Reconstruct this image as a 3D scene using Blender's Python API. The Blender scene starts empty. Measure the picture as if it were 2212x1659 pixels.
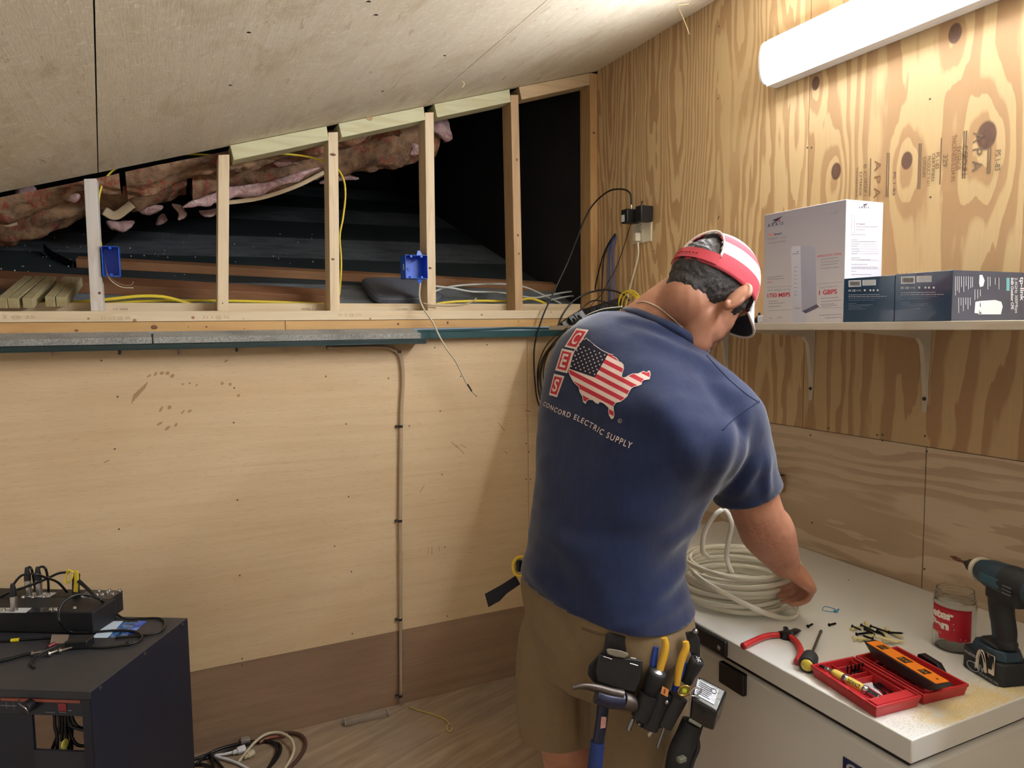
import bpy, bmesh, math, random
import numpy as np
from mathutils import Vector, Matrix, noise as mnoise
from mathutils.bvhtree import BVHTree
random.seed(7)
SC = bpy.context.scene
COL = SC.collection

# ------------------------------------------------------------------ camera
F = 1560.0; CX, CY = 1106.0, 829.5
YAW = math.radians(25.6); PITCH = math.radians(-4.6); ROLL = 0.012
CAM = Vector((-1.83, -2.88, 1.60))
FW = Vector((math.sin(YAW)*math.cos(PITCH), math.cos(YAW)*math.cos(PITCH), math.sin(PITCH)))
_r0 = Vector((math.cos(YAW), -math.sin(YAW), 0)); _u0 = _r0.cross(FW)
RT = _r0*math.cos(ROLL) - _u0*math.sin(ROLL); UP = _u0*math.cos(ROLL) + _r0*math.sin(ROLL)
cd = bpy.data.cameras.new('camera'); cam = bpy.data.objects.new('camera', cd); COL.objects.link(cam)
cd.sensor_width = 36.0; cd.lens = 36.0*F/2212.0; cd.clip_start = 0.02; cd.clip_end = 50
mw = Matrix.Identity(4)
for i in range(3):
    mw[i][0] = RT[i]; mw[i][1] = UP[i]; mw[i][2] = -FW[i]; mw[i][3] = CAM[i]
cam.matrix_world = mw
SC.camera = cam

# ------------------------------------------------------------------ world, exposure
w = bpy.data.worlds.new('world'); SC.world = w; w.use_nodes = True
w.node_tree.nodes['Background'].inputs[0].default_value = (0.75, 0.85, 1.0, 1)
w.node_tree.nodes['Background'].inputs[1].default_value = 0.25
SC.view_settings.view_transform = 'Standard'; SC.view_settings.look = 'None'
SC.view_settings.gamma = 1.0; SC.view_settings.use_curve_mapping = False
SC.view_settings.exposure = 0.30
LAMP_STRENGTH = 66.0       # emission of the wall lamp's diffuser
SC.cycles.max_bounces = 8; SC.cycles.diffuse_bounces = 5; SC.cycles.use_denoising = True
SC.cycles.sample_clamp_indirect = 8

# ------------------------------------------------------------------ measuring helpers
def ray(x, y): return FW + RT*((x-CX)/F) - UP*((y-CY)/F)
def onX(x, y, X=0.0):
    d = ray(x, y); return CAM + d*((X-CAM.x)/d.x)
def onY(x, y, Y=0.0):
    d = ray(x, y); return CAM + d*((Y-CAM.y)/d.y)
def onZ(x, y, Z=0.0):
    d = ray(x, y); return CAM + d*((Z-CAM.z)/d.z)
SL, ZC = 0.303, 2.752                       # ceiling z = ZC + SL*X
def onCeil(x, y, dz=0.0):
    d = ray(x, y); return CAM + d*((ZC+dz+SL*CAM.x-CAM.z)/(d.z-SL*d.x))
RS, ZR = 0.36, 1.625                        # old roof z = ZR + RS*Y
def onRoof(x, y, dz=0.0):
    d = ray(x, y); return CAM + d*((ZR+dz+RS*CAM.y-CAM.z)/(d.z-RS*d.y))
def atd(x, y, dist): return CAM + ray(x, y)*dist

# ------------------------------------------------------------------ node expression helper
class G:
    def __init__(s, name):
        s.m = bpy.data.materials.new(name); s.m.use_nodes = True
        s.t = s.m.node_tree; s.b = s.t.nodes['Principled BSDF']
        s.out = s.t.nodes['Material Output']
    def set(s, inp, v):
        if isinstance(v, E): s.t.links.new(v.s, inp)
        elif v is not None: inp.default_value = v
    def math(s, op, a, b=None, c=None, clamp=False):
        n = s.t.nodes.new('ShaderNodeMath'); n.operation = op; n.use_clamp = clamp
        for i, v in enumerate((a, b, c)):
            if v is not None: s.set(n.inputs[i], v)
        return E(s, n.outputs[0])
    def coord(s, kind='Object'):
        n = s.t.nodes.new('ShaderNodeTexCoord'); x = s.t.nodes.new('ShaderNodeSeparateXYZ')
        s.t.links.new(n.outputs[kind], x.inputs[0])
        return [E(s, x.outputs[i]) for i in range(3)]
    def vec(s, x, y, z=0.0):
        n = s.t.nodes.new('ShaderNodeCombineXYZ')
        for i, v in enumerate((x, y, z)): s.set(n.inputs[i], v)
        return E(s, n.outputs[0])
    def noise(s, v, scale=1.0, detail=2.0, rough=.5, dist=0.0):
        n = s.t.nodes.new('ShaderNodeTexNoise'); s.set(n.inputs['Vector'], v)
        n.inputs['Scale'].default_value = scale; n.inputs['Detail'].default_value = detail
        n.inputs['Roughness'].default_value = rough; n.inputs['Distortion'].default_value = dist
        return E(s, n.outputs['Fac'])
    def voro(s, v, scale=1.0):
        n = s.t.nodes.new('ShaderNodeTexVoronoi'); s.set(n.inputs['Vector'], v); n.inputs['Scale'].default_value = scale
        return E(s, n.outputs['Distance'])
    def ramp(s, fac, stops, mode='LINEAR'):
        n = s.t.nodes.new('ShaderNodeValToRGB'); n.color_ramp.interpolation = mode
        e = n.color_ramp.elements
        while len(e) < len(stops): e.new(0.5)
        for k, (p, c) in enumerate(stops):
            e[k].position = p; e[k].color = tuple(c)+(1,) if len(c) == 3 else c
        s.set(n.inputs[0], fac); return E(s, n.outputs[0])
    def mix(s, f, a, b, mode='MIX'):
        n = s.t.nodes.new('ShaderNodeMix'); n.data_type = 'RGBA'; n.blend_type = mode
        s.set(n.inputs[0], f)
        for i, v in ((6, a), (7, b)):
            s.set(n.inputs[i], (tuple(v)+(1,) if isinstance(v, tuple) and len(v) == 3 else v))
        return E(s, n.outputs[2])
    def bump(s, h, strength=.3, dist=.002):
        n = s.t.nodes.new('ShaderNodeBump'); n.inputs['Strength'].default_value = strength
        n.inputs['Distance'].default_value = dist; s.set(n.inputs['Height'], h)
        s.t.links.new(n.outputs[0], s.b.inputs['Normal'])
    def col(s, v): s.set(s.b.inputs['Base Color'], tuple(v)+(1,) if isinstance(v, tuple) and len(v) == 3 else v)
    def rough(s, v): s.set(s.b.inputs['Roughness'], v)
class E:
    def __init__(s, g, sock): s.g = g; s.s = sock
    def __add__(s, o): return s.g.math('ADD', s, o)
    def __radd__(s, o): return s.g.math('ADD', s, o)
    def __sub__(s, o): return s.g.math('SUBTRACT', s, o)
    def __rsub__(s, o): return s.g.math('SUBTRACT', o, s)
    def __mul__(s, o): return s.g.math('MULTIPLY', s, o)
    def __rmul__(s, o): return s.g.math('MULTIPLY', s, o)
    def fract(s): return s.g.math('FRACT', s)
    def sat(s): return s.g.math('ADD', s, 0.0, clamp=True)
    def gt(s, o): return s.g.math('GREATER_THAN', s, o)
    def lt(s, o): return s.g.math('LESS_THAN', s, o)
    def step(s, a, b):   # smooth 0..1 between a and b
        return s.g.math('MULTIPLY', s - a, 1.0/(b-a), clamp=True)

def srgb(r, g, b):
    f = lambda c: (c/255/12.92) if c/255 <= .04045 else ((c/255+.055)/1.055)**2.4
    return (f(r), f(g), f(b))

_mats = {}
def mat(name, rgb, rough=.5, metal=0.0, var=.08, scale=20.0, bump=0.0, bscale=200.0, coat=0.0, spec=None, trans=0.0, ior=1.45):
    if name in _mats: return _mats[name]
    g = G(name); c = srgb(*rgb)
    x, y, z = g.coord()
    n = g.noise(g.vec(x, y, z), scale, 3)
    dk = tuple(v*(1-var) for v in c); lt = tuple(min(1, v*(1+var)) for v in c)
    g.col(g.mix(n, dk, lt)); g.rough(g.math('ADD', n*.12, rough-.06)); g.b.inputs['Metallic'].default_value = metal
    if bump: g.bump(g.noise(g.vec(x, y, z), bscale, 3), bump, .001)
    if coat: g.b.inputs['Coat Weight'].default_value = coat
    if spec is not None: g.b.inputs['Specular IOR Level'].default_value = spec
    if trans: g.b.inputs['Transmission Weight'].default_value = trans; g.b.inputs['IOR'].default_value = ior
    _mats[name] = g.m; return g.m

# ------------------------------------------------------------------ mesh builder
def catmull(pts, per=8, closed=False):
    P = [Vector(p) for p in pts]; n = len(P)
    if n < 3 and not closed: 
        return [P[0].lerp(P[-1], i/per) for i in range(per+1)]
    out = []
    rng = n if closed else n-1
    for i in range(rng):
        p1 = P[i]; p2 = P[(i+1) % n]
        p0 = P[i-1] if (i > 0 or closed) else p1*2-p2
        p3 = P[(i+2) % n] if (i+2 < n or closed) else p2*2-p1
        for k in range(per):
            t = k/per
            out.append(0.5*((2*p1)+(-p0+p2)*t+(2*p0-5*p1+4*p2-p3)*t*t+(-p0+3*p1-3*p2+p3)*t**3))
    if not closed: out.append(P[-1].copy())
    return out

class MB:
    def __init__(s): s.v = []; s.f = []; s.mi = []; s.m = 0; s.M = None
    def add(s, vs, fs, m=None):
        o = len(s.v)
        if s.M is not None: vs = [s.M @ Vector(v) for v in vs]
        s.v += [tuple(v) for v in vs]; s.f += [tuple(o+i for i in f) for f in fs]
        s.mi += [s.m if m is None else m]*len(fs); return s
    def box(s, x0, x1, y0, y1, z0, z1, m=None):
        vs = [(x, y, z) for z in (z0, z1) for y in (y0, y1) for x in (x0, x1)]
        return s.add(vs, [(0, 2, 3, 1), (4, 5, 7, 6), (0, 1, 5, 4), (2, 6, 7, 3), (0, 4, 6, 2), (1, 3, 7, 5)], m)
    def cbox(s, c, d, m=None):
        return s.box(c[0]-d[0]/2, c[0]+d[0]/2, c[1]-d[1]/2, c[1]+d[1]/2, c[2]-d[2]/2, c[2]+d[2]/2, m)
    def hexa(s, bot, top, m=None):      # two quads, counter-clockwise seen from above
        return s.add(list(bot)+list(top), [(3, 2, 1, 0), (4, 5, 6, 7), (0, 1, 5, 4), (1, 2, 6, 5), (2, 3, 7, 6), (3, 0, 4, 7)], m)
    def bar(s, a, b, wv, hv, m=None):   # beam from a to b; wv, hv: full width and height vectors
        a, b, wv, hv = Vector(a), Vector(b), Vector(wv)/2, Vector(hv)/2
        q = lambda p: [p-wv-hv, p+wv-hv, p+wv+hv, p-wv+hv]
        vs = q(a)+q(b)
        return s.add(vs, [(0, 1, 2, 3), (7, 6, 5, 4), (0, 4, 5, 1), (1, 5, 6, 2), (2, 6, 7, 3), (3, 7, 4, 0)], m)
    def ring_sweep(s, rings, closed=False, caps=True, m=None):
        n = len(rings[0]); vs = [p for r in rings for p in r]; fs = []
        R = len(rings)
        for i in range(R if closed else R-1):
            a = i*n; b = ((i+1) % R)*n
            for k in range(n): fs.append((a+k, a+(k+1) % n, b+(k+1) % n, b+k))
        if caps and not closed: fs += [tuple(range(n-1, -1, -1)), tuple((R-1)*n+k for k in range(n))]
        return s.add(vs, fs, m)
    def tube(s, pts, r, n=10, per=8, closed=False, flat=None, up=(0, 0, 1), raw=False, m=None, rs=None):
        P = [Vector(p) for p in pts] if raw else catmull(pts, per, closed)
        rings = []; prev = None; N = len(P)
        for i, p in enumerate(P):
            a = P[i-1] if (i > 0 or closed) else P[i]; b = P[(i+1) % N] if (i+1 < N or closed) else P[i]
            t = (b-a).normalized() if (b-a).length > 1e-9 else Vector((0, 0, 1))
            if flat is not None:
                u = Vector(up); u = (u-t*u.dot(t)); 
                if u.length < 1e-4: u = prev or t.orthogonal()
                u.normalize()
            else:
                u = t.orthogonal() if prev is None else (prev-t*prev.dot(t))
                u.normalize()
            prev = u; v = t.cross(u)
            ra = r if rs is None else r*rs(i/(N-1)); rb = ra if flat is None else flat
            rings.append([p+u*(ra*math.cos(2*math.pi*k/n))+v*(rb*math.sin(2*math.pi*k/n)) for k in range(n)])
        return s.ring_sweep(rings, closed, True, m)
    def cyl(s, a, b, r0, r1=None, n=20, m=None):
        a, b = Vector(a), Vector(b); t = (b-a).normalized(); u = t.orthogonal().normalized(); v = t.cross(u)
        r1 = r0 if r1 is None else r1
        rg = [[p+(u*math.cos(2*math.pi*k/n)+v*math.sin(2*math.pi*k/n))*r for k in range(n)] for p, r in ((a, r0), (b, r1))]
        return s.ring_sweep(rg, False, True, m)
    def lathe(s, a, b, prof, n=24, m=None, caps=True):     # prof: (t along a->b in metres, radius)
        a, b = Vector(a), Vector(b); t = (b-a).normalized(); u = t.orthogonal().normalized(); v = t.cross(u)
        rg = [[a+t*h+(u*math.cos(2*math.pi*k/n)+v*math.sin(2*math.pi*k/n))*max(r, 1e-5) for k in range(n)] for h, r in prof]
        return s.ring_sweep(rg, False, caps, m)
    def prism(s, pts, z0, z1, m=None):
        n = len(pts); vs = [(x, y, z0) for x, y in pts]+[(x, y, z1) for x, y in pts]
        fs = [tuple(range(n-1, -1, -1)), tuple(range(n, 2*n))]+[(k, (k+1) % n, n+(k+1) % n, n+k) for k in range(n)]
        return s.add(vs, fs, m)
    def ball(s, c, r, nu=16, nv=10, m=None):
        r = (r, r, r) if not hasattr(r, '__len__') else r; c = Vector(c)
        rg = []
        for j in range(nv+1):
            a = math.pi*j/nv; q = max(math.sin(a), 1e-3)
            rg.append([c+Vector((r[0]*q*math.cos(2*math.pi*k/nu), r[1]*q*math.sin(2*math.pi*k/nu), -r[2]*math.cos(a))) for k in range(nu)])
        return s.ring_sweep(rg, False, True, m)
    def build(s, name, mats, parent=None, smooth=40, bevel=0.0, seg=2, loc=None):
        me = bpy.data.meshes.new(name); me.from_pydata(s.v, [], s.f)
        if not isinstance(mats, (list, tuple)): mats = [mats]
        for mt in mats: me.materials.append(mt)
        for p, i in zip(me.polygons, s.mi): p.material_index = i
        bm = bmesh.new(); bm.from_mesh(me); bmesh.ops.recalc_face_normals(bm, faces=bm.faces); bm.to_mesh(me); bm.free()
        if smooth: me.shade_smooth(); me.set_sharp_from_angle(angle=math.radians(smooth))
        o = bpy.data.objects.new(name, me); COL.objects.link(o)
        if parent is not None: o.parent = parent
        if bevel:
            b = o.modifiers.new('bevel', 'BEVEL'); b.width = bevel; b.segments = seg; b.limit_method = 'ANGLE'; b.angle_limit = math.radians(35)
            b.harden_normals = False
        if loc is not None: o.location = loc
        return o

def thing(name, label, cat, loc=(0, 0, 0), rz=0.0, group=None, kind=None):
    o = bpy.data.objects.new(name, None); COL.objects.link(o); o.empty_display_size = .05
    o.location = loc; o.rotation_euler = (0, 0, rz)
    return tag(o, label, cat, group, kind)
def tag(o, label=None, cat=None, group=None, kind=None):
    if label: o['label'] = label
    if cat: o['category'] = cat
    if group: o['group'] = group
    if kind: o['kind'] = kind
    return o
def struct(o): o['kind'] = 'structure'; return o
def copy_tree(o, parent=None, loc=None, rot=None, label=None):
    c = o.copy(); COL.objects.link(c); c.parent = parent
    if loc is not None: c.location = loc
    if rot is not None: c.rotation_euler = rot
    if label: c['label'] = label
    for ch in [x for x in bpy.data.objects if x.parent == o]: copy_tree(ch, c)
    return c

_fontcache = {}
def text_polys(body, bold=0.0, spacing=1.0):
    """flat mesh (verts, faces) of a line of text, height of capitals about 0.7, origin left baseline"""
    key = (body, bold, spacing)
    if key in _fontcache: return _fontcache[key]
    cu = bpy.data.curves.new('t', 'FONT'); cu.body = body; cu.offset = bold; cu.space_character = spacing; cu.resolution_u = 4
    ob = bpy.data.objects.new('t', cu); COL.objects.link(ob)
    dg = bpy.context.evaluated_depsgraph_get(); me = bpy.data.meshes.new_from_object(ob.evaluated_get(dg))
    vs = [tuple(v.co) for v in me.vertices]; fs = [tuple(p.vertices) for p in me.polygons]
    bpy.data.objects.remove(ob); bpy.data.curves.remove(cu); bpy.data.meshes.remove(me)
    _fontcache[key] = (vs, fs); return vs, fs
def text_mb(mb, body, origin, xdir, ydir, size, bold=0.0, width=None, center=False, spacing=1.0, m=None):
    """adds flat lettering: origin = left baseline, xdir/ydir unit directions, size = capital height"""
    vs, fs = text_polys(body, bold, spacing)
    if not vs: return
    x0 = min(v[0] for v in vs); x1 = max(v[0] for v in vs)
    k = size/0.69; kx = k if width is None else width/(x1-x0)
    o = Vector(origin); X = Vector(xdir); Y = Vector(ydir)
    off = (x0+x1)/2 if center else x0
    mb.add([o+X*((v[0]-off)*kx)+Y*(v[1]*k) for v in vs], fs, m)

# ------------------------------------------------------------------ wood materials
def ply_figure(name, light, dark, horizontal=False, seed=0.0, knots=(), freq=1.0, broad=1.0, lateral='y', contrast=1.0, vs_=.45):
    """rotary-cut pine plywood: contour bands of a warped field, closing in rings round the knots"""
    g = G(name); x, y, z = g.coord(); a = y if lateral == 'y' else x
    u, v = (z, a) if horizontal else (a, z)
    wob = g.noise(g.vec(u*1.2, v*2.5, seed+3), 1, 2)
    P = u*(7*freq) + g.noise(g.vec(u*3.2*broad, v*vs_*broad, seed), 1, 1.5, .4)*(9*freq) \
        + g.noise(g.vec(u*11, v*1.5, seed+9), 1, 3, .55)*(1.5*freq) + g.noise(g.vec(u*45, v*7, seed+5), 1, 2)*.28 + wob*.5
    core = None
    for (ku, kv, rad, amp) in knots:
        du = (u-ku)*(1/(rad*2.4)); dv = (v-kv+rad*1.2)*(1/(rad*6.0)); d2 = du*du+dv*dv
        P = P + g.math('EXPONENT', d2*-1.0)*amp
        cu = (u-ku)*(1/rad); cv = (v-kv)*(1/(rad*1.45)); c2 = cu*cu+cv*cv
        k = 1.0-c2.step(.75, 1.1)
        core = k if core is None else g.math('MAXIMUM', core, k)
    s = P.fract()
    L = srgb(*light); D = srgb(*dark); mid = tuple((p+q)/2 for p, q in zip(L, D))
    band = g.ramp(s, [(0, (0, 0, 0)), (.40, (0, 0, 0)), (.50, (.45,)*3), (.56, (.9,)*3), (.95, (1,)*3), (.985, (0, 0, 0))])
    amt = g.noise(g.vec(u*2.6, v*1.1, seed+20), 1, 2).step(.25, .45)
    fib = g.noise(g.vec(u*260, v*9, seed), 1, 3)
    c = g.mix(band*amt*contrast, L+(1,), D+(1,))
    c = g.mix(fib.step(.3, .8)*.16, c, tuple(q*.6 for q in mid)+(1,))
    c = g.mix(g.noise(g.vec(u*1.5, v*.7, seed+40), 1, 2).step(.4, .7)*.18, c, tuple(q*.8 for q in mid)+(1,))
    if core is not None:
        kc = g.mix(g.noise(g.vec(u*90, v*60, 1), 1, 3), srgb(64, 46, 42)+(1,), srgb(118, 84, 66)+(1,))
        c = g.mix(core, c, kc)
    g.col(c); g.rough(.62)
    g.bump(fib, .25, .0008)
    return g.m

def wood(name, rgb, axis='z', seed=0.0, var=.16, ring=0.0):
    if name in _mats: return _mats[name]
    g = G(name); x, y, z = g.coord(); c = srgb(*rgb)
    q = {'z': (x*45, y*45, z*2.2), 'x': (x*2.2, y*45, z*45), 'y': (x*45, y*2.2, z*45)}[axis]
    n = g.noise(g.vec(*q), 1, 4, .6, .4)
    q2 = {'z': (x*9, y*9, z*.8), 'x': (x*.8, y*9, z*9), 'y': (x*9, y*.8, z*9)}[axis]
    n2 = g.noise(g.vec(*q2), 1, 2)
    s = (n2*9.0+n*.6).fract()
    band = g.ramp(s, [(0, (0, 0, 0)), (.55, (0, 0, 0)), (.85, (1,)*3), (1, (0, 0, 0))])
    cc = g.mix(n.step(.25, .8), tuple(v*(1-var) for v in c)+(1,), tuple(min(1, v*(1+var*.4)) for v in c)+(1,))
    g.col(g.mix(band*.35, cc, (c[0]*.72, c[1]*.6, c[2]*.45, 1))); g.rough(.6); g.bump(n, .2, .001)
    _mats[name] = g.m; return g.m
# =================================================================== ROOM
knots = []
for (px, py, rad, amp) in ((1762, 180, .015, 1.3), (2063, 72, .018, 1.6), (1806, 370, .018, 1.9), (1959, 347, .017, 1.7), (2131, 293, .025, 2.3)):
    p = onX(px, py); knots.append((p.y, p.z, rad, amp))
PLY_A = ply_figure('pine_plywood_flame', (210, 182, 138), (176, 140, 100), seed=2.0, freq=2.5, broad=1.15, vs_=.26)
PLY_B = ply_figure('pine_plywood_knotty', (200, 172, 128), (164, 126, 88), seed=7.3, knots=knots, freq=1.5, broad=.9, vs_=.28, contrast=.85)
PLY_C = ply_figure('pine_plywood_level_grain', (208, 188, 160), (176, 150, 122), horizontal=True, seed=4.1, freq=2.2, broad=.8, contrast=.8)

def lauan(name, light, dark, axis='x', seed=0.0, blotch=.5, scr=0.0):
    g = G(name); x, y, z = g.coord()
    if axis == 'x': u, v = x, z
    elif axis == 'c': u, v = y, x            # ceiling: streaks run away from the viewer
    st = g.noise(g.vec(u*1.3, v*34, seed), 1, 4, .6, .6)
    fine = g.noise(g.vec(u*22, v*230, seed+2), 1, 4, .7)
    bl = g.noise(g.vec(u*1.1, v*2.6, seed+8), 1, 3, .6, .5)
    L = srgb(*light)+(1,); D = srgb(*dark)+(1,)
    c = g.mix(st.step(.42, .72)*.38, L, D)
    c = g.mix(bl.step(.45, .75)*blotch, c, D)
    c = g.mix(fine.step(.55, .72)*.45, c, tuple(q*.62 for q in D[:3])+(1,))
    if scr:
        sc = g.noise(g.vec(u*30+v*12, v*26-u*9, seed+4), 1, 4, .7, 2.0)
        c = g.mix(sc.step(.54, .66)*scr, c, srgb(240, 232, 214)+(1,))
        br = g.noise(g.vec(u*8, v*34, seed+14), 1, 4, .7, .5)
        c = g.mix(br.step(.62, .74)*.6, c, srgb(150, 112, 76)+(1,)); bb_ = g.noise(g.vec(u*2.5, v*6, seed+24), 1, 4, .7, .8)
        c = g.mix(bb_.step(.5, .72)*.45, c, srgb(176, 150, 112)+(1,))
    g.col(c); g.rough(.55); g.bump(fine+st, .3, .0012)
    return g.m
LAUAN_WALL = lauan('plywood_wall_tan', (217, 191, 153), (195, 161, 119), 'x', 1.0, .45)
LAUAN_DARK = lauan('plywood_wall_brown', (158, 130, 104), (112, 84, 66), 'x', 5.0, .5)
LAUAN_CEIL = lauan('plywood_ceiling_pale', (228, 218, 196), (208, 192, 162), 'c', 9.0, .5, scr=.9)

# floor boards, grey-brown plywood
def floor_mat():
    g = G('floor_plywood_worn'); x, y, z = g.coord()
    st = g.noise(g.vec(x*2.2+y*1.0, y*26-x*10, 0), 1, 4, .6, .8)
    bl = g.noise(g.vec(x*3, y*3, 3), 1, 4, .6)
    c = g.mix(st.step(.3, .75), srgb(176, 154, 128)+(1,), srgb(132, 110, 88)+(1,))
    c = g.mix(bl.step(.4, .7)*.45, c, srgb(112, 108, 104)+(1,))
    sp = g.noise(g.vec(x*120, y*120, 0), 1, 2)
    c = g.mix(sp.step(.74, .78)*.6, c, srgb(205, 198, 186)+(1,))
    g.col(c); g.rough(.6); g.bump(st, .25, .001); return g.m
struct(MB().box(-3.4, .0, -4.3, .09, -.08, 0).build('floor', floor_mat()))

# right wall: four sheets with real gaps between them, on a dark backing
zs = 1.263; yA = -1.212; th = .012
D_GAP = mat('gap_dark', (48, 36, 28), .9)
wr = MB()
wr.box(.012, .06, -4.3, .089, 0, 3.0, 0)
wr.box(0, th, yA+.0012, .0, zs+.001, 2.82, 1)
wr.box(0, th, -2.43, yA-.0012, zs+.001, 2.82, 2)
wr.box(0, th, -4.3, -2.433, zs+.001, 2.82, 1)
wr.box(0, th, -1.629, .0, 0, zs-.001, 3)
wr.box(0, th, -4.3, -1.632, 0, zs-.001, 3)
wall_right = struct(wr.build('wall_right', [D_GAP, PLY_A, PLY_B, PLY_C], smooth=0))

# ceiling: sheets following the roof slope
def ceil_pt(X, Y, dz=0): return (X, Y, ZC+SL*X+dz)
cb = MB()
sA = onCeil(212, 370); sB = onCeil(203, 0)          # left seam, slightly skew
def seam_x(Y): return sA.x+(sB.x-sA.x)*(Y-sA.y)/(sB.y-sA.y)
def sheet(xa0, xa1, xb0, xb1, y0, y1, m):
    cb.hexa([ceil_pt(xa0, y0), ceil_pt(xb0, y0), ceil_pt(xb1, y1), ceil_pt(xa1, y1)],
            [ceil_pt(xa0, y0, .014), ceil_pt(xb0, y0, .014), ceil_pt(xb1, y1, .014), ceil_pt(xa1, y1, .014)], m)
sheet(-3.4, -3.4, seam_x(-4.3)-.0015, seam_x(.02)-.0015, -4.3, .02, 0)
sheet(seam_x(-4.3)+.0015, seam_x(.02)+.0015, -.8315, -.8315, -4.3, .02, 0)
sheet(-.8285, -.8285, 0.0, 0.0, -4.3, .02, 0)
cb.hexa([ceil_pt(-3.4, -4.3, .02), ceil_pt(.06, -4.3, .02), ceil_pt(.06, .02, .02), ceil_pt(-3.4, .02, .02)],
        [ceil_pt(-3.4, -4.3, .1), ceil_pt(.06, -4.3, .1), ceil_pt(.06, .02, .1), ceil_pt(-3.4, .02, .1)], 1)
ceiling = struct(cb.build('ceiling', [LAUAN_CEIL, D_GAP], smooth=0))

# back wall below the eave
zTop = 1.575
zb = onY(700, 1395).z
xs = onY(1140, 900).x
bw = MB()
bw.box(-3.4, 0, .012, .05, 0, zTop, 0)
bw.box(-3.4, xs-.001, 0, .012, zb+.001, zTop, 1); bw.box(xs+.001, 0, 0, .012, zb+.001, zTop, 1)
bw.box(-3.4, 0, 0, .012, 0.0, zb-.0005, 2)
wall_back = struct(bw.build('wall_back', [D_GAP, LAUAN_WALL, LAUAN_DARK], smooth=0))
# rest of the room, behind the camera: unseen pale walls, added to bounce light
PALE_W = mat('bounce_wall_pale', (226, 222, 214), .7, var=.06)
struct(MB().box(-3.45, -3.4, -4.3, .05, 0, 2.0).build('wall_left', PALE_W, smooth=0))
struct(MB().box(-3.45, .06, -4.35, -4.3, 0, 2.9).build('wall_front', PALE_W, smooth=0))

# screw heads in the sheets
SCREW = mat('screw_steel_dull', (96, 88, 80), .5, .6)
def dot(px, py, wall, r=.0035, m=SCREW):
    p = onY(px, py) if wall == 'b' else onX(px, py)
    d = Vector((0, -1, 0)) if wall == 'b' else Vector((-1, 0, 0))
    MB().cyl(p-d*.001, p+d*.0012, r, r*.8, 10).build('screw_head', m, wall_back if wall == 'b' else wall_right)
for (px, py) in ((254, 857), (219, 779), (248, 970), (506, 838), (505, 913), (513, 1080), (704, 813), (748, 916), (753, 1073), (839, 817),
                 (759, 1235), (518, 1243), (257, 1143), (761, 1369), (523, 1423), (523, 1437), (951, 888), (955, 1025), (961, 1182), (995, 813),
                 (966, 1331), (939, 751), (1052, 745), (1137, 887), (1143, 888), (1137, 958), (1143, 976), (1137, 1035), (1146, 1035), (723, 1180), (884, 920)): dot(px, py, 'b')
for (px, py) in ((1744, 319), (1753, 319), (2009, 214), (2010, 426), (1551, 213), (1553, 57), (1552, 472), (1413, 543), (1553, 468), (1790, 925), (1895, 940), (1906, 939),
                 (1906, 952), (1998, 942), (2002, 975), (1751, 940), (1997, 1229), (1754, 1129), (1294, 440), (1292, 527)): dot(px, py, 'r', .0032)

# ink stamps on the knotty sheet
INK = mat('stamp_ink', (128, 92, 62), .7); INK2 = mat('stamp_ink_grey', (112, 92, 72), .7)
def stamp(px, py, txt, px_len, h, flip=False, m=INK, dirv=-1):
    a = onX(px, py); p2 = onX(px, py+px_len)
    o = Vector((-.0008, a.y, a.z)); L = a.z-p2.z
    mb = MB(); text_mb(mb, txt, o, (0, 0, -1), (0, -1, 0) if not flip else (0, 1, 0), h, bold=.01, width=L)
    mb.build('stamp', m, wall_right, smooth=0)
stamp(2058, 292, 'THICKNESS 0.234 IN.', 102, .011); stamp(2067, 318, 'EXTERIOR', 50, .012); stamp(2080, 316, 'C GROUP 1', 62, .013)
stamp(2038, 335, '329', 26, .012, m=INK2); stamp(2022, 330, 'PS 1-83', 35, .010); stamp(2014, 332, 'CERTIFIED', 60, .008, m=INK2)
stamp(2004, 338, 'PRODUCT V-611', 64, .009); stamp(1994, 340, 'EXPOSURE', 44, .009, m=INK2)
stamp(1890, 347, 'A P A', 82, .020); stamp(1866, 356, 'B C', 26, .010, m=INK2); stamp(1867, 385, 'GROUP 1', 38, .010, m=INK2)
stamp(1857, 372, 'EXTERIOR', 52, .009, m=INK2); stamp(1850, 362, 'THICKNESS 0.234 IN.', 66, .007, m=INK2)
stamp(2103, 286, 'A P A', 86, .024, m=INK2); stamp(2151, 325, 'PS 1-83', 44, .012, m=INK2); stamp(1930, 372, 'PS 1-83', 50, .008, m=INK2)
for (px, y0, y1) in ((1881, 342, 424), (1917, 330, 425), (1921, 330, 425), (2034, 298, 398), (1986, 310, 408), (1990, 310, 408), (2083, 283, 385), (2088, 282, 385), (2135, 318, 375), (2140, 318, 375)):
    a = onX(px, y0); b = onX(px, y1)
    MB().box(-.0008, -.0001, a.y-.0016, a.y+.0016, b.z, a.z).build('stamp', INK2, wall_right, smooth=0)
# handwritten notes near the lamp end and by the cord
mb = MB(); p = onX(1765, 158); text_mb(mb, '5 8 A', Vector((-.0008, p.y, p.z)), (0, -.75, .66), (0, .66, .75), .010, width=.035); mb.build('stamp', mat('pencil', (84, 66, 54), .8), wall_right, smooth=0)
mb = MB(); p = onX(1364, 611); text_mb(mb, 'Spw', Vector((-.0008, p.y, p.z)), (0, -.35, .93), (0, .93, .35), .014, width=.05); mb.build('stamp', mat('pencil', (84, 66, 54), .8), wall_right, smooth=0)

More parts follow.
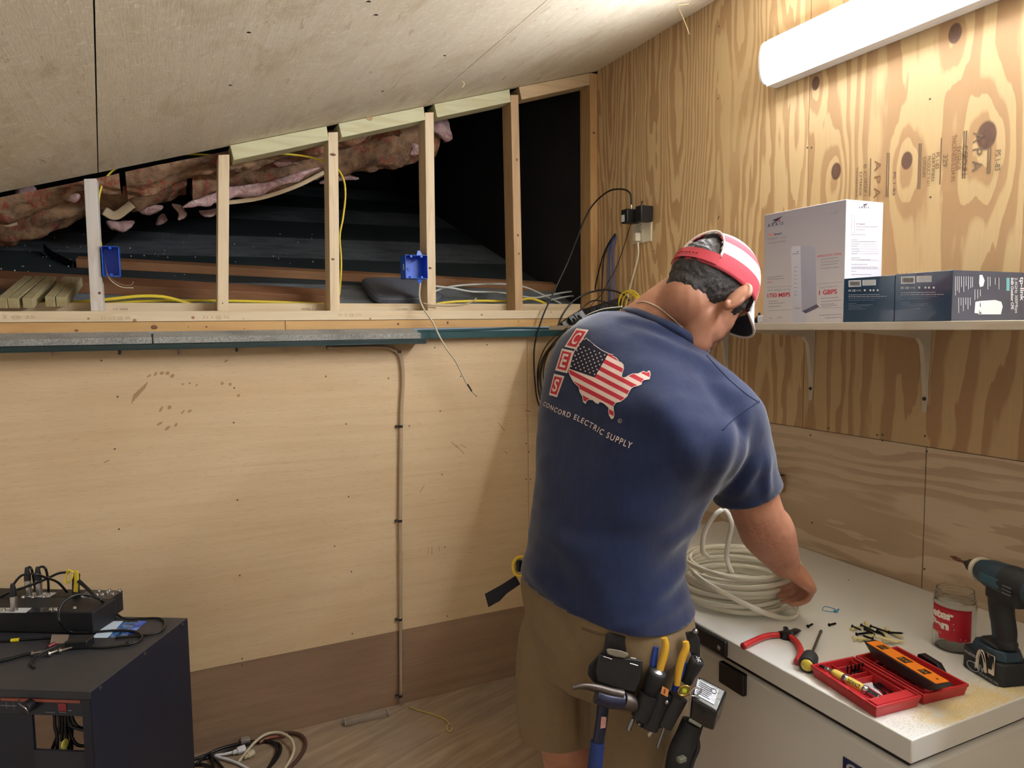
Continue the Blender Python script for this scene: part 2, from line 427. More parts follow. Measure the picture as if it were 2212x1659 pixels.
# scuffs on the back wall (dull dirt marks with their own shape)
SC_M = mat('scuff_dirt', (172, 136, 98), .8, var=.12, scale=90)
def scuff(poly):
    P = [onY(x, y, -.0007) for x, y in poly]
    MB().add([tuple(p) for p in P], [tuple(range(len(P)))]).build('scuff_mark', SC_M, wall_back, smooth=0)
for i in range(7):
    x0, y0 = 283+i*4.6, 872-i*5.2
    scuff([(x0, y0), (x0+3, y0-1), (x0+9, y0-22+i*1.2), (x0+6, y0-22+i)])
for (x0, y0, w_, h_) in ((322, 812, 10, 6), (336, 808, 9, 7), (350, 806, 9, 8), (362, 806, 8, 9), (372, 812, 9, 9), (395, 830, 6, 4), (410, 828, 5, 5), (425, 832, 8, 4), (480, 828, 7, 8), (497, 830, 7, 8),
                         (515, 855, 7, 7), (348, 884, 12, 6), (366, 880, 8, 9), (395, 890, 10, 5), (410, 888, 9, 6), (345, 915, 14, 6), (362, 925, 12, 6), (380, 918, 8, 7), (230, 997, 14, 3), (488, 780, 10, 4)):
    a = random.uniform(.3, 1.0); c, s_ = math.cos(a), -math.sin(a)
    pts = [(math.cos(t)*w_*.7*random.uniform(.7, 1), math.sin(t)*h_*.5*random.uniform(.7, 1)) for t in [k*math.pi/4 for k in range(8)]]
    scuff([(x0+u*c-v*s_, y0+u*s_+v*c) for u, v in pts])

for (a, b, w_) in (((975, 955), (990, 968), 1.6), ((985, 962), (1003, 981), 1.6), ((995, 961), (1006, 967), 1.4), ((1075, 912), (1090, 930), 1.6), ((907, 1064), (917, 1047), 1.4), ((933, 1180), (933, 1198), 1.4), ((925, 1182), (925, 1196), 1.0), ((948, 1180), (949, 1190), 1.4), ((1091, 975), (1096, 981), 1.6)):
    d_ = (Vector(b)-Vector(a)).normalized(); n_ = Vector((-d_.y, d_.x))*w_/2; scuff([tuple(Vector(a)-n_), tuple(Vector(b)-n_), tuple(Vector(b)+n_), tuple(Vector(a)+n_)])
for (px, py) in ((537, 70), (497, 184), (796, 3), (812, 32), (826, 197), (960, 120)):
    p = onCeil(px, py, -.0006); MB().ball(p, (.006, .004, .0012), 10, 5).build('screw_head', D_GAP, ceiling)
# ------------------------------------------------------------------ stud framing
STUD_M = [wood('pine_stud_pale', (226, 204, 168), 'z'), wood('pine_stud_white', (214, 206, 196), 'z', 3), wood('pine_stud_aged', (190, 158, 118), 'z', 5)]
KNOT = mat('knot_brown', (120, 78, 52), .6)
studs_px = [((180.4, 207.3, 375), (197, 222.5, 675), 1, 'leftmost wall stud, whitest and leaning slightly, beside the single blue box'),
            ((470, 496, 320), (469.3, 493.7, 672), 0, 'second wall stud from the left, crossed by yellow cable at its top'),
            ((707.8, 730.3, 271), (715, 732.4, 671), 0, 'middle wall stud with two dark oval knots, yellow cable looping beside it'),
            ((919.3, 934.9, 230), (925.5, 940.3, 668), 0, 'fourth wall stud from the left, carrying the square blue box'),
            ((1102.7, 1120, 190), (1113.9, 1129, 665), 2, 'darker wall stud nearest the corner post')]
PZ0, PZ1 = 1.631, 1.668
stud_x = []
for i, (t, b, mi, lab) in enumerate(studs_px):
    T0 = onY(t[0], t[2]); T1 = onY(t[1], t[2]); B0 = onY(b[0], b[2]); B1 = onY(b[1], b[2])
    xb = (B0.x+B1.x)/2; xt = (T0.x+T1.x)/2; h = .019; zt = ZC+SL*xt-.016-(.012 if i else 0)
    m = MB(); m.hexa([(xb-h, 0, PZ1), (xb+h, 0, PZ1), (xb+h, .089, PZ1), (xb-h, .089, PZ1)],
                     [(xt-h, 0, zt-.005), (xt+h, 0, zt), (xt+h, .089, zt), (xt-h, .089, zt-.005)])
    root = m.build('wall_stud', STUD_M[mi], bevel=.0015)
    tag(root, lab, 'stud', 'pine studs of the open wall'); stud_x.append((xt, xb))
    for (kx, ky, rx, rz_) in {2: ((719, 334, .012, .0055), (719, 560, .007, .004)), 0: ((215, 633, .005, .005),), 3: ((929, 579, .007, .005),), 4: ((1117, 345, .004, .006), (1119, 508, .005, .006), (1121, 548, .004, .005)), 1: ((481, 655, .002, .003),)}[i]:
        p = onY(kx, ky, -.0006)
        MB().ball((p.x, 0.0, p.z), (rx, .0012, rz_), 14, 6).build('knot', KNOT, root)
# corner post
po = MB().box(-.040, -.0005, 0, .089, PZ1, ZC-.014).build('corner_post', wood('pine_post', (196, 158, 108), 'z', 8), bevel=.0015)
tag(po, 'orange-tan corner post where the open framing meets the plywood wall', 'post')
p = onY(1284, 287, -.0006); MB().ball((-.02, 0, p.z), (.007, .0012, .005), 14, 6).build('knot', KNOT, po)
# sloping top plates, cut between the studs
TP = wood('pine_plate_greenish', (204, 200, 160), 'x', 2)
labs = ['pale sloping top plate block right of the second stud', 'sloping top plate block with a big round knot, right of the middle stud',
        'sloping top plate block between the fourth and fifth studs', 'sloping top plate block meeting the corner post']
for i in range(4):
    xa = stud_x[i+1][0]+.026; xb_ = (stud_x[i+2][0]-.024) if i < 3 else -.041
    z0 = ZC+SL*xa-.001; z1 = ZC+SL*xb_-.001; t = .054
    m = MB(); m.hexa([(xa+.008, 0, z0-t), (xb_+.006*(i < 3), 0, z1-t), (xb_+.006*(i < 3), .089, z1-t), (xa+.008, .089, z0-t)], [(xa-.004, 0, z0-.002), (xb_, 0, z1-.002), (xb_, .089, z1-.002), (xa-.004, .089, z0-.002)])
    o = m.build('top_plate', TP if i < 3 else wood('pine_plate_tan', (205, 178, 138), 'x', 4), bevel=.0012)
    tag(o, labs[i], 'plate', 'sloping top plate blocks')
    if i == 1:
        p = onY(798, 256, -.0005); MB().ball((p.x, 0, p.z), (.013, .001, .009), 16, 6).build('knot', mat('knot_pale', (170, 140, 96), .6), o)
# bottom plate (double) and the trim board below
bp = MB().box(-3.35, -.0405, -.008, .082, PZ0, PZ1).build('bottom_plate', wood('pine_plate_pale', (228, 208, 174), 'x', 6), bevel=.0015)
tag(bp, 'long pale pine bottom plate under all the studs', 'plate')
for (kx, ky, r) in ((191, 688, .004), (291, 692, .006), (417, 686, .006), (526, 688, .002), (1041, 680, .005), (1190, 674, .003), (800, 688, .004)):
    p = onY(kx, ky, -.0085); MB().ball((p.x, -.008, p.z), (r, .0012, r*.9), 12, 6).build('knot', mat('knot_tan', (168, 120, 84), .6), bp)
for (kx, ky, txt) in ((218, 690, '21 1/2 @ 30'), (438, 688, '33 2 @ 55'), (730, 683, '31 5 @ 13'), (5, 688, '2 @ 25')):
    p = onY(kx, ky, -.0088); mb = MB(); text_mb(mb, txt, (p.x, -.0086, p.z), (1, 0, 0), (0, 0, 1), .010, width=.09); mb.build('pencil_note', mat('pencil_faint', (186, 160, 128), .8), bp, smooth=0)
bk = MB().box(-3.35, -.0405, .092, .128, 1.66, 1.700).build('rear_plate', wood('pine_plate_rear', (218, 198, 164), 'x', 7), bevel=.0015)
tag(bk, 'pale pine board lying behind the stud feet, ink stamped', 'plate')
for (kx, txt) in ((245, '1 C WHI'), (650, 'WOOD 1'), (858, '1 C WHI')):
    p = onY(kx, 669, .092); mb = MB(); text_mb(mb, txt, (p.x, .0914, p.z-.002), (1, 0, 0), (0, 0, 1), .008, width=.045)
    text_mb(mb, 'SPF-MILL', (p.x, .0914, p.z-.012), (1, 0, 0), (0, 0, 1), .006, width=.045); mb.build('pencil_note', mat('stamp_grey', (120, 116, 108), .8), bk, smooth=0)
xj = onY(616, 705).x
tb = []
for (xa, xb_, seed, lab) in ((-3.35, xj-.001, 1, 'left length of tan trim board with a dark knot, under the bottom plate'), (xj+.001, -.001, 2, 'right length of tan trim board running to the corner, under the bottom plate')):
    o = MB().box(xa, xb_, -.003, .08, 1.595, PZ0-.001).build('trim_board', wood('pine_trim_orange_%d' % seed, (206, 164, 106), 'x', 10+seed), bevel=.001)
    tag(o, lab, 'board', 'tan trim boards below the bottom plate'); tb.append(o)
for (kx, ky, r, w_, k) in ((333, 707, .008, 1.4, 0), (165, 714, .004, 1.6, 0), (407, 706, .002, 1, 0), (446, 706, .003, 1.3, 0), (528, 710, .002, 1, 0), (860, 700, .005, 1, 1), (967, 697, .006, .8, 1), (1120, 694, .003, 1, 1)):
    p = onY(kx, ky, -.0032); MB().ball((p.x, -.003, p.z), (r*w_, .001, r), 12, 6).build('knot', KNOT, tb[k])
# old eave: shingle strip and drip edge
def shingle_mat(name, a, b, sc=260):
    g = G(name); x, y, z = g.coord()
    n = g.noise(g.vec(x*sc, y*sc, z*sc), 1, 2); n2 = g.noise(g.vec(x*3, y*3, 0), 1, 4, .6)
    c = g.mix(n.step(.35, .65), srgb(*a)+(1,), srgb(*b)+(1,)); c = g.mix(n2.step(.45, .65)*.5, c, srgb(52, 56, 58)+(1,))
    g.col(c); g.rough(.9); g.bump(n, .6, .002); return g.m
SHG = shingle_mat('asphalt_shingle_grey', (126, 126, 122), (178, 176, 168))
xe = onY(908, 720, -.08).x; xm = onY(329, 725, -.08).x
for (xa, xb_, lab) in ((-3.35, xm-.002, 'left grey granular shingle edge above the drip edge'), (xm+.002, xe, 'right grey granular shingle edge ending mid wall above the drip edge')):
    m = MB(); m.hexa([(xa, -.085, 1.553), (xb_, -.085, 1.553), (xb_+.012, -.002, 1.583), (xa, -.002, 1.583)], [(xa, -.087, 1.575), (xb_, -.087, 1.575), (xb_-.01, -.003, 1.5945), (xa, -.003, 1.5945)])
    tag(m.build('eave_shingle', SHG, bevel=.0015), lab, 'shingle', 'shingle edges along the old eave')
DRIP = mat('drip_edge_green', (22, 46, 46), .35, .2, coat=.3)
m = MB(); m.box(-3.35, xe+.02, -.091, -.005, 1.545, 1.552); m.box(-3.35, xe+.02, -.093, -.089, 1.536, 1.552); m.box(-3.35, xe+.02, -.097, -.089, 1.533, 1.537)
tag(m.build('drip_edge', DRIP, bevel=.0008), 'long dark green metal drip edge under the grey shingles', 'flashing')
m = MB(); m.box(xe-.03, -.001, -.040, -.0005, 1.575, 1.580); m.box(xe-.03, -.001, -.043, -.038, 1.552, 1.580); m.tube([(xe, -.042, 1.583), (-.6, -.045, 1.586), (-.45, -.043, 1.590), (-.3, -.044, 1.586), (-.12, -.042, 1.588)], .005, 6, flat=.003)
tag(m.build('drip_edge', mat('drip_edge_teal', (38, 76, 80), .35, .2, coat=.3)), 'teal metal flashing under bare trim board beside the corner', 'flashing')
# cable clips under the drip edge
CLIPW = mat('clip_white', (200, 180, 160), .4); CLIPB = mat('clip_black', (26, 26, 28), .35, coat=.3)
clip_pos = [(110, 766, 0), (258, 761, 1), (382, 763, 0), (511, 755, 1), (614, 757, 0), (707, 750, 1)]
ord_ = ['first', 'second', 'third', 'fourth', 'fifth', 'sixth']
for i, (px, py, blk) in enumerate(clip_pos):
    p = onY(px, py, -.004); m = MB(); m.cbox((p.x, -.004, p.z), (.008, .008, .016)); m.cyl((p.x, -.009, p.z+.001), (p.x, -.0005, p.z+.001), .0035, n=12)
    o = m.build('cable_clip', CLIPB if blk else CLIPW, bevel=.001)
    tag(o, ('black' if blk else 'whitish')+' cable clip under the drip edge, '+ord_[i]+' clip from the left', 'clip', 'clips nailed under the drip edge')

# ------------------------------------------------------------------ attic beyond the studs
def roof_mat():
    g = G('old_roof_shingles'); x, y, z = g.coord()
    jag = g.noise(g.vec(x*2.0, y*1.0, 0), 1, 2)*.05
    s = ((y+jag*1.5-.54)*(1/.85)).fract()
    n = g.noise(g.vec(x*240, y*240, 0), 1, 2); blot = g.noise(g.vec(x*5, y*12, 2), 1, 4, .7)
    band = g.ramp(s, [(0, (0.05,)*3), (.06, (0, 0, 0)), (.47, (.0,)*3), (.49, (.8,)*3), (.97, (1,)*3), (.985, (0, 0, 0))])
    lt = g.mix(n.step(.35, .65), srgb(92, 98, 104)+(1,), srgb(160, 166, 170)+(1,)); lt = g.mix(blot.step(.45, .7)*.6, lt, srgb(44, 50, 54)+(1,))
    dk = g.mix(n, srgb(32, 42, 44)+(1,), srgb(58, 70, 72)+(1,))
    g.col(g.mix(band, dk, lt)); g.rough(.9); g.bump(n, .5, .002); return g.m
m = MB()
m.hexa([(-3.6, .083, ZR+RS*.083-.02), (.35, .083, ZR+RS*.083-.02), (.35, 3.2, ZR+RS*3.2-.02), (-3.6, 3.2, ZR+RS*3.2-.02)],
       [(-3.6, .083, ZR+RS*.083), (.35, .083, ZR+RS*.083), (.35, 3.2, ZR+RS*3.2), (-3.6, 3.2, ZR+RS*3.2)])
old_roof = tag(m.build('roof_slab', roof_mat(), smooth=0), kind='structure')
DARKW = mat('attic_dark_shell', (42, 40, 42), .95, var=.3, scale=4)  # attic shell coloured dark so the cavity reads as deep shade
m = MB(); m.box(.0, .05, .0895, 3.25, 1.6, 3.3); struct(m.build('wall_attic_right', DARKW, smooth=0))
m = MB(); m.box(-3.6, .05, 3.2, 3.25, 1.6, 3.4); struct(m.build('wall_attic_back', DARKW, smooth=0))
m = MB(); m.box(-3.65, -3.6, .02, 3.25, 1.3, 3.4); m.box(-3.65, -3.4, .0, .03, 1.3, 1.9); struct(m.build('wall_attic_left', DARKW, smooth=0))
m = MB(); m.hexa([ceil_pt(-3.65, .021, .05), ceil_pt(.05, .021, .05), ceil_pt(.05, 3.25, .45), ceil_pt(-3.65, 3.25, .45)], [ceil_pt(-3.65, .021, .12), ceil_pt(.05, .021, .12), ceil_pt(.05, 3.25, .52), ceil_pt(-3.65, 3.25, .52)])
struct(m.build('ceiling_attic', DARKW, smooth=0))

# insulation batts: kraft paper faced, sagging under the new roof
def kraft_mat():
    g = G('kraft_paper_printed'); x, y, z = g.coord()
    n = g.noise(g.vec(x*12, y*12, z*12), 1, 5, .7, .1).step(.3, .7); cre = g.noise(g.vec(x*18, y*18, z*18), 1, 4, .6, .3)
    c = g.mix(n, srgb(80, 56, 40)+(1,), srgb(172, 136, 102)+(1,))
    bx = (x*(1/.12)).fract(); by = ((y+z)*(1/.055)).fract()
    t = g.noise(g.vec(x*110, 0, (z-.303*x)*60), 1, 1).gt(.5); blk = g.noise(g.vec(x*6, y*5, (z-.303*x)*8), 1, 1).gt(.5)
    c = g.mix(t*blk*bx.gt(.15)*by.gt(.30)*.6, c, srgb(150, 50, 42)+(1,))
    g.col(c); g.rough(.8); g.bump(cre, 1.0, .012); return g.m
def pink_mat():
    g = G('fiberglass_pink'); x, y, z = g.coord()
    n = g.noise(g.vec(x*30, y*30, z*30), 1, 5, .7, 1.0)
    g.col(g.mix(n.step(.3, .7), srgb(176, 120, 124)+(1,), srgb(232, 206, 198)+(1,))); g.rough(1.0); g.bump(n, 1.0, .01); return g.m
KR = kraft_mat(); PK = pink_mat(); WHT_INS = mat('kraft_torn_edge', (206, 184, 150), .8, bump=.5, bscale=60)
def batt(x0, x1, y0, y1, sag, hang, seed, label, wild=1.0):
    """one batt along the slope; its lower face sags and wrinkles"""
    t = thing('insulation_batt', label, 'insulation', (0, 0, 0), 0, 'batts of wall insulation under the roof')
    nx, ny = 150, 24; vs = []; fs = []
    for j in range(ny+1):
        for i in range(nx+1):
            a = i/nx; b = j/ny; X = x0+(x1-x0)*a; Y = y0+(y1-y0)*b
            bulge = math.sin(math.pi*b)**.5 if 0 < b < 1 else 0
            z = ZC+SL*X-.0-bulge*(sag+hang*math.sin(a*math.pi*.9)) 
            w_ = mnoise.noise(Vector((X*5, Y*9, seed)))*.045*wild+mnoise.noise(Vector((X*15, Y*24, seed+3)))*.022*wild+abs(mnoise.noise(Vector((X*30+Y*20, Y*44, seed+5))))*.016*wild
            pin = abs(math.sin((X+seed)*math.pi/.42))**6*.02
            vs.append((X, Y+w_*.4, z+w_*bulge+pin*bulge))
    o = nx+1
    for j in range(ny):
        for i in range(nx): fs.append((j*o+i, j*o+i+1, (j+1)*o+i+1, (j+1)*o+i))
    m = MB(); m.add(vs, fs); ob = m.build('kraft_facing', KR, t, smooth=180)
    return t
B1 = batt(-3.2, -1.95, .10, .34, .045, .0, 1.0, 'kraft-faced insulation batt at far left, sagging behind the leftmost stud')
B2 = batt(-1.93, -.86, .10, .34, .05, .02, 2.4, 'kraft-faced insulation batt between second and middle studs just under the top plates')
B3 = batt(-3.2, -1.72, .36, .62, .055, .045, 3.1, 'lower kraft batt with red print, hanging behind the yellow cable loop')
B4 = batt(-1.70, -.62, .36, .62, .13, .02, 4.7, 'kraft batt sagging in a long curve towards the middle stud')
def pink_lump(pts, r, seed, label, parent=None):
    """torn fibre: string of lumpy balls merged into one shaggy mass"""
    P = catmull(pts, 6); rg = []
    for i, p in enumerate(P):
        t = (P[min(i+1, len(P)-1)]-P[max(i-1, 0)]).normalized(); u = Vector((0, 0, 1)); u = (u-t*u.dot(t)).normalized(); v = t.cross(u)
        e = math.sin(math.pi*(i+.4)/(len(P)-.2))**.6; row = []
        for k in range(16):
            a = 2*math.pi*k/16; d = u*math.cos(a)+v*math.sin(a); q = p+d*r*e
            nn = 1+.75*mnoise.noise(q*16+Vector((seed, 0, 0)))+.4*mnoise.noise(q*45)
            row.append(p+d*r*e*nn*(1.0 if math.cos(a) < 0 else .6))
        rg.append(row)
    m = MB(); m.ring_sweep(rg); o = m.build('insulation_tuft' if parent is None else 'exposed_fibre', PK, parent, smooth=180)
    if label: tag(o, label, 'insulation', 'pink fibre tufts')
    return o
def rp(x, y, Y): return onY(x, y, Y)
pink_lump([rp(395, 447, .352), rp(440, 432, .352), rp(500, 415, .352), rp(590, 396, .352), rp(690, 362, .352)], .026, 1, 'long pink strip of torn fibreglass behind the second and middle studs')
pink_lump([rp(30, 425, .25), rp(55, 415, .24), rp(75, 405, .25)], .035, 2, 'pink tuft of fibreglass at the far left under the ceiling')
pink_lump([rp(925, 250, .35), rp(955, 275, .36), rp(975, 300, .38)], .05, 3, 'ragged pink-white tuft beside the fourth stud near the top')
pink_lump([rp(880, 300, .40), rp(895, 315, .41), rp(885, 335, .42)], .03, 4, 'small white-pink tuft left of the fourth stud')
pink_lump([rp(345, 465, .66), rp(360, 478, .66)], .03, 5, 'white tuft hanging low between the first and second studs')
pink_lump([rp(1140, 330, 1.0), rp(1165, 355, 1.0), rp(1175, 385, 1.0), rp(1150, 395, 1.0)], .05, 6, 'dim pink tuft deep behind the stud nearest the corner post')
for B_, pts, r_ in ((B1, ((-40, 492, .45), (30, 492, .45), (90, 486, .45)), .02), (B1, ((140, 430, .2), (160, 426, .2), (172, 420, .2)), .016), (B3, ((230, 478, .6), (262, 486, .6), (290, 478, .6)), .025), (B3, ((300, 455, .55), (330, 452, .55), (352, 445, .55)), .022),
                    (B3, ((372, 440, .55), (392, 455, .56), (385, 475, .57)), .02), (B2, ((590, 350, .3), (620, 346, .3), (645, 352, .3)), .02), (B4, ((745, 352, .5), (790, 345, .5), (820, 330, .5)), .025), (B4, ((690, 395, .6), (740, 380, .6), (775, 385, .6)), .022), (B4, ((880, 280, .5), (905, 292, .5), (930, 300, .5)), .03),
                    (B3, ((430, 455, .6), (450, 460, .6), (470, 452, .6)), .02), (B1, ((20, 440, .25), (60, 430, .25), (110, 428, .25)), .02)):
    pink_lump([rp(*p) for p in pts], r_, pts[0][0]*.1, None, B_)
# torn kraft edge under the pink strip
for (pts, wd, lab) in (([rp(470, 440, .37), rp(560, 428, .37), rp(640, 402, .37), rp(700, 372, .37)], .010, 'long curling torn kraft edge under the pink strip'),
                  ([rp(225, 455, .37), rp(250, 465, .37), rp(285, 440, .37)], .02, 'torn curl of pale kraft paper right of the leftmost stud'),
                  ([rp(0, 478, .3), rp(18, 482, .3), rp(35, 478, .3)], .015, 'torn curl of pale kraft paper at the left edge'),
                  ([rp(540, 365, .3), rp(580, 345, .3), rp(600, 338, .3)], .012, 'small torn kraft flap right of the second stud')):
    m = MB(); m.tube(pts, wd, 8, 8, flat=.003, up=(0, .3, 1)); tag(m.build('kraft_scrap', WHT_INS, smooth=180), lab, 'paper', 'torn kraft paper edges')
# boards lying on the old roof
BRD = wood('old_board_brown', (164, 120, 84), 'x', 12)
def roof_board(pa, pb, th_px, w_, label, name='loose_board', M_=BRD, h=.038):
    a = onRoof(*pa); b = onRoof(*pb); n = Vector((0, -RS, 1)).normalized()
    d = (b-a).normalized(); wv = n.cross(d).normalized()
    o = MB().bar(a+n*(h/2+.001)+wv*w_/2, b+n*(h/2+.001)+wv*w_/2, wv*w_, n*h).build(name, M_, bevel=.0015)
    return tag(o, label, 'board')
roof_board((165, 579), (1262, 634), 30, .05, 'upper long brown board lying across the old roof')
roof_board((-60, 622), (735, 662), 60, .11, 'lower long brown board across the old roof, ending near the middle stud', M_=wood('old_board_brown2', (150, 106, 74), 'x', 14), h=.04)
BT = wood('cut_batten', (176, 164, 124), 'y', 3)
for i, (pa, pb, w_) in enumerate((((5, 655), (62, 606), .025), ((28, 655), (88, 606), .03), ((60, 655), (112, 606), .03), ((108, 652), (148, 607), .028), ((132, 652), (168, 608), .03))):
    a = onRoof(*pa, .064); b = onRoof(*pb, .064); n = Vector((0, -RS, 1)).normalized(); d = (b-a).normalized(); wv = d.cross(n).normalized()
    o = MB().bar(a, b, wv*w_, n*.035).build('wood_offcut', BT, bevel=.001)
    tag(o, 'short greenish wood offcut behind the bottom plate, '+['first', 'second', 'third', 'fourth', 'fifth'][i]+' from the left edge', 'offcut', 'wood offcuts on the old roof')
# white crumbs on the shingles
m = MB()
for i in range(70):
    px = random.uniform(0, 720); py = random.uniform(505, 600); p = onRoof(px, py, .003)
    m.ball(p, random.uniform(.0015, .0035), 6, 4)
tag(m.build('foam_crumbs', mat('foam_white', (225, 225, 225), .8)), 'scattered white crumbs on the dark old shingles', 'debris', kind='stuff')
# black strap on the roof, left
m = MB(); m.tube([onRoof(95, 535, .03), onRoof(110, 550, .02), onRoof(135, 563, .012), onRoof(158, 575, .01)], .02, 8, flat=.002, up=(0, -.3, 1)); tag(m.build('rubber_strip', mat('rubber_black', (24, 24, 28), .5)), 'bent black rubber strip on shingles left of the first stud', 'strip')
m = MB(); m.tube([onRoof(262, 487, .03), onRoof(240, 510, .02), onRoof(220, 527, .012)], .02, 8, flat=.002, up=(0, -.3, 1)); tag(m.build('rubber_strip', mat('rubber_black', (24, 24, 28), .5)), 'straight black rubber strip right of the first stud', 'strip')
# =================================================================== LAMP on the right wall
def emit(name, strength, rgb=(.88, .93, 1)):
    g = G(name); g.t.nodes.remove(g.b)
    e = g.t.nodes.new('ShaderNodeEmission'); e.inputs[0].default_value = (*rgb, 1); e.inputs[1].default_value = strength
    g.t.links.new(e.outputs[0], g.out.inputs[0]); return g.m
WHITE_MET = mat('lamp_white_metal', (236, 238, 240), .35)
def wrap_lamp(loc, rz, label, strength, length=1.22, H=.136, D=.075):
    # local: x along lamp, -y out of the wall, z up
    t = thing('wall_lamp', label, 'lamp', loc, rz)
    m = MB(); m.box(0, length, -.018, 0, -H/2, H/2); m.box(.004, length-.004, -.046, -.002, -H/2-.004, -H/2+.003); m.box(.004, length-.004, -.046, -.002, H/2-.003, H/2+.004); m.build('housing', WHITE_MET, t, bevel=.001)
    prof = []
    for k in range(17):
        a = -math.pi/2+math.pi*k/16
        prof.append((-.040-(D-.040)*abs(math.cos(a))**.6, (H/2-.004)*math.sin(a)))
    m = MB(); m.ring_sweep([[(x, y, z) for y, z in prof]+[(x, -.0185, 0)] for x in (.008, length-.008)])
    m.build('diffuser', emit('lamp_diffuser_glow_%d' % int(strength), strength), t, smooth=60)
    for x in (0, length-.008):
        m = MB(); pr = [(y*1.04, z*1.05) for y, z in prof]; m.ring_sweep([[(q, y, z) for y, z in pr]+[(q, -.0, H/2*1.0), (q, -.0, -H/2*1.0)] for q in (x, x+.008)])
        m.build('end_cap', WHITE_MET, t, bevel=.001)
    return t
# x axis local -> world -Y
LX = wrap_lamp((-.0005, -1.075, 2.43), -math.pi/2, 'long white glowing lamp fixed high on the plywood wall', LAMP_STRENGTH, length=2.44)
# =================================================================== FREEZER
FZ = .876; FX = -.695; FY0 = -2.097; FY1 = -.86
fr = thing('chest_freezer', 'white chest freezer with flat lid, tools and cable coil spread on top', 'freezer', ((FX-.01)/2-.006, (FY0+FY1)/2, 0))
def loc_of(root): return Matrix.Translation(-root.location)
g = G('freezer_white_enamel'); x, y, z = g.coord(); n = g.noise(g.vec(x*420, y*420, z*420), 1, 2); n2 = g.noise(g.vec(x*5, y*5, z*2), 1, 3)
g.col(g.mix(n2, srgb(218, 217, 212)+(1,), srgb(226, 226, 222)+(1,))); g.rough(.38); g.bump(n, .12, .0006); ENAM = g.m
BLKP = mat('black_plastic', (22, 22, 25), .4, bump=.1)
m = MB(); m.M = loc_of(fr); m.box(FX+.012, -.012, FY0+.010, FY1-.01, .03, FZ-.062); m.build('cabinet_body', ENAM, fr, bevel=.012, seg=3)
m = MB(); m.M = loc_of(fr); m.box(FX+.02, -.014, FY0+.018, FY1-.018, FZ-.062, FZ-.044); m.build('lid_gasket', BLKP, fr)
m = MB(); m.M = loc_of(fr); m.box(FX, -.006, FY0, FY1, FZ-.044, FZ); lid = m.build('lid', ENAM, fr, bevel=.0025, seg=2)
m = MB(); m.M = loc_of(fr)
for (a, b) in ((FX+.06, FY0+.06), (-.06, FY0+.06), (FX+.06, FY1-.06), (-.06, FY1-.06)):
    m = MB(); m.M = loc_of(fr); m.cyl((a, b, 0), (a, b, .035), .02, n=14); m.build('foot', BLKP, fr)
# lid handle and lock at the middle of the front edge
hy = onX(1540, 1362, FX).y
m = MB(); m.M = loc_of(fr); m.box(FX-.010, FX+.001, hy-.052, hy+.11, FZ-.042, FZ-.004); m.build('lid_handle', BLKP, fr, bevel=.004, seg=3)
m = MB(); m.M = loc_of(fr); m.cyl((FX-.013, hy-.035, FZ-.023), (FX-.008, hy-.035, FZ-.023), .006, n=16); m.cyl((FX-.0145, hy-.035, FZ-.023), (FX-.012, hy-.035, FZ-.023), .0025, n=10); m.build('key_lock', mat('chrome', (210, 210, 214), .15, 1.0), fr)
m = MB(); m.M = loc_of(fr); m.box(FX+.000, FX+.014, hy-.10, hy-.02, FZ-.115, FZ-.064); m.build('latch_plate', BLKP, fr, bevel=.003)
# maker badge, front near corner (only its upper left shows)
p0 = onX(1822, 1634, FX+.011); 
m = MB(); m.M = loc_of(fr); m.box(FX+.0095, FX+.0125, p0.y-.075, p0.y, p0.z-.045, p0.z); bd_ = m.build('badge', mat('badge_navy', (22, 34, 84), .35), fr)
m = MB(); m.M = loc_of(fr); text_mb(m, 'O.JI', Vector((FX+.0092, p0.y-.008, p0.z-.026)), (0, -1, 0), (0, 0, 1), .020, bold=.03, width=.052); m.build('badge_lettering', mat('badge_silver', (206, 210, 220), .3, .4), fr, smooth=0)
# sawdust drift on the near corner of the lid
def dust_patch(name, poly_px, zt, m_, label, n=900, r0=.0005, r1=.0012):
    mm = MB(); P = [onZ(x, y, zt) for x, y in poly_px]
    def inside(x, y):
        c = False; k = len(P)
        for i in range(k):
            a, b = P[i], P[i-1]
            if (a.y > y) != (b.y > y) and x < (b.x-a.x)*(y-a.y)/(b.y-a.y)+a.x: c = not c
        return c
    x0, x1 = min(p.x for p in P), max(p.x for p in P); y0, y1 = min(p.y for p in P), max(p.y for p in P); k = 0; rnd = random.Random(3)
    while k < n:
        x, y = rnd.uniform(x0, x1), rnd.uniform(y0, y1)
        if not inside(x, y): 
            k += .05; continue
        if mnoise.noise(Vector((x*30, y*30, 0))) < -.25: k += .3; continue
        r = rnd.uniform(r0, r1); a = rnd.uniform(0, 6.28)
        mm.add([(x+r*math.cos(a+t), y+r*math.sin(a+t)*.7, zt) for t in (0, 2.1, 4.2)]+[(x, y, zt+r*.9)], [(0, 1, 3), (1, 2, 3), (2, 0, 3), (0, 2, 1)]); k += 1
    return tag(mm.build(name, m_, smooth=0), label, 'dust', kind='stuff')
SAW = mat('sawdust_yellow', (232, 212, 160), .95, var=.12, scale=300)
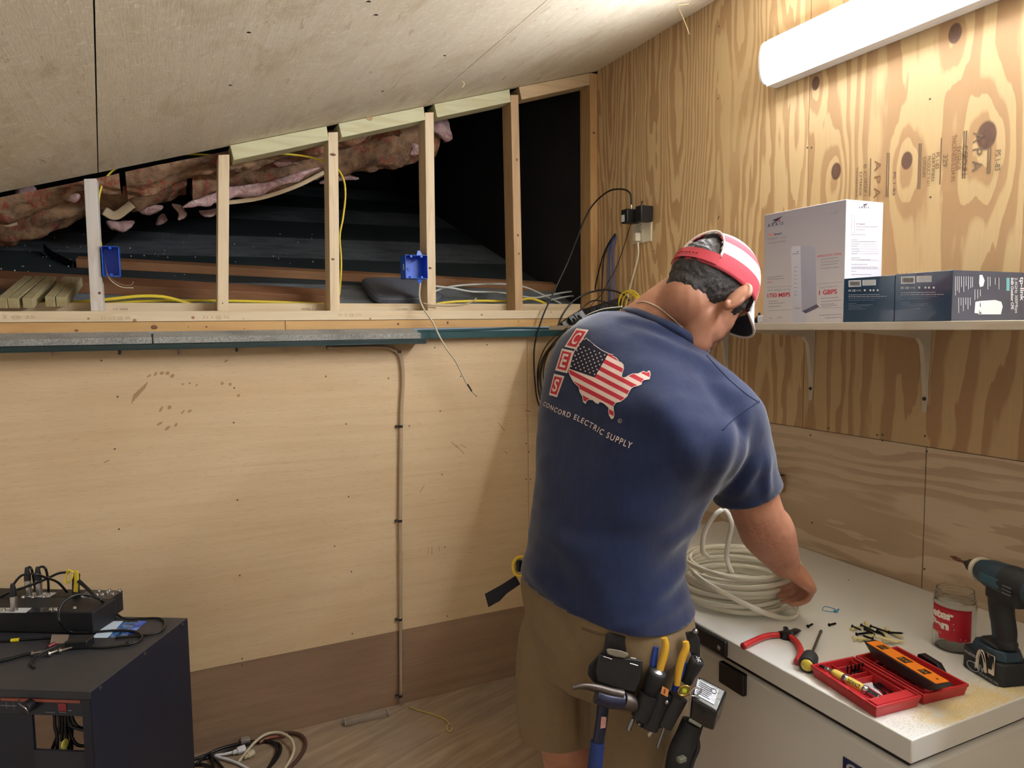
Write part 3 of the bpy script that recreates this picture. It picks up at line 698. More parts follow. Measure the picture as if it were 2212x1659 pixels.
def dust(name, m_, blobs, n, r0, r1, label, seed):
    mm = MB(); rnd = random.Random(seed); k = 0; tries = 0
    while k < n and tries < n*30:
        tries += 1; bx, by, sx, sy = rnd.choice(blobs); px = rnd.gauss(bx, sx); py = rnd.gauss(by, sy); p = onZ(px, py, FZ)
        if p.x < FX+.002 or p.y < FY0+.002 or p.x > -.02: continue
        if mnoise.noise(Vector((p.x*22, p.y*22, 0)))+.75 < rnd.random()*.9: continue
        r = rnd.uniform(r0, r1); a = rnd.uniform(0, 6.28)
        mm.add([(p.x+r*math.cos(a+t), p.y+r*math.sin(a+t)*.7, FZ+.0001) for t in (0, 2.1, 4.2)]+[(p.x, p.y, FZ+r*.8)], [(0, 1, 3), (1, 2, 3), (2, 0, 3), (0, 2, 1)]); k += 1
    return tag(mm.build(name, m_, smooth=0), label, 'dust', kind='stuff')
dust('sawdust', SAW, [(2070, 1530, 40, 16), (2140, 1505, 50, 18), (2110, 1520, 60, 22), (2200, 1480, 50, 18), (2045, 1545, 35, 12), (2160, 1495, 45, 16)], 12000, .0007, .0015, 'yellow sawdust scattered over the near right corner of the freezer lid', 3)
dust('sawdust', mat('sawdust_brown', (120, 100, 80), .95), [(1930, 1560, 35, 14), (1975, 1568, 30, 10)], 380, .0004, .0008, 'sparse dark specks on the bright white lid corner', 4)

# ------------------------------------------------------------------ cable coil
CABW = mat('cable_white_jacket', (226, 222, 206), .42, var=.05)
cc = onZ(1612, 1290, FZ); cc = Vector((-.485, -1.455, FZ))
coil = thing('cable_coil', 'coil of flat white electrical cable lying on the freezer by the hand', 'cable', cc)
m = MB(); rnd = random.Random(5)
pts = []; turns = 17
lv = 0
for k in range(turns*20):
    a = 2*math.pi*k/20; tn = k/20
    layer = tn % 6; h = .0078+layer*.0165+.004*math.sin(a*1.0+tn*2); 
    R_ = .124+.008*math.floor(tn/6)+.006*math.sin(a+tn*1.7)+.004*math.sin(2*a+tn)+(layer*.0015)
    tilt = .010*layer/6*math.sin(a+.8)+.006*math.sin(a-1+tn)*(layer/6)
    pts.append((R_*1.05*math.cos(a), R_*.98*math.sin(a), max(.0075, h+tilt)))
# one smooth strand
m.tube(pts, .0062, 8, 2, flat=.0026, up=(0, 0, 1)); m.build('strands', CABW, coil, smooth=180)
def w2(p, root): return tuple(Vector(p)-root.location)
def px_pts(lst, root=None):
    out = [atd(x, y, d) for x, y, d in lst]; return [w2(p, root) for p in out] if root else out
m = MB(); m.tube(px_pts([(1532, 1205, 1.82), (1518, 1190, 1.80), (1522, 1150, 1.78), (1545, 1112, 1.76), (1566, 1103, 1.76), (1580, 1130, 1.76), (1573, 1172, 1.78), (1570, 1205, 1.80), (1580, 1235, 1.80), (1586, 1248, 1.81)], coil), .0062, 8, 8, flat=.0028, up=tuple(RT)); m.build('raised_loop', CABW, coil, smooth=180)
lo = [atd(1498, 1238, 1.76), atd(1530, 1262, 1.735), atd(1590, 1295, 1.72), atd(1640, 1319, 1.705)]+[onZ(x, y, FZ+h) for x, y, h in ((1685, 1334, .007), (1712, 1334, .007), (1725, 1320, .008), (1722, 1303, .016))]
m = MB(); m.tube([w2(p, coil) for p in lo], .0066, 8, 8, flat=.0030, up=(0, 0, 1)); m.build('loose_end', CABW, coil, smooth=180)
# white towel-like backing sheet edge under the coil
# ------------------------------------------------------------------ small things on the lid
def on_lid(x, y, h=0.0): return onZ(x, y, FZ+h)
STEEL = mat('tool_steel', (150, 150, 154), .3, 1.0); DSTEEL = mat('tool_steel_dark', (52, 52, 58), .45, .7); REDG = mat('grip_red', (186, 40, 42), .42, coat=.2)
# pliers with red grips
pl = thing('diagonal_pliers', 'pliers with open red handles lying on the freezer edge', 'pliers', on_lid(1690, 1375)); M0 = loc_of(pl)
piv = on_lid(1698, 1372, .008)
m = MB(); m.M = M0; m.tube([on_lid(1605, 1396, .008), on_lid(1630, 1384, .009), on_lid(1655, 1374, .009), on_lid(1682, 1371, .008)], .0075, 12, 8, rs=lambda q: 1.0-.15*q); m.build('handle_grip', REDG, pl, smooth=180)
m = MB(); m.M = M0; m.tube([on_lid(1722, 1430, .008), on_lid(1730, 1410, .009), on_lid(1722, 1388, .009), on_lid(1706, 1374, .008)], .0075, 12, 8, rs=lambda q: 1.0-.15*q); m.build('handle_grip', REDG, pl, smooth=180)
m = MB(); m.M = M0; m.cyl(piv-Vector((0, 0, .007)), piv+Vector((0, 0, .006)), .012, n=18)
m.tube([on_lid(1684, 1371, .008), on_lid(1700, 1368, .008), on_lid(1712, 1366, .008), on_lid(1722, 1360, .006)], .007, 8, 6, flat=.010, up=(0, 0, 1), rs=lambda q: 1-.6*max(0, q-.5)*2)
m.tube([on_lid(1706, 1376, .008), on_lid(1700, 1366, .008), on_lid(1697, 1356, .006)], .007, 8, 6, flat=.006, up=(0, 0, 1), rs=lambda q: 1-.5*q); m.build('jaws', DSTEEL, pl, smooth=60)
# stubby screwdriver, black grip with yellow end
sd2 = thing('screwdriver', 'stubby screwdriver with black and yellow handle beside the red bit case', 'screwdriver', on_lid(1750, 1425)); M0 = loc_of(sd2)
a = on_lid(1743, 1438, .0165); b = on_lid(1774, 1362, .010); ax_ = (b-a).normalized(); L_ = (b-a).length
YG = mat('handle_yellow', (206, 180, 60), .3, coat=.5)
m = MB(); m.M = M0; m.lathe(a, b, [(0, .002), (.002, .0155), (.010, .0185), (.030, .0175), (.046, .0165), (.052, .013)], 24); m.build('grip', mat('rubber_grip_black', (30, 30, 30), .75, bump=.3, bscale=900), sd2, smooth=50)
m = MB(); m.M = M0; m.lathe(a, b, [(-.003, .001), (-.002, .010), (.001, .0125), (.052, .012), (.058, .0105), (.062, .007)], 20); m.build('handle_core', YG, sd2, smooth=50)
m = MB(); m.M = M0; m.cyl(a+ax_*.060, a+ax_*(L_-.012), .0032, n=12); m.lathe(a+ax_*(L_-.012), b, [(0, .0040), (.010, .0032), (.014, .0018)], 12); m.build('shaft', STEEL, sd2, smooth=50)
# black drywall screws
def screw(pa, pb, label, m_=None, r=.0019, name='screw', grp='loose screws on the freezer lid', head=.0042, par=None):
    m_ = m_ or mat('screw_black', (24, 20, 20), .45, .5); a, b = Vector(pa), Vector(pb); L = (b-a).length; m = MB(); off = a if par is None else Vector((0, 0, 0))
    m.lathe(a-off, b-off, [(0, head*.9), (.0006, head), (.0016, head*.75), (.0040, r), (L*.8, r*.95), (L, .0002)], 10)
    k = .006
    while k < L*.85: m.lathe(a-off, b-off, [(k-.0005, r*.9), (k, r*1.28), (k+.0005, r*.9)], 8, caps=False); k += .0016
    o = m.build(name, m_, par, smooth=50)
    if par is None: o.location = off; tag(o, label, 'screw', grp)
    return o
screw(on_lid(1745, 1353, .004), on_lid(1757, 1347, .003), 'short black screw lying alone above the pliers jaws'); screw(on_lid(1791, 1350, .004), on_lid(1807, 1346, .003), 'black screw lying alone, right of the other loose one')
# pile of screws and anchors
GOLDP = mat('anchor_plastic_cream', (214, 200, 150), .35, coat=.3); rnd = random.Random(11)
pile = [((1838, 1360), (1868, 1352), 1), ((1840, 1352), (1862, 1362), 0), ((1860, 1350), (1905, 1372), 0), ((1868, 1358), (1900, 1378), 0), ((1842, 1378), (1880, 1380), 1), ((1880, 1352), (1930, 1370), 0), ((1895, 1362), (1915, 1376), 0),
        ((1912, 1358), (1950, 1378), 1), ((1920, 1366), (1953, 1368), 0), ((1850, 1370), (1880, 1366), 0), ((1905, 1382), (1954, 1386), 1), ((1890, 1374), (1940, 1388), 1), ((1855, 1384), (1890, 1370), 1), ((1870, 1345), (1890, 1368), 1), ((1885, 1380), (1862, 1372), 0), ((1925, 1384), (1900, 1360), 1)]
where = ['far left', 'upper left', 'upper left', 'middle', 'lower left', 'top', 'middle', 'right', 'far right', 'left', 'lower right', 'lower right', 'lower left', 'top', 'centre', 'right']
for i, (a, b, k) in enumerate(pile):
    h = .004+.008*(i % 3)*.6
    A = on_lid(a[0], a[1], h); B = on_lid(b[0], b[1], max(.003, h-.003))
    if k: 
        L = (B-A).length; m = MB(); m.lathe(A-A, B-A, [(0, .0045), (.0012, .0048), (.002, .0033), (L*.5, .0036), (L*.85, .003), (L, .0016)], 10); o = m.build('wall_anchor', GOLDP, smooth=50); o.location = A
        tag(o, 'cream plastic wall anchor in the heap of fixings beyond the spirit level', 'anchor', 'heap of cream wall anchors')
    else: screw(A, B, 'black screw tangled in the heap of fixings beyond the spirit level', grp='heap of black screws')
# blue twist clip and its ring
m = MB(); A = on_lid(1800, 1318, .003); m.M = Matrix.Translation(-A)
m.tube([on_lid(1776, 1316, .001), on_lid(1782, 1310, .002), on_lid(1796, 1313, .002), on_lid(1804, 1316, .002)], .0009, 6, 6); m.tube([on_lid(1776, 1318, .001), on_lid(1790, 1321, .001), on_lid(1803, 1321, .001)], .0009, 6, 6)
m.ball(on_lid(1806, 1320, .003), (.0055, .0045, .003), 12, 8); m.ball(on_lid(1811, 1317, .003), (.003, .0022, .003), 8, 6)
o = m.build('earplug_clip', mat('clip_blue', (40, 140, 190), .3, coat=.4), smooth=180); o.location = A; tag(o, 'tiny blue wire clip lying alone right of the coil', 'clip')
m = MB(); A = on_lid(1832, 1254, .0004)
m.add([(0, 0, 0), (.006, .001, 0), (.007, .003, .001), (.001, .002, .0005)], [(0, 1, 2, 3)]); m.add([(0, 0, .0003), (.006, .001, .0003), (.007, .003, .0013), (.001, .002, .0008)], [(3, 2, 1, 0)]); o = m.build('paint_chip', mat('chip_dark', (90, 80, 76), .8), smooth=0); o.location = A; tag(o, 'small dark chip on the bare middle of the lid', 'chip')
# =================================================================== PERSON
HB = Vector((-.95, -1.53, 0)); _ph = math.radians(72)
FV = Vector((math.sin(_ph), math.cos(_ph), 0)); RV = Vector((math.cos(_ph), -math.sin(_ph), 0)); ZV = Vector((0, 0, 1))
def W(f, r, z): return HB+FV*f+RV*r+ZV*z
person = thing('person', 'man in navy t-shirt and striped cap seen from behind, bent over the white freezer', 'person', HB)
def finish_mesh(vs, fs, name, mats, parent, smooth=180):
    off = parent.location if parent is not None else Vector((0, 0, 0))
    me = bpy.data.meshes.new(name); me.from_pydata([tuple(Vector(v)-off) for v in vs], [], [tuple(f) for f in fs])
    for m_ in (mats if isinstance(mats, list) else [mats]): me.materials.append(m_)
    me.shade_smooth()
    if smooth < 180: me.set_sharp_from_angle(angle=math.radians(smooth))
    o = bpy.data.objects.new(name, me); COL.objects.link(o); o.parent = parent; return o
def organic(mb, voxel, smooth):
    """union of overlapping closed shells as one continuous surface; returns (verts Nx3, faces)"""
    me = bpy.data.meshes.new('tmp'); me.from_pydata(mb.v, [], mb.f)
    bm = bmesh.new(); bm.from_mesh(me); bmesh.ops.recalc_face_normals(bm, faces=bm.faces); bm.to_mesh(me); bm.free()
    o = bpy.data.objects.new('tmp', me); COL.objects.link(o)
    r = o.modifiers.new('r', 'REMESH'); r.mode = 'VOXEL'; r.voxel_size = voxel
    if smooth: s_ = o.modifiers.new('s', 'SMOOTH'); s_.factor = .5; s_.iterations = smooth
    dg = bpy.context.evaluated_depsgraph_get(); ev = bpy.data.meshes.new_from_object(o.evaluated_get(dg))
    n = len(ev.vertices); co = np.empty(n*3); ev.vertices.foreach_get('co', co)
    fs = [tuple(p.vertices) for p in ev.polygons]
    bpy.data.objects.remove(o); bpy.data.meshes.remove(me); bpy.data.meshes.remove(ev)
    return co.reshape(-1, 3), fs
def vnormals(co, fs):
    me = bpy.data.meshes.new('n'); me.from_pydata([tuple(c) for c in co], [], fs); me.update()
    nn = np.empty(len(co)*3); me.vertex_normals.foreach_get('vector', nn); bpy.data.meshes.remove(me); return nn.reshape(-1, 3)
def limb(mb, pts, rs, n=16, per=6, squash=None, up=(0, 0, 1)):
    P = catmull(pts, per); Q = catmull([(r, 0, 0) for r in rs], per)
    for p, r in ((P[0], Q[0][0]), (P[-1], Q[-1][0])): mb.ball(p, r*.98, 14, 10)
    rings = []; prev = None
    for i, p in enumerate(P):
        t = (P[min(i+1, len(P)-1)]-P[max(i-1, 0)]).normalized(); u = t.orthogonal() if prev is None else prev-t*prev.dot(t)
        u.normalize(); prev = u; v = t.cross(u)
        rings.append([p+(u*math.cos(2*math.pi*k/n)+v*math.sin(2*math.pi*k/n))*Q[i][0] for k in range(n)])
    mb.ring_sweep(rings)
def sring(c, a, b, rho, tau, n=40, p=2.4):
    """super-elliptic ring at c: a = half width to the right, b = half depth forward"""
    R_ = RV*math.cos(rho)-ZV*math.sin(rho); F_ = FV*math.cos(tau)-ZV*math.sin(tau)
    out = []
    for k in range(n):
        t = 2*math.pi*k/n; ct, st = math.cos(t), math.sin(t)
        e = 2/p; out.append(c+R_*(a*math.copysign(abs(ct)**e, ct))+F_*(b*math.copysign(abs(st)**e, st)))
    return out
VIEW = math.radians(72-33)
def fit(yc, xl, xr, d, b, rho, tau, shrink=0.0, p=2.4):
    c = atd((xl+xr)/2, yc, d); w_ = (xr-xl)/2*d/F
    a = math.sqrt(max(w_*w_-(b*math.sin(VIEW))**2, .0004))/math.cos(VIEW)
    return c, a-shrink, b-shrink, rho, tau, p
torso_spec = [(1342, 1126, 1494, 1.60, .150, .10, .0), (1290, 1121, 1488, 1.60, .152, .10, .0), (1200, 1142, 1462, 1.60, .150, .12, .05), (1100, 1156, 1480, 1.60, .152, .16, .10),
              (1000, 1164, 1526, 1.605, .155, .20, .14), (900, 1170, 1588, 1.605, .155, .27, .2), (845, 1186, 1590, 1.605, .145, .32, .25), (795, 1220, 1572, 1.61, .130, .38, .3),
              (760, 1262, 1552, 1.62, .110, .42, .35), (734, 1312, 1532, 1.63, .085, .42, .40), (708, 1372, 1512, 1.64, .060, .38, .42)]
def torso(mb, shrink=0.0, skip=0):
    rings = []
    for (y, xl, xr, d, b, rho, tau) in torso_spec[skip:]:
        c, a, b_, r_, t_, p = fit(y, xl, xr, d, b, rho, tau, shrink); rings.append(sring(c, a, b_, r_, t_, p=p))
    # smooth interpolation between rings
    fine = []
    for k in range(40): fine.append(catmull([r[k] for r in rings], 4))
    mb.ring_sweep([[fine[k][i] for k in range(40)] for i in range(len(fine[0]))])

sh_R = atd(1562, 898, 1.545); el_R = atd(1641, 1118, 1.60); wr_R = atd(1696, 1218, 1.69); hd_R = atd(1722, 1262, 1.72)
sl_R = atd(1615, 1062, 1.588)
sh_L = atd(1270, 806, 1.72); el_L = sh_L+FV*.12+ZV*-.24+RV*-.06; wr_L = W(.30, -.12, 1.06); sl_L = sh_L.lerp(el_L, .72)

# ---- t-shirt -------------------------------------------------------------
sb = MB(); torso(sb)
limb(sb, [atd(1480, 815, 1.60), sh_R, atd(1590, 975, 1.56), sl_R+(sl_R-sh_R).normalized()*.04], [.075, .084, .078, .077])
limb(sb, [atd(1340, 805, 1.69), sh_L, sl_L+(sl_L-sh_L).normalized()*.04], [.07, .078, .072])
co, fs = organic(sb, .0075, 26)
nn = vnormals(co, fs)
def fold(p, c, axis, length, width, amp, bend=0.0):
    """one cloth fold: a soft ridge along axis through c"""
    d = p-np.array(c); ax = np.array(axis); ax = ax/np.linalg.norm(ax)
    t = d@ax; q = d-np.outer(t, ax); dist = np.linalg.norm(q+np.outer(bend*t*t, np.array([0, 0, 1.0])), axis=1)
    return amp*np.exp(-(dist/width)**2)*np.exp(-(t/length)**4)
disp = np.zeros(len(co))
def imgp(x, y, d): return np.array(atd(x, y, d))
for (xa, ya, xb_, yb, d, wd, am) in ((1540, 1075, 1500, 1200, 1.50, .020, .008), (1520, 1130, 1440, 1170, 1.49, .018, .006), (1500, 1230, 1380, 1290, 1.48, .022, .007), (1490, 1300, 1330, 1335, 1.48, .016, .005),
                                   (1560, 900, 1520, 1050, 1.50, .022, .008), (1600, 900, 1560, 1060, 1.50, .016, .006), (1630, 1000, 1600, 1070, 1.50, .014, .006), (1655, 990, 1660, 1060, 1.50, .012, .006),
                                   (1400, 860, 1500, 1010, 1.47, .03, .006), (1300, 880, 1470, 880, 1.46, .05, .005), (1180, 1150, 1300, 1250, 1.5, .03, .005), (1140, 1230, 1230, 1290, 1.55, .018, .006),
                                   (1330, 1100, 1450, 1130, 1.46, .035, .004), (1240, 1180, 1400, 1220, 1.47, .03, .004), (1350, 690, 1480, 730, 1.6, .01, .005), (1380, 720, 1540, 790, 1.55, .012, .004)):
    a = imgp(xa, ya, d); b = imgp(xb_, yb, d); L = np.linalg.norm(b-a)/2+.01
    # distance measured across the view only, so the fold lands on the cloth surface
    fwd = np.array(FW); pj = co-np.outer((co-a)@fwd, fwd); aj = a; bj = b-fwd*((b-a)@fwd)
    disp += fold(pj, (aj+bj)/2, bj-aj, L, wd, am)*np.clip(-(nn@fwd)*2, 0, 1)
for i in range(len(co)):
    q = Vector(co[i]); disp[i] += .0035*mnoise.noise(q*7)+.0015*mnoise.noise(q*19+Vector((0, 0, q.z*10)))
co = co+nn*(disp*1.7)[:, None]
# open the shirt at hem, sleeves and neck
hemR = torso_spec[0]; hc, ha, hb_, hr, ht, _p = fit(*hemR)
hem_n = (ZV*math.cos(.10)+RV*math.sin(.10)*1.0)
hem_c = atd(1312, 1268, 1.60)
neck_c = atd(1442, 712, 1.64); neck_n = (ZV*.86+FV*.42+RV*.28).normalized()
cut = [(hem_c, -(ZV*.985+RV*.17).normalized(), 9), (sl_R, (sl_R-sh_R).normalized(), .10), (sl_L, (sl_L-sh_L).normalized(), .098), (neck_c, neck_n, .16)]
def cut_open(vs, faces, cuts):
    """cut a closed surface cleanly along local planes and drop what lies beyond them"""
    bm = bmesh.new(); V = [bm.verts.new(tuple(v)) for v in vs]
    for f in faces: bm.faces.new([V[i] for i in f])
    for c, n_, R_ in cuts:
        c, n_ = Vector(c), Vector(n_).normalized()
        def near(p, lo):
            d = p-c; al = d.dot(n_); return lo < al < max(R_, .12) and (d-n_*al).length < (R_ if R_ > .11 else .094)
        fcs = [f for f in bm.faces if near(f.calc_center_median(), -.03)]
        gm = list({v for f in fcs for v in f.verts})+list({e for f in fcs for e in f.edges})+fcs
        bmesh.ops.bisect_plane(bm, geom=gm, plane_co=c, plane_no=n_, dist=.0002)
        bmesh.ops.delete(bm, geom=[f for f in bm.faces if near(f.calc_center_median(), 1e-5)], context='FACES')
    lone = [v for v in bm.verts if not v.link_faces]; bmesh.ops.delete(bm, geom=lone, context='VERTS')
    bm.verts.index_update(); out = [v.co.copy() for v in bm.verts], [tuple(v.index for v in f.verts) for f in bm.faces]; bm.free(); return out
scos, sfs = cut_open(co, fs, cut)
g = G('tshirt_navy_cotton'); x, y, z = g.coord(); n1 = g.noise(g.vec(x*900, y*900, z*900), 1, 2); n2 = g.noise(g.vec(x*60, y*60, z*25), 1, 4, .7)
g.col(g.mix(n2.step(.3, .75)*.35, srgb(25, 36, 70)+(1,), srgb(41, 54, 92)+(1,))); g.rough(.92); g.b.inputs['Sheen Weight'].default_value = .35; g.b.inputs['Sheen Roughness'].default_value = .5
g.b.inputs['Specular IOR Level'].default_value = .2
g.bump(n1+n2*2.0, .35, .0012); NAVY = g.m
shirt = finish_mesh(scos, sfs, 'tshirt', NAVY, person)
sm = shirt.modifiers.new('thickness', 'SOLIDIFY'); sm.thickness = .003; sm.offset = -1
shirt_bvh = BVHTree.FromPolygons([tuple(v) for v in scos], sfs)

# collar rib
ring = []
for k in range(48):
    t = 2*math.pi*k/48
    u = RV*math.cos(t)+FV*math.sin(t); u = (u-neck_n*u.dot(neck_n)).normalized()
    o_ = neck_c-neck_n*.004
    hit = shirt_bvh.ray_cast(o_-neck_n*.006, u, .2)
    ring.append((hit[0] if hit[0] is not None else o_+u*.07)+neck_n*.006)
cl = MB(); cl.M = Matrix.Translation(-HB); cl.tube(ring, .0035, 8, 1, closed=True, flat=.011, up=tuple(u), raw=True)
cl = MB(); cl.M = Matrix.Translation(-HB)
rs_ = []
for k, p in enumerate(ring):
    out = (p-neck_c); out = (out-neck_n*out.dot(neck_n)).normalized(); q = p
    rs_.append([q+out*.004-neck_n*.010, q+out*.003+neck_n*.000, q-out*.002+neck_n*.008, q-out*.006+neck_n*.009, q-out*.004-neck_n*.004, q-out*.0-neck_n*.011])
cl.ring_sweep(rs_, closed=True); cl.build('collar', NAVY, shirt, smooth=180)

# ---- skin ----------------------------------------------------------------
HC = atd(1536, 622, 1.625)
psi, pit = math.radians(80), math.radians(40)
hF = Vector((math.sin(psi)*math.cos(pit), math.cos(psi)*math.cos(pit), -math.sin(pit)))
hU = Vector((math.sin(psi)*math.sin(pit), math.cos(psi)*math.sin(pit), math.cos(pit)))
hR = hF.cross(hU)
roll_h = math.radians(6); hR, hU = (hR*math.cos(roll_h)-hU*math.sin(roll_h)), (hU*math.cos(roll_h)+hR*math.sin(roll_h))
def HD(f, r, u): return HC+hF*f+hR*r+hU*u
def ell(mb, c, rf, rr, ru, nu=24, nv=16):
    rg = []
    for j in range(nv+1):
        a = math.pi*j/nv; q = max(math.sin(a), 1e-3)
        rg.append([c+hF*(rf*q*math.cos(2*math.pi*k/nu))+hR*(rr*q*math.sin(2*math.pi*k/nu))-hU*(ru*math.cos(a)) for k in range(nu)])
    mb.ring_sweep(rg)
bb = MB(); torso(bb, .022, 1)
ell(bb, HD(0, 0, .005), .098, .076, .095)               # cranium
ell(bb, HD(.035, 0, -.045), .062, .062, .075)           # face
ell(bb, HD(.062, 0, -.100), .032, .036, .026)           # chin
ell(bb, HD(.030, .045, -.085), .038, .016, .030); ell(bb, HD(.030, -.045, -.085), .038, .016, .030)   # jaw corners
ell(bb, HD(.085, 0, .005), .016, .055, .012)            # brow
ell(bb, HD(.104, 0, -.038), .014, .013, .014); limb(bb, [HD(.092, 0, -.004), HD(.102, 0, -.032)], [.009, .011])  # nose
ell(bb, HD(.092, 0, -.068), .012, .024, .006); ell(bb, HD(.090, 0, -.078), .011, .020, .006)  # lips
ell(bb, HD(-.045, 0, -.045), .045, .052, .045)          # occiput to nape
nk = atd(1436, 712, 1.655)
limb(bb, [nk, atd(1462, 672, 1.645), HD(-.035, 0, -.065)], [.076, .067, .060])
limb(bb, [atd(1372, 706, 1.66), atd(1420, 668, 1.65), atd(1462, 634, 1.65)], [.05, .048, .045])     # trapezius towards the nape
limb(bb, [HD(.0, .03, -.08), atd(1500, 735, 1.6)], [.035, .04])
limb(bb, [sh_R, sh_R.lerp(el_R, .6), el_R, el_R.lerp(wr_R, .30), el_R.lerp(wr_R, .75), wr_R], [.062, .058, .056, .060, .045, .035])
limb(bb, [sh_L, sh_L.lerp(el_L, .6), el_L, el_L.lerp(wr_L, .3), wr_L], [.060, .054, .048, .046, .031])
# palms
def hand(mb, wr, palm_dir, back_n, side, curl, scale=1.0, thumb_curl=.6):
    """palm along palm_dir, back of hand faces back_n; side=+1 thumb on the cross side"""
    d = palm_dir.normalized(); n_ = (back_n-d*back_n.dot(d)).normalized(); s_ = d.cross(n_)*side
    pal = []
    for t, wd, th in ((-.01, .026, .020), (.02, .034, .019), (.05, .041, .0165), (.08, .042, .0145), (.092, .040, .012)):
        c = wr+d*t*scale; pal.append([c+(s_*(wd*math.copysign(abs(math.cos(a))**.7, math.cos(a)))+n_*(th*math.copysign(abs(math.sin(a))**.8, math.sin(a))))*scale for a in [2*math.pi*k/16 for k in range(16)]])
    mb.ring_sweep(pal)
    fl = [(.031, .040, .024, .020, .0088), (.011, .045, .028, .022, .0092), (-.010, .042, .026, .021, .0088), (-.030, .033, .020, .018, .0078)]
    chains = []
    for i, (off, l1, l2, l3, r) in enumerate(fl):
        p = wr+(d*.085+s_*off)*scale; a = 0; pts = [p-d*.02, p]
        for L, c_ in ((l1, curl[i][0]), (l2, curl[i][1]), (l3, curl[i][2])):
            a += c_; q = (d*math.cos(a)-n_*math.sin(a)+s_*off*1.0).normalized(); p = p+q*L*scale; pts.append(p)
        limb(mb, pts, [r*scale*1.1, r*scale*1.08, r*scale, r*scale*.95, r*scale*.82], 12, 4); chains.append(pts)
    p = wr+(d*.022+s_*.026)*scale; q = (d*.62+s_*.70-n_*.35).normalized(); p2 = p+q*.040*scale
    q2 = (d*.85+s_*.25-n_*(.45+thumb_curl*.4)).normalized(); p3 = p2+q2*.032*scale; p4 = p3+(q2-n_*.25).normalized()*.026*scale
    limb(mb, [p-q*.01, p2, p3, p4], [.0165*scale, .0125*scale, .0108*scale, .0088*scale], 12, 4)
    return chains
hand_dir = (atd(1756, 1262, 1.745)-wr_R).normalized()
chR = hand(bb, wr_R, hand_dir, (RT*.62+UP*.70-FW*.35), -1, [(.75, .95, .5), (.85, .95, .5), (.95, .95, .5), (1.0, .95, .5)], 1.06)
hand(bb, wr_L, (FV*.6-ZV*.7+RV*.3), (FV*.5+ZV*.6-RV*.6), 1, [(.6, .7, .5)]*4)
# legs
hipL = atd(1212, 1370, 1.66); hipR = atd(1385, 1400, 1.55)
knL = HB+FV*-.02+RV*-.10+ZV*.50; knR = HB+FV*.02+RV*.13+ZV*.50
anL = HB+FV*-.05+RV*-.12+ZV*.09; anR = HB+FV*-.02+RV*.16+ZV*.09
knL2 = atd(1205, 1640, 1.66)
for hp, kn, an in ((hipL, knL, anL), (hipR, knR, anR)):
    limb(bb, [hp, hp.lerp(kn, .5), kn, kn.lerp(an, .3), kn.lerp(an, .75), an], [.088, .075, .056, .057, .040, .036])
    limb(bb, [an-ZV*.03-FV*.05, an-ZV*.045+FV*.06, an-ZV*.06+FV*.15], [.036, .036, .028])
bco, bfs = organic(bb, .0052, 5)
g = G('skin_tan'); x, y, z = g.coord()
n1 = g.noise(g.vec(x*18, y*18, z*18), 1, 3, .6); n2 = g.noise(g.vec(x*160, y*160, z*160), 1, 3)
hl = HC-HB  # beard shadow: lower face around chin and jaw
c = g.mix(n1.step(.3, .72)*.55, srgb(184, 132, 106)+(1,), srgb(146, 94, 74)+(1,))
ch = HD(.055, 0, -.090)-HB
dx = (x-ch.x)*(1/.062); dy = (y-ch.y)*(1/.062); dz = (z-ch.z)*(1/.062)
bd = 1.0-(dx*dx+dy*dy+dz*dz).step(.35, 1.3)
c = g.mix(bd*n2.step(.2, .6)*.75, c, srgb(66, 48, 42)+(1,))
# small neck tattoo and forearm hair, soft dark patches that belong to the skin
tp = atd(1385, 674, 1.60)-HB
dx = (x-tp.x)*(1/.016); dz = (z-tp.z)*(1/.009)
c = g.mix((1.0-(dx*dx+dz*dz).step(.3, 1.2))*n2.step(.42, .56)*.6, c, srgb(84, 84, 74)+(1,))
for (fx, fy, fd) in ((1642, 1142, 1.55), (1664, 1170, 1.58), (1690, 1240, 1.6)):
    fp = atd(fx, fy, fd)-HB; dx = (x-fp.x)*(1/.05); dy = (y-fp.y)*(1/.05); dz = (z-fp.z)*(1/.03)
    c = g.mix((1.0-(dx*dx+dy*dy+dz*dz).step(.1, 1.2))*n2.step(.35, .65)*.35, c, srgb(96, 60, 52)+(1,))
g.col(c); g.rough(.52); g.b.inputs['Subsurface Weight'].default_value = .06; g.b.inputs['Subsurface Radius'].default_value = (.01, .004, .002)
g.bump(n2, .25, .0008); SKIN = g.m
body = finish_mesh([Vector(v) for v in bco], bfs, 'body', SKIN, person)

# ears
for sgn in (1, -1):
    e = MB(); e.M = Matrix.Translation(-HB)
    base = HD(-.006, sgn*.074, -.022)
    ax = (hU*.98+hF*.12).normalized(); outv = (hR*sgn*.95+hF*.14).normalized(); th = ax.cross(outv)
    rg = []
    for j in range(13):
        a = math.pi*j/12; q = max(math.sin(a), .02)
        rg.append([base+ax*(-.036*math.cos(a))+outv*(.014+.021*q*math.cos(2*math.pi*k/20)*(1.15 if j > 6 else .85))+th*(.0065*q*math.sin(2*math.pi*k/20)) for k in range(20)])
    e.ring_sweep(rg)
    rim_ = []
    for k in range(17):
        t = -math.pi*.62+math.pi*1.24*k/16
        rim_.append(base+ax*(.037*math.sin(t)+.001)+outv*(.014+.023*math.cos(t)*(1.1 if t > 0 else .85))+th*.002)
    e.tube(rim_, .0052, 8, 2, rs=lambda q: .75+.4*math.sin(math.pi*q))
    e.ball(base-ax*.030+outv*.012, (.009, .008, .012), 12, 8)
    ec, ef = organic(e, .0022, 4)
    finish_mesh([Vector(v)+HB for v in ec], ef, 'ear', SKIN, person)

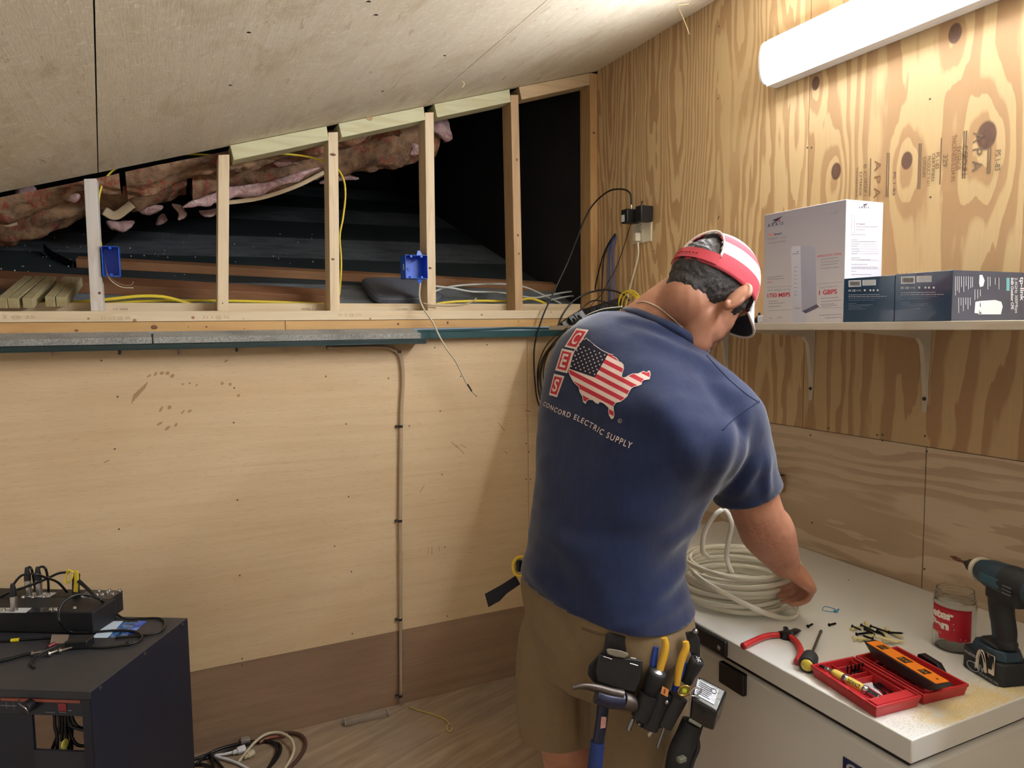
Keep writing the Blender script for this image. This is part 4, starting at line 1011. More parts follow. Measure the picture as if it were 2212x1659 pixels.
# hair: short curls on the back and sides of the skull, with an opening for the face
hb2 = MB(); ell(hb2, HD(-.004, 0, .006), .1035, .0815, .098, 72, 60); ell(hb2, HD(-.046, 0, -.040), .050, .056, .050, 48, 36); ell(hb2, HD(.035, 0, -.01), .058, .0735, .055, 48, 36)
hco, hfs = organic(hb2, .0035, 2); hn = vnormals(hco, hfs)
keep = np.zeros(len(hco), bool)
for i in range(len(hco)):
    q = Vector(hco[i]); l = q-HC; f_, r_, u_ = l.dot(hF), l.dot(hR), l.dot(hU)
    low = -.096 if f_ < -.03 else (-.096+(f_+.03)*2.2 if f_ < .0 else -.030)
    if .0 <= f_ < .03: low = -.028
    if f_ >= .03: low = -.052 if f_ < .05 else 0.02
    low += .004*mnoise.noise(q*60)
    if f_ < .055 and u_ > low and (u_ > -.12): keep[i] = True
    fade = min(1, max(0, (u_-low)/.035)); nz = mnoise.noise(q*95+Vector((0, 0, 3)))+.6*mnoise.noise(q*210)
    hco[i] = hco[i]+hn[i]*(-.0055*(1-fade)+.0028*nz*fade+.002*fade)
f2 = [f for f in hfs if all(keep[i] for i in f)]; used = sorted({i for f in f2 for i in f}); remap = {v: k for k, v in enumerate(used)}
g = G('hair_dark_curly'); x, y, z = g.coord(); n = g.noise(g.vec(x*260, y*260, z*260), 1, 3, .6, 2.5)
g.col(g.mix(n.step(.45, .7), srgb(16, 14, 15)+(1,), srgb(84, 76, 78)+(1,))); g.rough(.42); g.bump(n, .8, .002); HAIR = g.m
finish_mesh([Vector(hco[i]) for i in used], [tuple(remap[i] for i in f) for f in f2], 'hair', HAIR, person)

# ---- cap -----------------------------------------------------------------
cp = math.radians(-10)       # cap sits tilted back on the head
cF = hF*math.cos(cp)-hU*math.sin(cp); cU = hU*math.cos(cp)+hF*math.sin(cp); cR = hR
CC = HD(0.000, 0, .012)
def CP(f, r, u): return CC+cF*f+cR*r+cU*u
g = G('cap_striped_mesh'); nt = g.t
x, y, z = g.coord('UV')
nz = g.noise(g.vec(x*9, y*3, 0), 1, 2)*.02
s = z*0+y+nz
rib = (x*260.0).fract()
red = srgb(196, 60, 78); wht = srgb(232, 234, 236)
c = g.ramp(s, [(0, red), (.22, wht), (.42, red), (.60, wht)], 'CONSTANT')
front = x.step(.86, .865)+(1.0-x.step(.135, .14))
c = g.mix(front, c, wht+(1,))
g.col(g.mix(rib.gt(.5)*.18, c, (0.35, .3, .32, 1))); g.rough(.85); g.bump(rib, .3, .0008); CAPM = g.m
nu_, nv_ = 96, 28
vs = []; uvs = []
def dome(t, q):       # t angle: 0 = front, pi = rear ; q 0 at rim, 1 at crown
    a = q*math.pi/2; e = math.cos(a)**.80
    crown = .112*math.sin(a)**.92
    return CP(.110*e*math.cos(t), .0895*e*math.sin(t), crown-.004)
cm = bpy.data.meshes.new('cap_crown'); V = []; Fc = []; UV = []
for j in range(nv_+1):
    for i in range(nu_+1):
        V.append(tuple(dome(2*math.pi*i/nu_, min(j/nv_, .995))-HB)); UV.append((i/nu_, j/nv_))
def in_open(i, j):
    t = 2*math.pi*(i+.5)/nu_-math.pi; h = (j+.5)/nv_
    return h > .13 and (t/.78)**2+((h-.13)/.50)**2 < 1
for j in range(nv_):
    for i in range(nu_):
        if not in_open(i, j): a = j*(nu_+1)+i; Fc.append((a, a+1, a+nu_+2, a+nu_+1))
cm.from_pydata(V, [], Fc); uvl = cm.uv_layers.new(name='uv')
for l in cm.loops: uvl.data[l.index].uv = UV[l.vertex_index]
cm.materials.append(CAPM); cm.shade_smooth()
cap = bpy.data.objects.new('cap', cm); COL.objects.link(cap); cap.parent = person
sd = cap.modifiers.new('s', 'SOLIDIFY'); sd.thickness = .0022; sd.offset = 1
TRIM = mat('cap_trim_cream', (226, 214, 208), .7); STRAP = mat('cap_strap_red', (182, 48, 66), .35, coat=.3)
m = MB(); m.M = Matrix.Translation(-HB)
arch = []
for k in range(25):
    a = math.pi*k/24; t = math.pi+.80*math.cos(a); h = .13+.52*math.sin(a); arch.append(dome(t, h)+(dome(t, h)-CC).normalized()*.0015)
m.tube(arch, .0035, 8, 2, flat=.0022); m.build('cap_edge_binding', TRIM, cap, smooth=180)
m = MB(); m.M = Matrix.Translation(-HB); rr = []
for k in range(21):
    t = math.pi+(-.80+1.60*k/20); p0 = dome(t, .02); p1 = dome(t, .15); o_ = (p0-CC); o_ = (o_-cU*o_.dot(cU)).normalized()
    rr.append([p0+o_*.003, p1+o_*.003, p1+o_*.0052, p0+o_*.0052])
m.ring_sweep(rr)
for k in range(7):
    t = math.pi+(-.3+.1*k); p = (dome(t, .02)+dome(t, .15))/2; o_ = (p-CC).normalized(); m.cyl(p+o_*.004, p+o_*.0075, .0022, n=8)
m.build('cap_strap', STRAP, cap, smooth=50)
m = MB(); m.M = Matrix.Translation(-HB); p = dome(0, .99); m.ball(p, .007, 14, 8); m.build('cap_button', TRIM, cap)
# brim: curved bill, white edge binding, dark underside
bt = MB(); bt.M = Matrix.Translation(-HB); top = []; L1 = []
NB = 24
def bill(s_, q, lift=0):
    t = s_*1.02; root = dome(t, 0.0); ext = .058*math.cos(s_*math.pi/2)**.55*q if abs(s_) < .999 else 0
    droop = -.030*(s_*s_)*min(1, q*1.2)-.012*q*q-.008*q
    return root+(cF*.84-cU*.54)*ext+cU*(droop*.6+lift)
for q in range(9): L1.append([bill(-1+2*k/NB, q/8) for k in range(NB+1)])
vs = [p for r in L1 for p in r]; n = NB+1; fs_ = [(j*n+i, j*n+i+1, (j+1)*n+i+1, (j+1)*n+i) for j in range(8) for i in range(NB)]
off = len(vs); vs2 = [p-cU*.0035 for p in vs]
bt.add(vs, fs_, 0); bt.add(vs2, [f[::-1] for f in fs_], 1)
bt.add([q for p in zip(L1[8], [p-cU*.0035 for p in L1[8]]) for q in p], [(2*k, 2*k+1, 2*k+3, 2*k+2) for k in range(NB)], 0)
bt.build('cap_brim', [mat('cap_brim_pale', (222, 218, 222), .7), mat('cap_brim_underside', (38, 38, 50), .85)], cap, smooth=60)
m = MB(); m.M = Matrix.Translation(-HB); m.tube([p-cU*.0017 for p in L1[8]], .003, 8, 1, raw=True); m.build('cap_edge_binding', TRIM, cap, smooth=180)

# ---- necklace ------------------------------------------------------------
body_bvh = BVHTree.FromPolygons([tuple(v) for v in bco], bfs)
m = MB(); m.M = Matrix.Translation(-HB); pts = []
for (px, py) in ((1376, 655), (1388, 652), (1404, 656), (1424, 665), (1444, 680), (1462, 696), (1476, 709), (1487, 721)):
    h = body_bvh.ray_cast(CAM, ray(px, py).normalized(), 4)
    if h[0] is not None: pts.append(h[0]+h[1]*.0012)
if len(pts) > 3: m.tube(pts, .0016, 8, 6); m.build('necklace', mat('silver_chain', (206, 198, 184), .3, 1.0), person, smooth=180)

# ---- shorts --------------------------------------------------------------
sb = MB(); rings = []
for (y, xl, xr, d, b, rho, tau) in torso_spec[:3]:
    c, a, b_, r_, t_, p = fit(y, xl, xr, d, b, rho, tau, .006); rings.append(sring(c, a, b_, r_, t_, p=p))
c0 = atd(1308, 1400, 1.60); rings.insert(0, sring(c0, .172, .138, .06, 0, p=2.3)); rings.insert(0, sring(c0-ZV*.06, .165, .128, .04, 0, p=2.3))
sb.ring_sweep(rings)
hemL = atd(1205, 1580, 1.665); hemR = atd(1372, 1700, 1.57)
limb(sb, [hipL-ZV*.0, atd(1200, 1490, 1.665), hemL-ZV*.05], [.098, .094, .088])
limb(sb, [hipR, atd(1378, 1540, 1.575), hemR-ZV*.05], [.108, .106, .100])
hco, hfs = organic(sb, .007, 8); hn = vnormals(hco, hfs); dsp = np.zeros(len(hco))
fwd = np.array(FW)
for (xa, ya, xb_, yb, d, wd, am) in ((1200, 1290, 1262, 1440, 1.5, .012, -.006), (1150, 1300, 1240, 1420, 1.5, .018, .005), (1140, 1360, 1230, 1440, 1.5, .016, .004), (1300, 1340, 1290, 1480, 1.45, .02, .004), (1262, 1440, 1268, 1640, 1.5, .012, -.010), (1160, 1450, 1180, 1580, 1.5, .02, .004)):
    a = imgp(xa, ya, d); b = imgp(xb_, yb, d); pj = hco-np.outer((hco-a)@fwd, fwd); bj = b-fwd*((b-a)@fwd)
    dsp += fold(pj, (a+bj)/2, bj-a, np.linalg.norm(bj-a)/2, wd, am)*np.clip(-(hn@fwd)*2, 0, 1)
for i in range(len(hco)): dsp[i] += .003*mnoise.noise(Vector(hco[i])*9)
hco = hco+hn*dsp[:, None]
hco2, hfs2 = cut_open(hco, hfs, ((hemL, -ZV, .2), (hemR, -ZV, .16)))
KHA = mat('shorts_khaki', (128, 108, 80), .9, var=.1, scale=40, bump=.3, bscale=700)
scs, sf_ = hco2, hfs2
shorts = finish_mesh(scs, sf_, 'shorts', KHA, person); sd = shorts.modifiers.new('s', 'SOLIDIFY'); sd.thickness = .003; sd.offset = -1
shorts_bvh = BVHTree.FromPolygons([tuple(v) for v in scs], sf_)
# back pocket welt
m = MB(); m.M = Matrix.Translation(-HB); pts = []
for (px, py) in ((1258, 1357), (1275, 1363), (1295, 1369), (1312, 1371)):
    h = shorts_bvh.ray_cast(CAM, ray(px, py).normalized(), 4)
    if h[0] is not None: pts.append(h[0]+h[1]*.001)
if len(pts) > 2: m.tube(pts, .0025, 6, 4); m.build('pocket_welt', mat('shorts_seam', (96, 80, 58), .9), shorts)
# shoes
for an in (anL, anR):
    m = MB(); m.M = Matrix.Translation(-HB)
    limb(m, [an+FV*-.055-ZV*.045, an+FV*.04-ZV*.045, an+FV*.15-ZV*.055, an+FV*.19-ZV*.060], [.043, .045, .043, .030]); limb(m, [an+ZV*.02, an-ZV*.03], [.046, .045])
    vs_ = [Vector(v) for v in m.v]; m.v = [(v.x, v.y, max(v.z, .0)) for v in vs_]
    m.build('shoe', mat('boot_brown', (70, 52, 40), .7), person, smooth=180)
# ---- print on the back of the shirt, laid on the cloth surface ------------
PW = mat('print_cream', (226, 205, 196), .8, var=.05); PR = mat('print_red', (190, 44, 62), .8, var=.06); PN = mat('print_navy', (22, 26, 48), .85, var=.06)
def cpx(x, y): return (1100+x/3.19, 480+y/3.19)
def on_shirt(x, y, lift):
    h = shirt_bvh.ray_cast(CAM, ray(x, y).normalized(), 4)
    return None if h[0] is None else h[0]+h[1]*lift-HB
def decal(name, vs2, fs, mats, lift=.0011, lines=(), colour=None, grid=7.0, parent=None):
    bm = bmesh.new(); V = [bm.verts.new((x, y, 0)) for x, y in vs2]
    for f in fs:
        try: bm.faces.new([V[i] for i in f])
        except ValueError: pass
    def bis(px, py, nx, ny): bmesh.ops.bisect_plane(bm, geom=bm.verts[:]+bm.edges[:]+bm.faces[:], plane_co=(px, py, 0), plane_no=(nx, ny, 0))
    for l in lines: bis(*l)
    xs_ = [v[0] for v in vs2]; ys_ = [v[1] for v in vs2]
    if grid:
        x = min(xs_)+grid
        while x < max(xs_): bis(x, 0, 1, 0); x += grid
        y = min(ys_)+grid
        while y < max(ys_): bis(0, y, 0, 1); y += grid
    bmesh.ops.triangulate(bm, faces=[f for f in bm.faces if len(f.verts) > 4])
    for f in bm.faces:
        c = f.calc_center_median(); f.material_index = colour(c.x, c.y) if colour else 0
    bad = []
    for v in bm.verts:
        p = on_shirt(v.co.x, v.co.y, lift)
        if p is None: bad.append(v)
        else: v.co = p
    bmesh.ops.delete(bm, geom=bad, context='VERTS')
    me = bpy.data.meshes.new(name); bm.to_mesh(me); bm.free()
    for m_ in mats: me.materials.append(m_)
    me.shade_smooth(); o = bpy.data.objects.new(name, me); COL.objects.link(o); o.parent = parent or shirt
    return o
MAP = [(515, 806), (524, 812), (531, 800), (545, 812), (590, 850), (640, 885), (690, 910), (718, 916), (712, 926), (735, 935), (745, 945), (755, 962), (775, 972), (787, 985), (790, 1010), (780, 1040), (776, 1068), (790, 1075), (808, 1070), (820, 1062), (850, 1048), (890, 1047), (925, 1030), (950, 1040), (958, 1028), (968, 1030), (972, 1052), (966, 1084), (930, 1090), (915, 1100), (912, 1120), (880, 1132), (860, 1135), (840, 1150), (822, 1180), (815, 1200), (798, 1215), (770, 1237), (740, 1243), (727, 1258), (720, 1270), (722, 1300), (726, 1325), (720, 1350), (708, 1357), (692, 1330), (688, 1300), (690, 1280), (670, 1260), (650, 1245), (625, 1238), (618, 1252), (600, 1245), (580, 1225), (550, 1222), (535, 1235), (530, 1252), (515, 1240), (508, 1200), (490, 1170), (484, 1135), (450, 1105), (430, 1070), (414, 1035), (418, 1005), (430, 955), (450, 895), (480, 842)]
sd_ = Vector((1, .52)).normalized(); sn = Vector((-sd_.y, sd_.x)); WST = 29.0
O_ = Vector((590, 1072))
def band(cx, cy): return (Vector((cx, cy))-O_).dot(sn)/WST
lines = []
for k in range(-9, 12):
    p = O_+sn*(k*WST); q = cpx(p.x, p.y); lines.append((q[0], q[1], sn.x, sn.y))
ce = Vector((85, -147)).normalized(); cn = Vector((-ce.y, ce.x))
q = cpx(*O_); lines.append((q[0], q[1], cn.x, cn.y))
cb_ = Vector((172, 60)).normalized(); cbn = Vector((-cb_.y, cb_.x)); lines.append((q[0], q[1], cbn.x, cbn.y))
def mcol(x, y):
    c = Vector(((x-1100)*3.19, (y-480)*3.19)); d = c-O_
    if d.dot(cn) < 0 and d.dot(cbn) < 0: return 2
    if c.x > 660 and c.y < 1040: pass
    return 0 if (math.floor(d.dot(sn)/WST) % 2 == 0) else 1
if cn.dot(Vector((400, 950))-O_) > 0: cn = -cn
if cbn.dot(Vector((500, 900))-O_) > 0: cbn = -cbn
mv = [cpx(*p) for p in MAP]
cm_ = Vector((sum(p[0] for p in mv)/len(mv), sum(p[1] for p in mv)/len(mv)))
mp = decal('printed_map', mv, [tuple(range(len(mv)))], [PW, PR, PN], lines=lines, colour=mcol, lift=.0014)
# cream outline round the map
ov = []; of = []
n = len(mv)
for i in range(n):
    a = Vector(mv[i-1]); b = Vector(mv[i]); c = Vector(mv[(i+1) % n]); t = (c-a).normalized(); nn_ = Vector((-t.y, t.x)); ov += [tuple(b-nn_*.7), tuple(b+nn_*.7)]
for i in range(n): of.append((2*i, 2*i+1, (2*i+3) % (2*n), (2*i+2) % (2*n)))
decal('printed_outline', ov, of, [PW], lift=.0017, grid=0)
# fifty stars in nine rows
sv = []; sf2 = []
rows = 9
UL, UR, LR, LL = Vector((487, 838)), Vector((668, 918)), Vector((594, 1060)), Vector((422, 1000))
UL = Vector((478, 845))
for r_ in range(rows):
    cnt = 6 if r_ % 2 == 0 else 5
    for c_ in range(cnt):
        u = (c_+(.0 if cnt == 6 else .5))/5.0*.93+.035; v = r_/(rows-1)*.93+.02
        p = UL.lerp(UR, u).lerp(LL.lerp(LR, u), v); o_ = len(sv)
        R_ = 7.2
        for k in range(10):
            a = -math.pi/2+.45+math.pi*k/5; rr_ = R_ if k % 2 == 0 else R_*.42
            sv.append(cpx(p.x+rr_*math.cos(a), p.y+rr_*math.sin(a)))
        sv.append(cpx(p.x, p.y)); sf2 += [(o_+k, o_+(k+1) % 10, o_+10) for k in range(10)]
decal('printed_stars', sv, sf2, [PW], lift=.0022, grid=0)
# letter tiles C E S
for ch_, quad in (('C', [(465, 733), (549, 745), (466, 880), (384, 860)]), ('E', [(366, 872), (447, 890), (402, 1042), (320, 1022)]), ('S', [(312, 1045), (384, 1062), (332, 1207), (277, 1190)])):
    Q = [Vector(q_) for q_ in quad]
    def bil(u, v): return Q[0].lerp(Q[1], u).lerp(Q[3].lerp(Q[2], u), v)
    def rect(u0, u1, v0, v1, nm, m_, lift):
        pts = [cpx(*bil(u, v)) for v in (v0, v1) for u in (u0, u1)]
        return decal(nm, [pts[0], pts[1], pts[3], pts[2]], [(0, 1, 2, 3)], [m_], lift=lift, grid=6)
    rect(0, 1, 0, 1, 'printed_tile', PW, .0014); rect(.12, .88, .10, .90, 'printed_tile', PR, .0020)
    vs, fs_ = text_polys(ch_, .02); x0 = min(v[0] for v in vs); x1 = max(v[0] for v in vs); y0 = min(v[1] for v in vs); y1 = max(v[1] for v in vs)
    pts = [cpx(*bil(.27+.46*(v[0]-x0)/(x1-x0), .80-.60*(v[1]-y0)/(y1-y0))) for v in vs]
    decal('printed_letter', pts, fs_, [PW], lift=.0027, grid=0)
# arched line of lettering
path = catmull([(236, 1262, 0), (300, 1298, 0), (345, 1322, 0), (400, 1342, 0), (470, 1368, 0), (575, 1425, 0), (650, 1473, 0), (740, 1518, 0), (838, 1562, 0)], 12)
acc = [0]
for a, b in zip(path, path[1:]): acc.append(acc[-1]+(b-a).length)
def at_len(s_):
    s_ = max(0, min(s_, acc[-1]-.01)); i = max(k for k in range(len(acc)-1) if acc[k] <= s_); t = (s_-acc[i])/(acc[i+1]-acc[i])
    return path[i].lerp(path[i+1], t), (path[i+1]-path[i]).normalized()
vs, fs_ = text_polys('CONCORD ELECTRIC SUPPLY', .012, 1.25); x0 = min(v[0] for v in vs); x1 = max(v[0] for v in vs); pts = []
for v in vs:
    u = (v[0]-x0)/(x1-x0); s_ = acc[-1]*(u**1.18); p, t = at_len(s_); h = (30+16*u)*(v[1]/.7)
    pts.append(cpx(p.x+h*t.y*.75+h*.04, p.y-h*t.x))
decal('printed_lettering', pts, fs_, [PW], lift=.0015, grid=0)
vs, fs_ = text_polys('R', .01); pts = [cpx(759+v[0]*15, 1375+v[0]*5-v[1]*18) for v in vs]; decal('printed_lettering', pts, fs_, [PW], lift=.0015, grid=0)
rv = []; rf = []
for k in range(20):
    a = 2*math.pi*k/20; rv += [cpx(765+14*math.cos(a), 1369+15*math.sin(a)), cpx(765+12*math.cos(a), 1369+13*math.sin(a))]
for k in range(20): rf.append((2*k, 2*k+1, (2*k+3) % 40, (2*k+2) % 40))
decal('printed_lettering', rv, rf, [PW], lift=.0015, grid=0)
# stitched seams of the sleeve and shoulder
def cloth_line(pts, r, m_, name='seam', per=6):
    P = [q for q in (on_shirt(p.x, p.y, .0004) for p in catmull([(x, y, 0) for x, y in pts], per)) if q is not None]
    if len(P) > 3: MB().tube(P, r, 6, 1, raw=True).build(name, m_, shirt, smooth=180)
SEAM = mat('shirt_seam', (26, 36, 66), .95)
cloth_line([(1560, 930), (1585, 905), (1612, 885), (1640, 866)], .0012, SEAM); cloth_line([(1526, 768), (1570, 815), (1610, 850), (1640, 870)], .001, SEAM)
# =================================================================== helpers for print on flat faces
def ptext(mb, txt, pf, p0, p1, hpx, bold=.0, m=None, up=None, lift=0):
    vs, fs = text_polys(txt, bold)
    if not vs: return
    x0 = min(v[0] for v in vs); x1 = max(v[0] for v in vs); a = Vector((p0[0], p0[1])); b = Vector((p1[0], p1[1])); u = Vector(up) if up else Vector((0, -hpx))
    mb.add([pf(*(a.lerp(b, (v[0]-x0)/(x1-x0))+u*(v[1]/.69))) for v in vs], fs, m)
def pquad(mb, pf, pts, m=None): mb.add([pf(x, y) for x, y in pts], [tuple(range(len(pts)))], m)
def pline(mb, pf, a, b, wpx, m=None):
    d = (Vector(b)-Vector(a)).normalized(); n = Vector((-d.y, d.x))*wpx/2; a, b = Vector(a), Vector(b)
    pquad(mb, pf, [tuple(a-n), tuple(b-n), tuple(b+n), tuple(a+n)], m)
def fauxlines(mb, pf, rows, m=None, w_=1.1):
    """rows of tiny unreadable print as broken strokes"""
    rnd = random.Random(4)
    for (x0, y0, x1, y1) in rows:
        t = 0.0
        while t < 1:
            l = rnd.uniform(.04, .12); t2 = min(1, t+l)
            pline(mb, pf, (x0+(x1-x0)*t, y0+(y1-y0)*t), (x0+(x1-x0)*t2, y0+(y1-y0)*t2), w_, m); t = t2+.015
# =================================================================== SHELF
SX = -.352; SZ = 1.599
sh = MB().box(SX, -.0005, -3.2, -.165, SZ-.0185, SZ).build('wall_shelf', wood('shelf_board_grey', (196, 186, 170), 'y', 9, var=.08), bevel=.001)
tag(sh, 'long pale board shelf on the plywood wall carrying the product boxes', 'shelf')
BRM = mat('bracket_beige_metal', (196, 186, 168), .45, .1)
def bracket(Y, label):
    t = thing('shelf_bracket', label, 'bracket', (0, Y, SZ-.0190), 0, 'stamped metal brackets under the shelf')
    prof = []
    m = MB(); w_ = .013
    m.hexa([(-.0035, -.007, -.225), (-.0008, -.007, -.225), (-.0008, .007, -.225), (-.0035, .007, -.225)], [(-.0035, -w_, 0), (-.0008, -w_, 0), (-.0008, w_, 0), (-.0035, w_, 0)]); m.box(-.305, -.0008, -w_, w_, -.0035, 0)
    # curved pressed web
    P = [(-.002, -.19), (-.006, -.17), (-.016, -.09), (-.024, -.045), (-.040, -.026), (-.10, -.019), (-.20, -.011), (-.295, -.002)]
    vs = []
    for x, z in P: vs += [(x, -.006, z), (x, .006, z)]
    base = [(-.002, -.19), (-.002, -.16), (-.002, -.09), (-.002, -.045), (-.002, -.002), (-.10, -.002), (-.20, -.002), (-.295, -.001)]
    for x, z in base: vs += [(x, -.010, z), (x, .010, z)]
    fs = []
    for k in range(7):
        a = 2*k; b = a+2; o = 16; fs += [(a, a+1, b+1, b), (a, b, o+b, o+a), (a+1, o+a+1, o+b+1, b+1), (o+a, o+b, o+b+1, o+a+1)]
    m.add(vs, fs); m.build('bracket_arm', BRM, t, bevel=.0008)
    for zz in (-.020, -.188):
        s_ = MB(); s_.cyl((-.0036, 0, zz), (-.0062, 0, zz), .0055, .0045, 12); s_.build('mounting_screw', mat('screw_black_cap', (26, 24, 26), .4), t)
    return t
b1 = bracket(-1.243, 'shelf bracket under the tall modem box'); bracket(-1.622, 'shelf bracket under the second blue box, fully visible'); bracket(-.862, 'shelf bracket mostly hidden behind the man\'s face')
def loc_of2(root): return Matrix.Translation(-root.location)
# ---- big modem box
BX0 = SX+.002; YA = onX(1825, 560, BX0).y; YB = onX(1650, 580, BX0).y; BZ = onX(1825, 431, BX0).z; DX = onY(1905, 560, YA).x-BX0
bx = thing('modem_box', 'tall white ARRIS modem box standing on the shelf, 1750 MBPS side facing out', 'box', ((BX0+DX/2), (YA+YB)/2, SZ)); bx['label'] = 'tall white modem box with 1750 MBPS print, tallest on the shelf'
CBW = mat('carton_white', (214, 212, 222), .42, var=.03); CBG = mat('carton_lilac_grey', (178, 172, 180), .42, var=.04)
m = MB(); m.M = loc_of2(bx); m.box(BX0, BX0+DX, YA, YB, SZ+.0003, BZ, 0)
car = m.build('carton', CBW, bx, bevel=.0012)
pf = lambda x, y: onX(x, y, BX0-.0004); pf2 = lambda x, y: onX(x, y, BX0-.0008); pf3 = lambda x, y: onX(x, y, BX0-.0012)
m = MB(); m.M = loc_of2(bx); m.add([(BX0-.0003, YA-.0, SZ+.001), (BX0-.0003, YA, BZ-.001), (BX0-.0003, YB, BZ-.001), (BX0-.0003, YB, SZ+.001)], [(0, 1, 2, 3)]); 
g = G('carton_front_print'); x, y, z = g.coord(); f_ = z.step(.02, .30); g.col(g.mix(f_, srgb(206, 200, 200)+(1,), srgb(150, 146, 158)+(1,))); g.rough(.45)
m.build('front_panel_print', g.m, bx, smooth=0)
INKN = mat('ink_navy', (36, 38, 70), .5); INKR = mat('ink_red', (188, 34, 56), .5); INKG = mat('ink_grey', (128, 124, 134), .5); INKO = mat('ink_orange', (226, 120, 96), .5)
def arris_logo(mb, pf, x, y, k, skew=-.08):
    q = lambda u, v: (x+u*k, y+v*k+u*k*skew)
    pquad(mb, pf, [q(9, 2), q(31, -5), q(22, 2), q(20, 5), q(13, 4.5)], 0); pquad(mb, pf, [q(5, 11), q(14, 5.5), q(20, 6.0)], 0); pquad(mb, pf, [q(20, 6), q(27, 0), q(24, 7)], 1)
m = MB(); m.M = loc_of2(bx)
ptext(m, 'A R R I S', pf, (1658, 491), (1692, 485), 6.5, .015, 0); arris_logo(m, pf, 1660, 474, 1.0)
ptext(m, 'board', pf, (1673, 508), (1688, 506), 4.5, .02, 0); m.build('brand_print', [INKN, INKR], bx, smooth=0)
m = MB(); m.M = loc_of2(bx); ptext(m, 'SURF', pf, (1658, 510), (1672, 508), 4.2, .02, 0); m.build('brand_print', INKO, bx, smooth=0)
m = MB(); m.M = loc_of2(bx)
ptext(m, 'INTERNET, WI-FI', pf, (1658, 519), (1696, 515), 4.5, 0, 0); ptext(m, '& VOICE MODEM', pf, (1658, 528), (1697, 523), 4.5, 0, 0)
ptext(m, 'Wi-Fi SPEEDS UP TO', pf, (1658, 629.5), (1707, 628), 4.5, 0, 0); ptext(m, 'DOWNLOAD SPEEDS UP TO', pf, (1769, 624), (1810, 620), 4, 0, 0)
ptext(m, 'MODEL', pf, (1802, 458), (1812, 457), 2.6, 0, 0); ptext(m, 'SVG2482AC', pf, (1794, 463), (1812, 461), 2.8, .01, 0)
fauxlines(m, pf, [(1658, 600, 1692, 596), (1658, 604, 1694, 601), (1660, 651, 1680, 650), (1660, 656, 1695, 654), (1660, 663, 1686, 661), (1773, 561, 1810, 556), (1773, 567, 1813, 563), (1773, 573, 1809, 569), (1773, 580, 1813, 577),
                  (1773, 645, 1810, 642), (1773, 652, 1818, 648), (1773, 658, 1802, 656), (1775, 662, 1808, 659), (1770, 681, 1818, 679), (1782, 687, 1818, 685)], 0, 1.3)
for (a, b) in (((1657, 621), (1709, 618)), ((1658, 671), (1709, 669)), ((1764, 614), (1820, 609)), ((1769, 666), (1820, 664))): pline(m, pf, a, b, .7, 0)
ptext(m, 'intel', pf, (1662, 688), (1668, 688), 2.6, .02, 0); ptext(m, 'COX', pf, (1679, 688), (1690, 687), 3, .02, 0); m.build('small_print', INKG, bx, smooth=0)
m = MB(); m.M = loc_of2(bx); ptext(m, '1750 MBPS', pf, (1658, 643), (1707, 640), 8.5, .025, 0); ptext(m, '1 GBPS', pf, (1769, 637), (1808, 634), 9.5, .025, 0)
ptext(m, '4 PRODUCTS IN 1 DEVICE', pf, (1765, 556), (1817, 550), 4, .02, 0); ptext(m, 'xfinity', pf, (1657, 612), (1668, 610), 3.5, .01, 0); m.build('headline_print', INKR, bx, smooth=0)
m = MB(); m.M = loc_of2(bx)   # pictured modem
pquad(m, pf, [(1709, 536), (1712, 532), (1729, 531), (1732, 674), (1711, 676)], 1); pquad(m, pf, [(1729, 531), (1758, 532), (1761, 536), (1765, 662), (1732, 675)], 2)
pquad(m, pf, [(1707, 679), (1740, 680), (1770, 663), (1763, 660), (1733, 675), (1710, 676)], 1); pquad(m, pf2, [(1733, 672), (1764, 657), (1770, 663), (1740, 677)], 3)
pquad(m, pf2, [(1714, 680), (1742, 680), (1742, 697), (1714, 697)], 1)
for yy in (577, 586, 595, 603, 612, 621, 630, 637): pline(m, pf2, (1716, yy), (1719, yy), 1.2, 3); pline(m, pf2, (1721, yy), (1723, yy), .8, 3)
ptext(m, 'ARRIS', pf2, (1712, 550), (1726, 548), 2.2, .02, 3); pquad(m, pf2, [(1719, 545), (1726, 541), (1724, 544)], 3); ptext(m, 'SURFboard', pf2, (1715, 667), (1729, 667), 2.4, .01, 3)
m.build('product_picture', [INKG, mat('print_silver', (196, 194, 206), .4), mat('print_silver_dark', (164, 162, 178), .4), mat('print_slate', (88, 88, 104), .4)], bx, smooth=0)
pg = lambda x, y: onY(x, y, YA-.0004)
m = MB(); m.M = loc_of2(bx); ptext(m, 'A R R I S', pg, (1855, 450), (1877, 450), 4, .015, 0); arris_logo(m, pg, 1859, 441, .55, 0); ptext(m, 'board', pg, (1858, 485), (1868, 485), 2.6, .02, 0); m.build('brand_print', [INKN, INKR], bx, smooth=0)
m = MB(); m.M = loc_of2(bx); ptext(m, 'SURF', pg, (1849, 485), (1857, 485), 2.6, .02); m.build('brand_print', INKO, bx, smooth=0)
m = MB(); m.M = loc_of2(bx); fauxlines(m, pg, [(1849, 490, 1896, 490), (1849, 496, 1868, 496), (1838, 507, 1870, 507)]+[(1839, y_, x_, y_) for y_, x_ in ((518, 1853), (522, 1890), (527, 1857), (532, 1853), (538, 1855), (543, 1857), (548, 1853), (557, 1858), (561, 1880), (571, 1873), (577, 1895), (580, 1897), (586, 1849), (593, 1882))], 0, .9)
for y_ in (522, 528, 533, 538, 543, 548, 562): pline(m, pg, (1855, y_), (1897, y_), .35, 0)
for a, b in (((1839, 465), (1845, 465)), ((1839, 465), (1840, 500)), ((1845, 465), (1846, 500)), ((1838, 502), (1848, 502))): pline(m, pg, a, b, .5, 0)
m.build('small_print', INKG, bx, smooth=0)
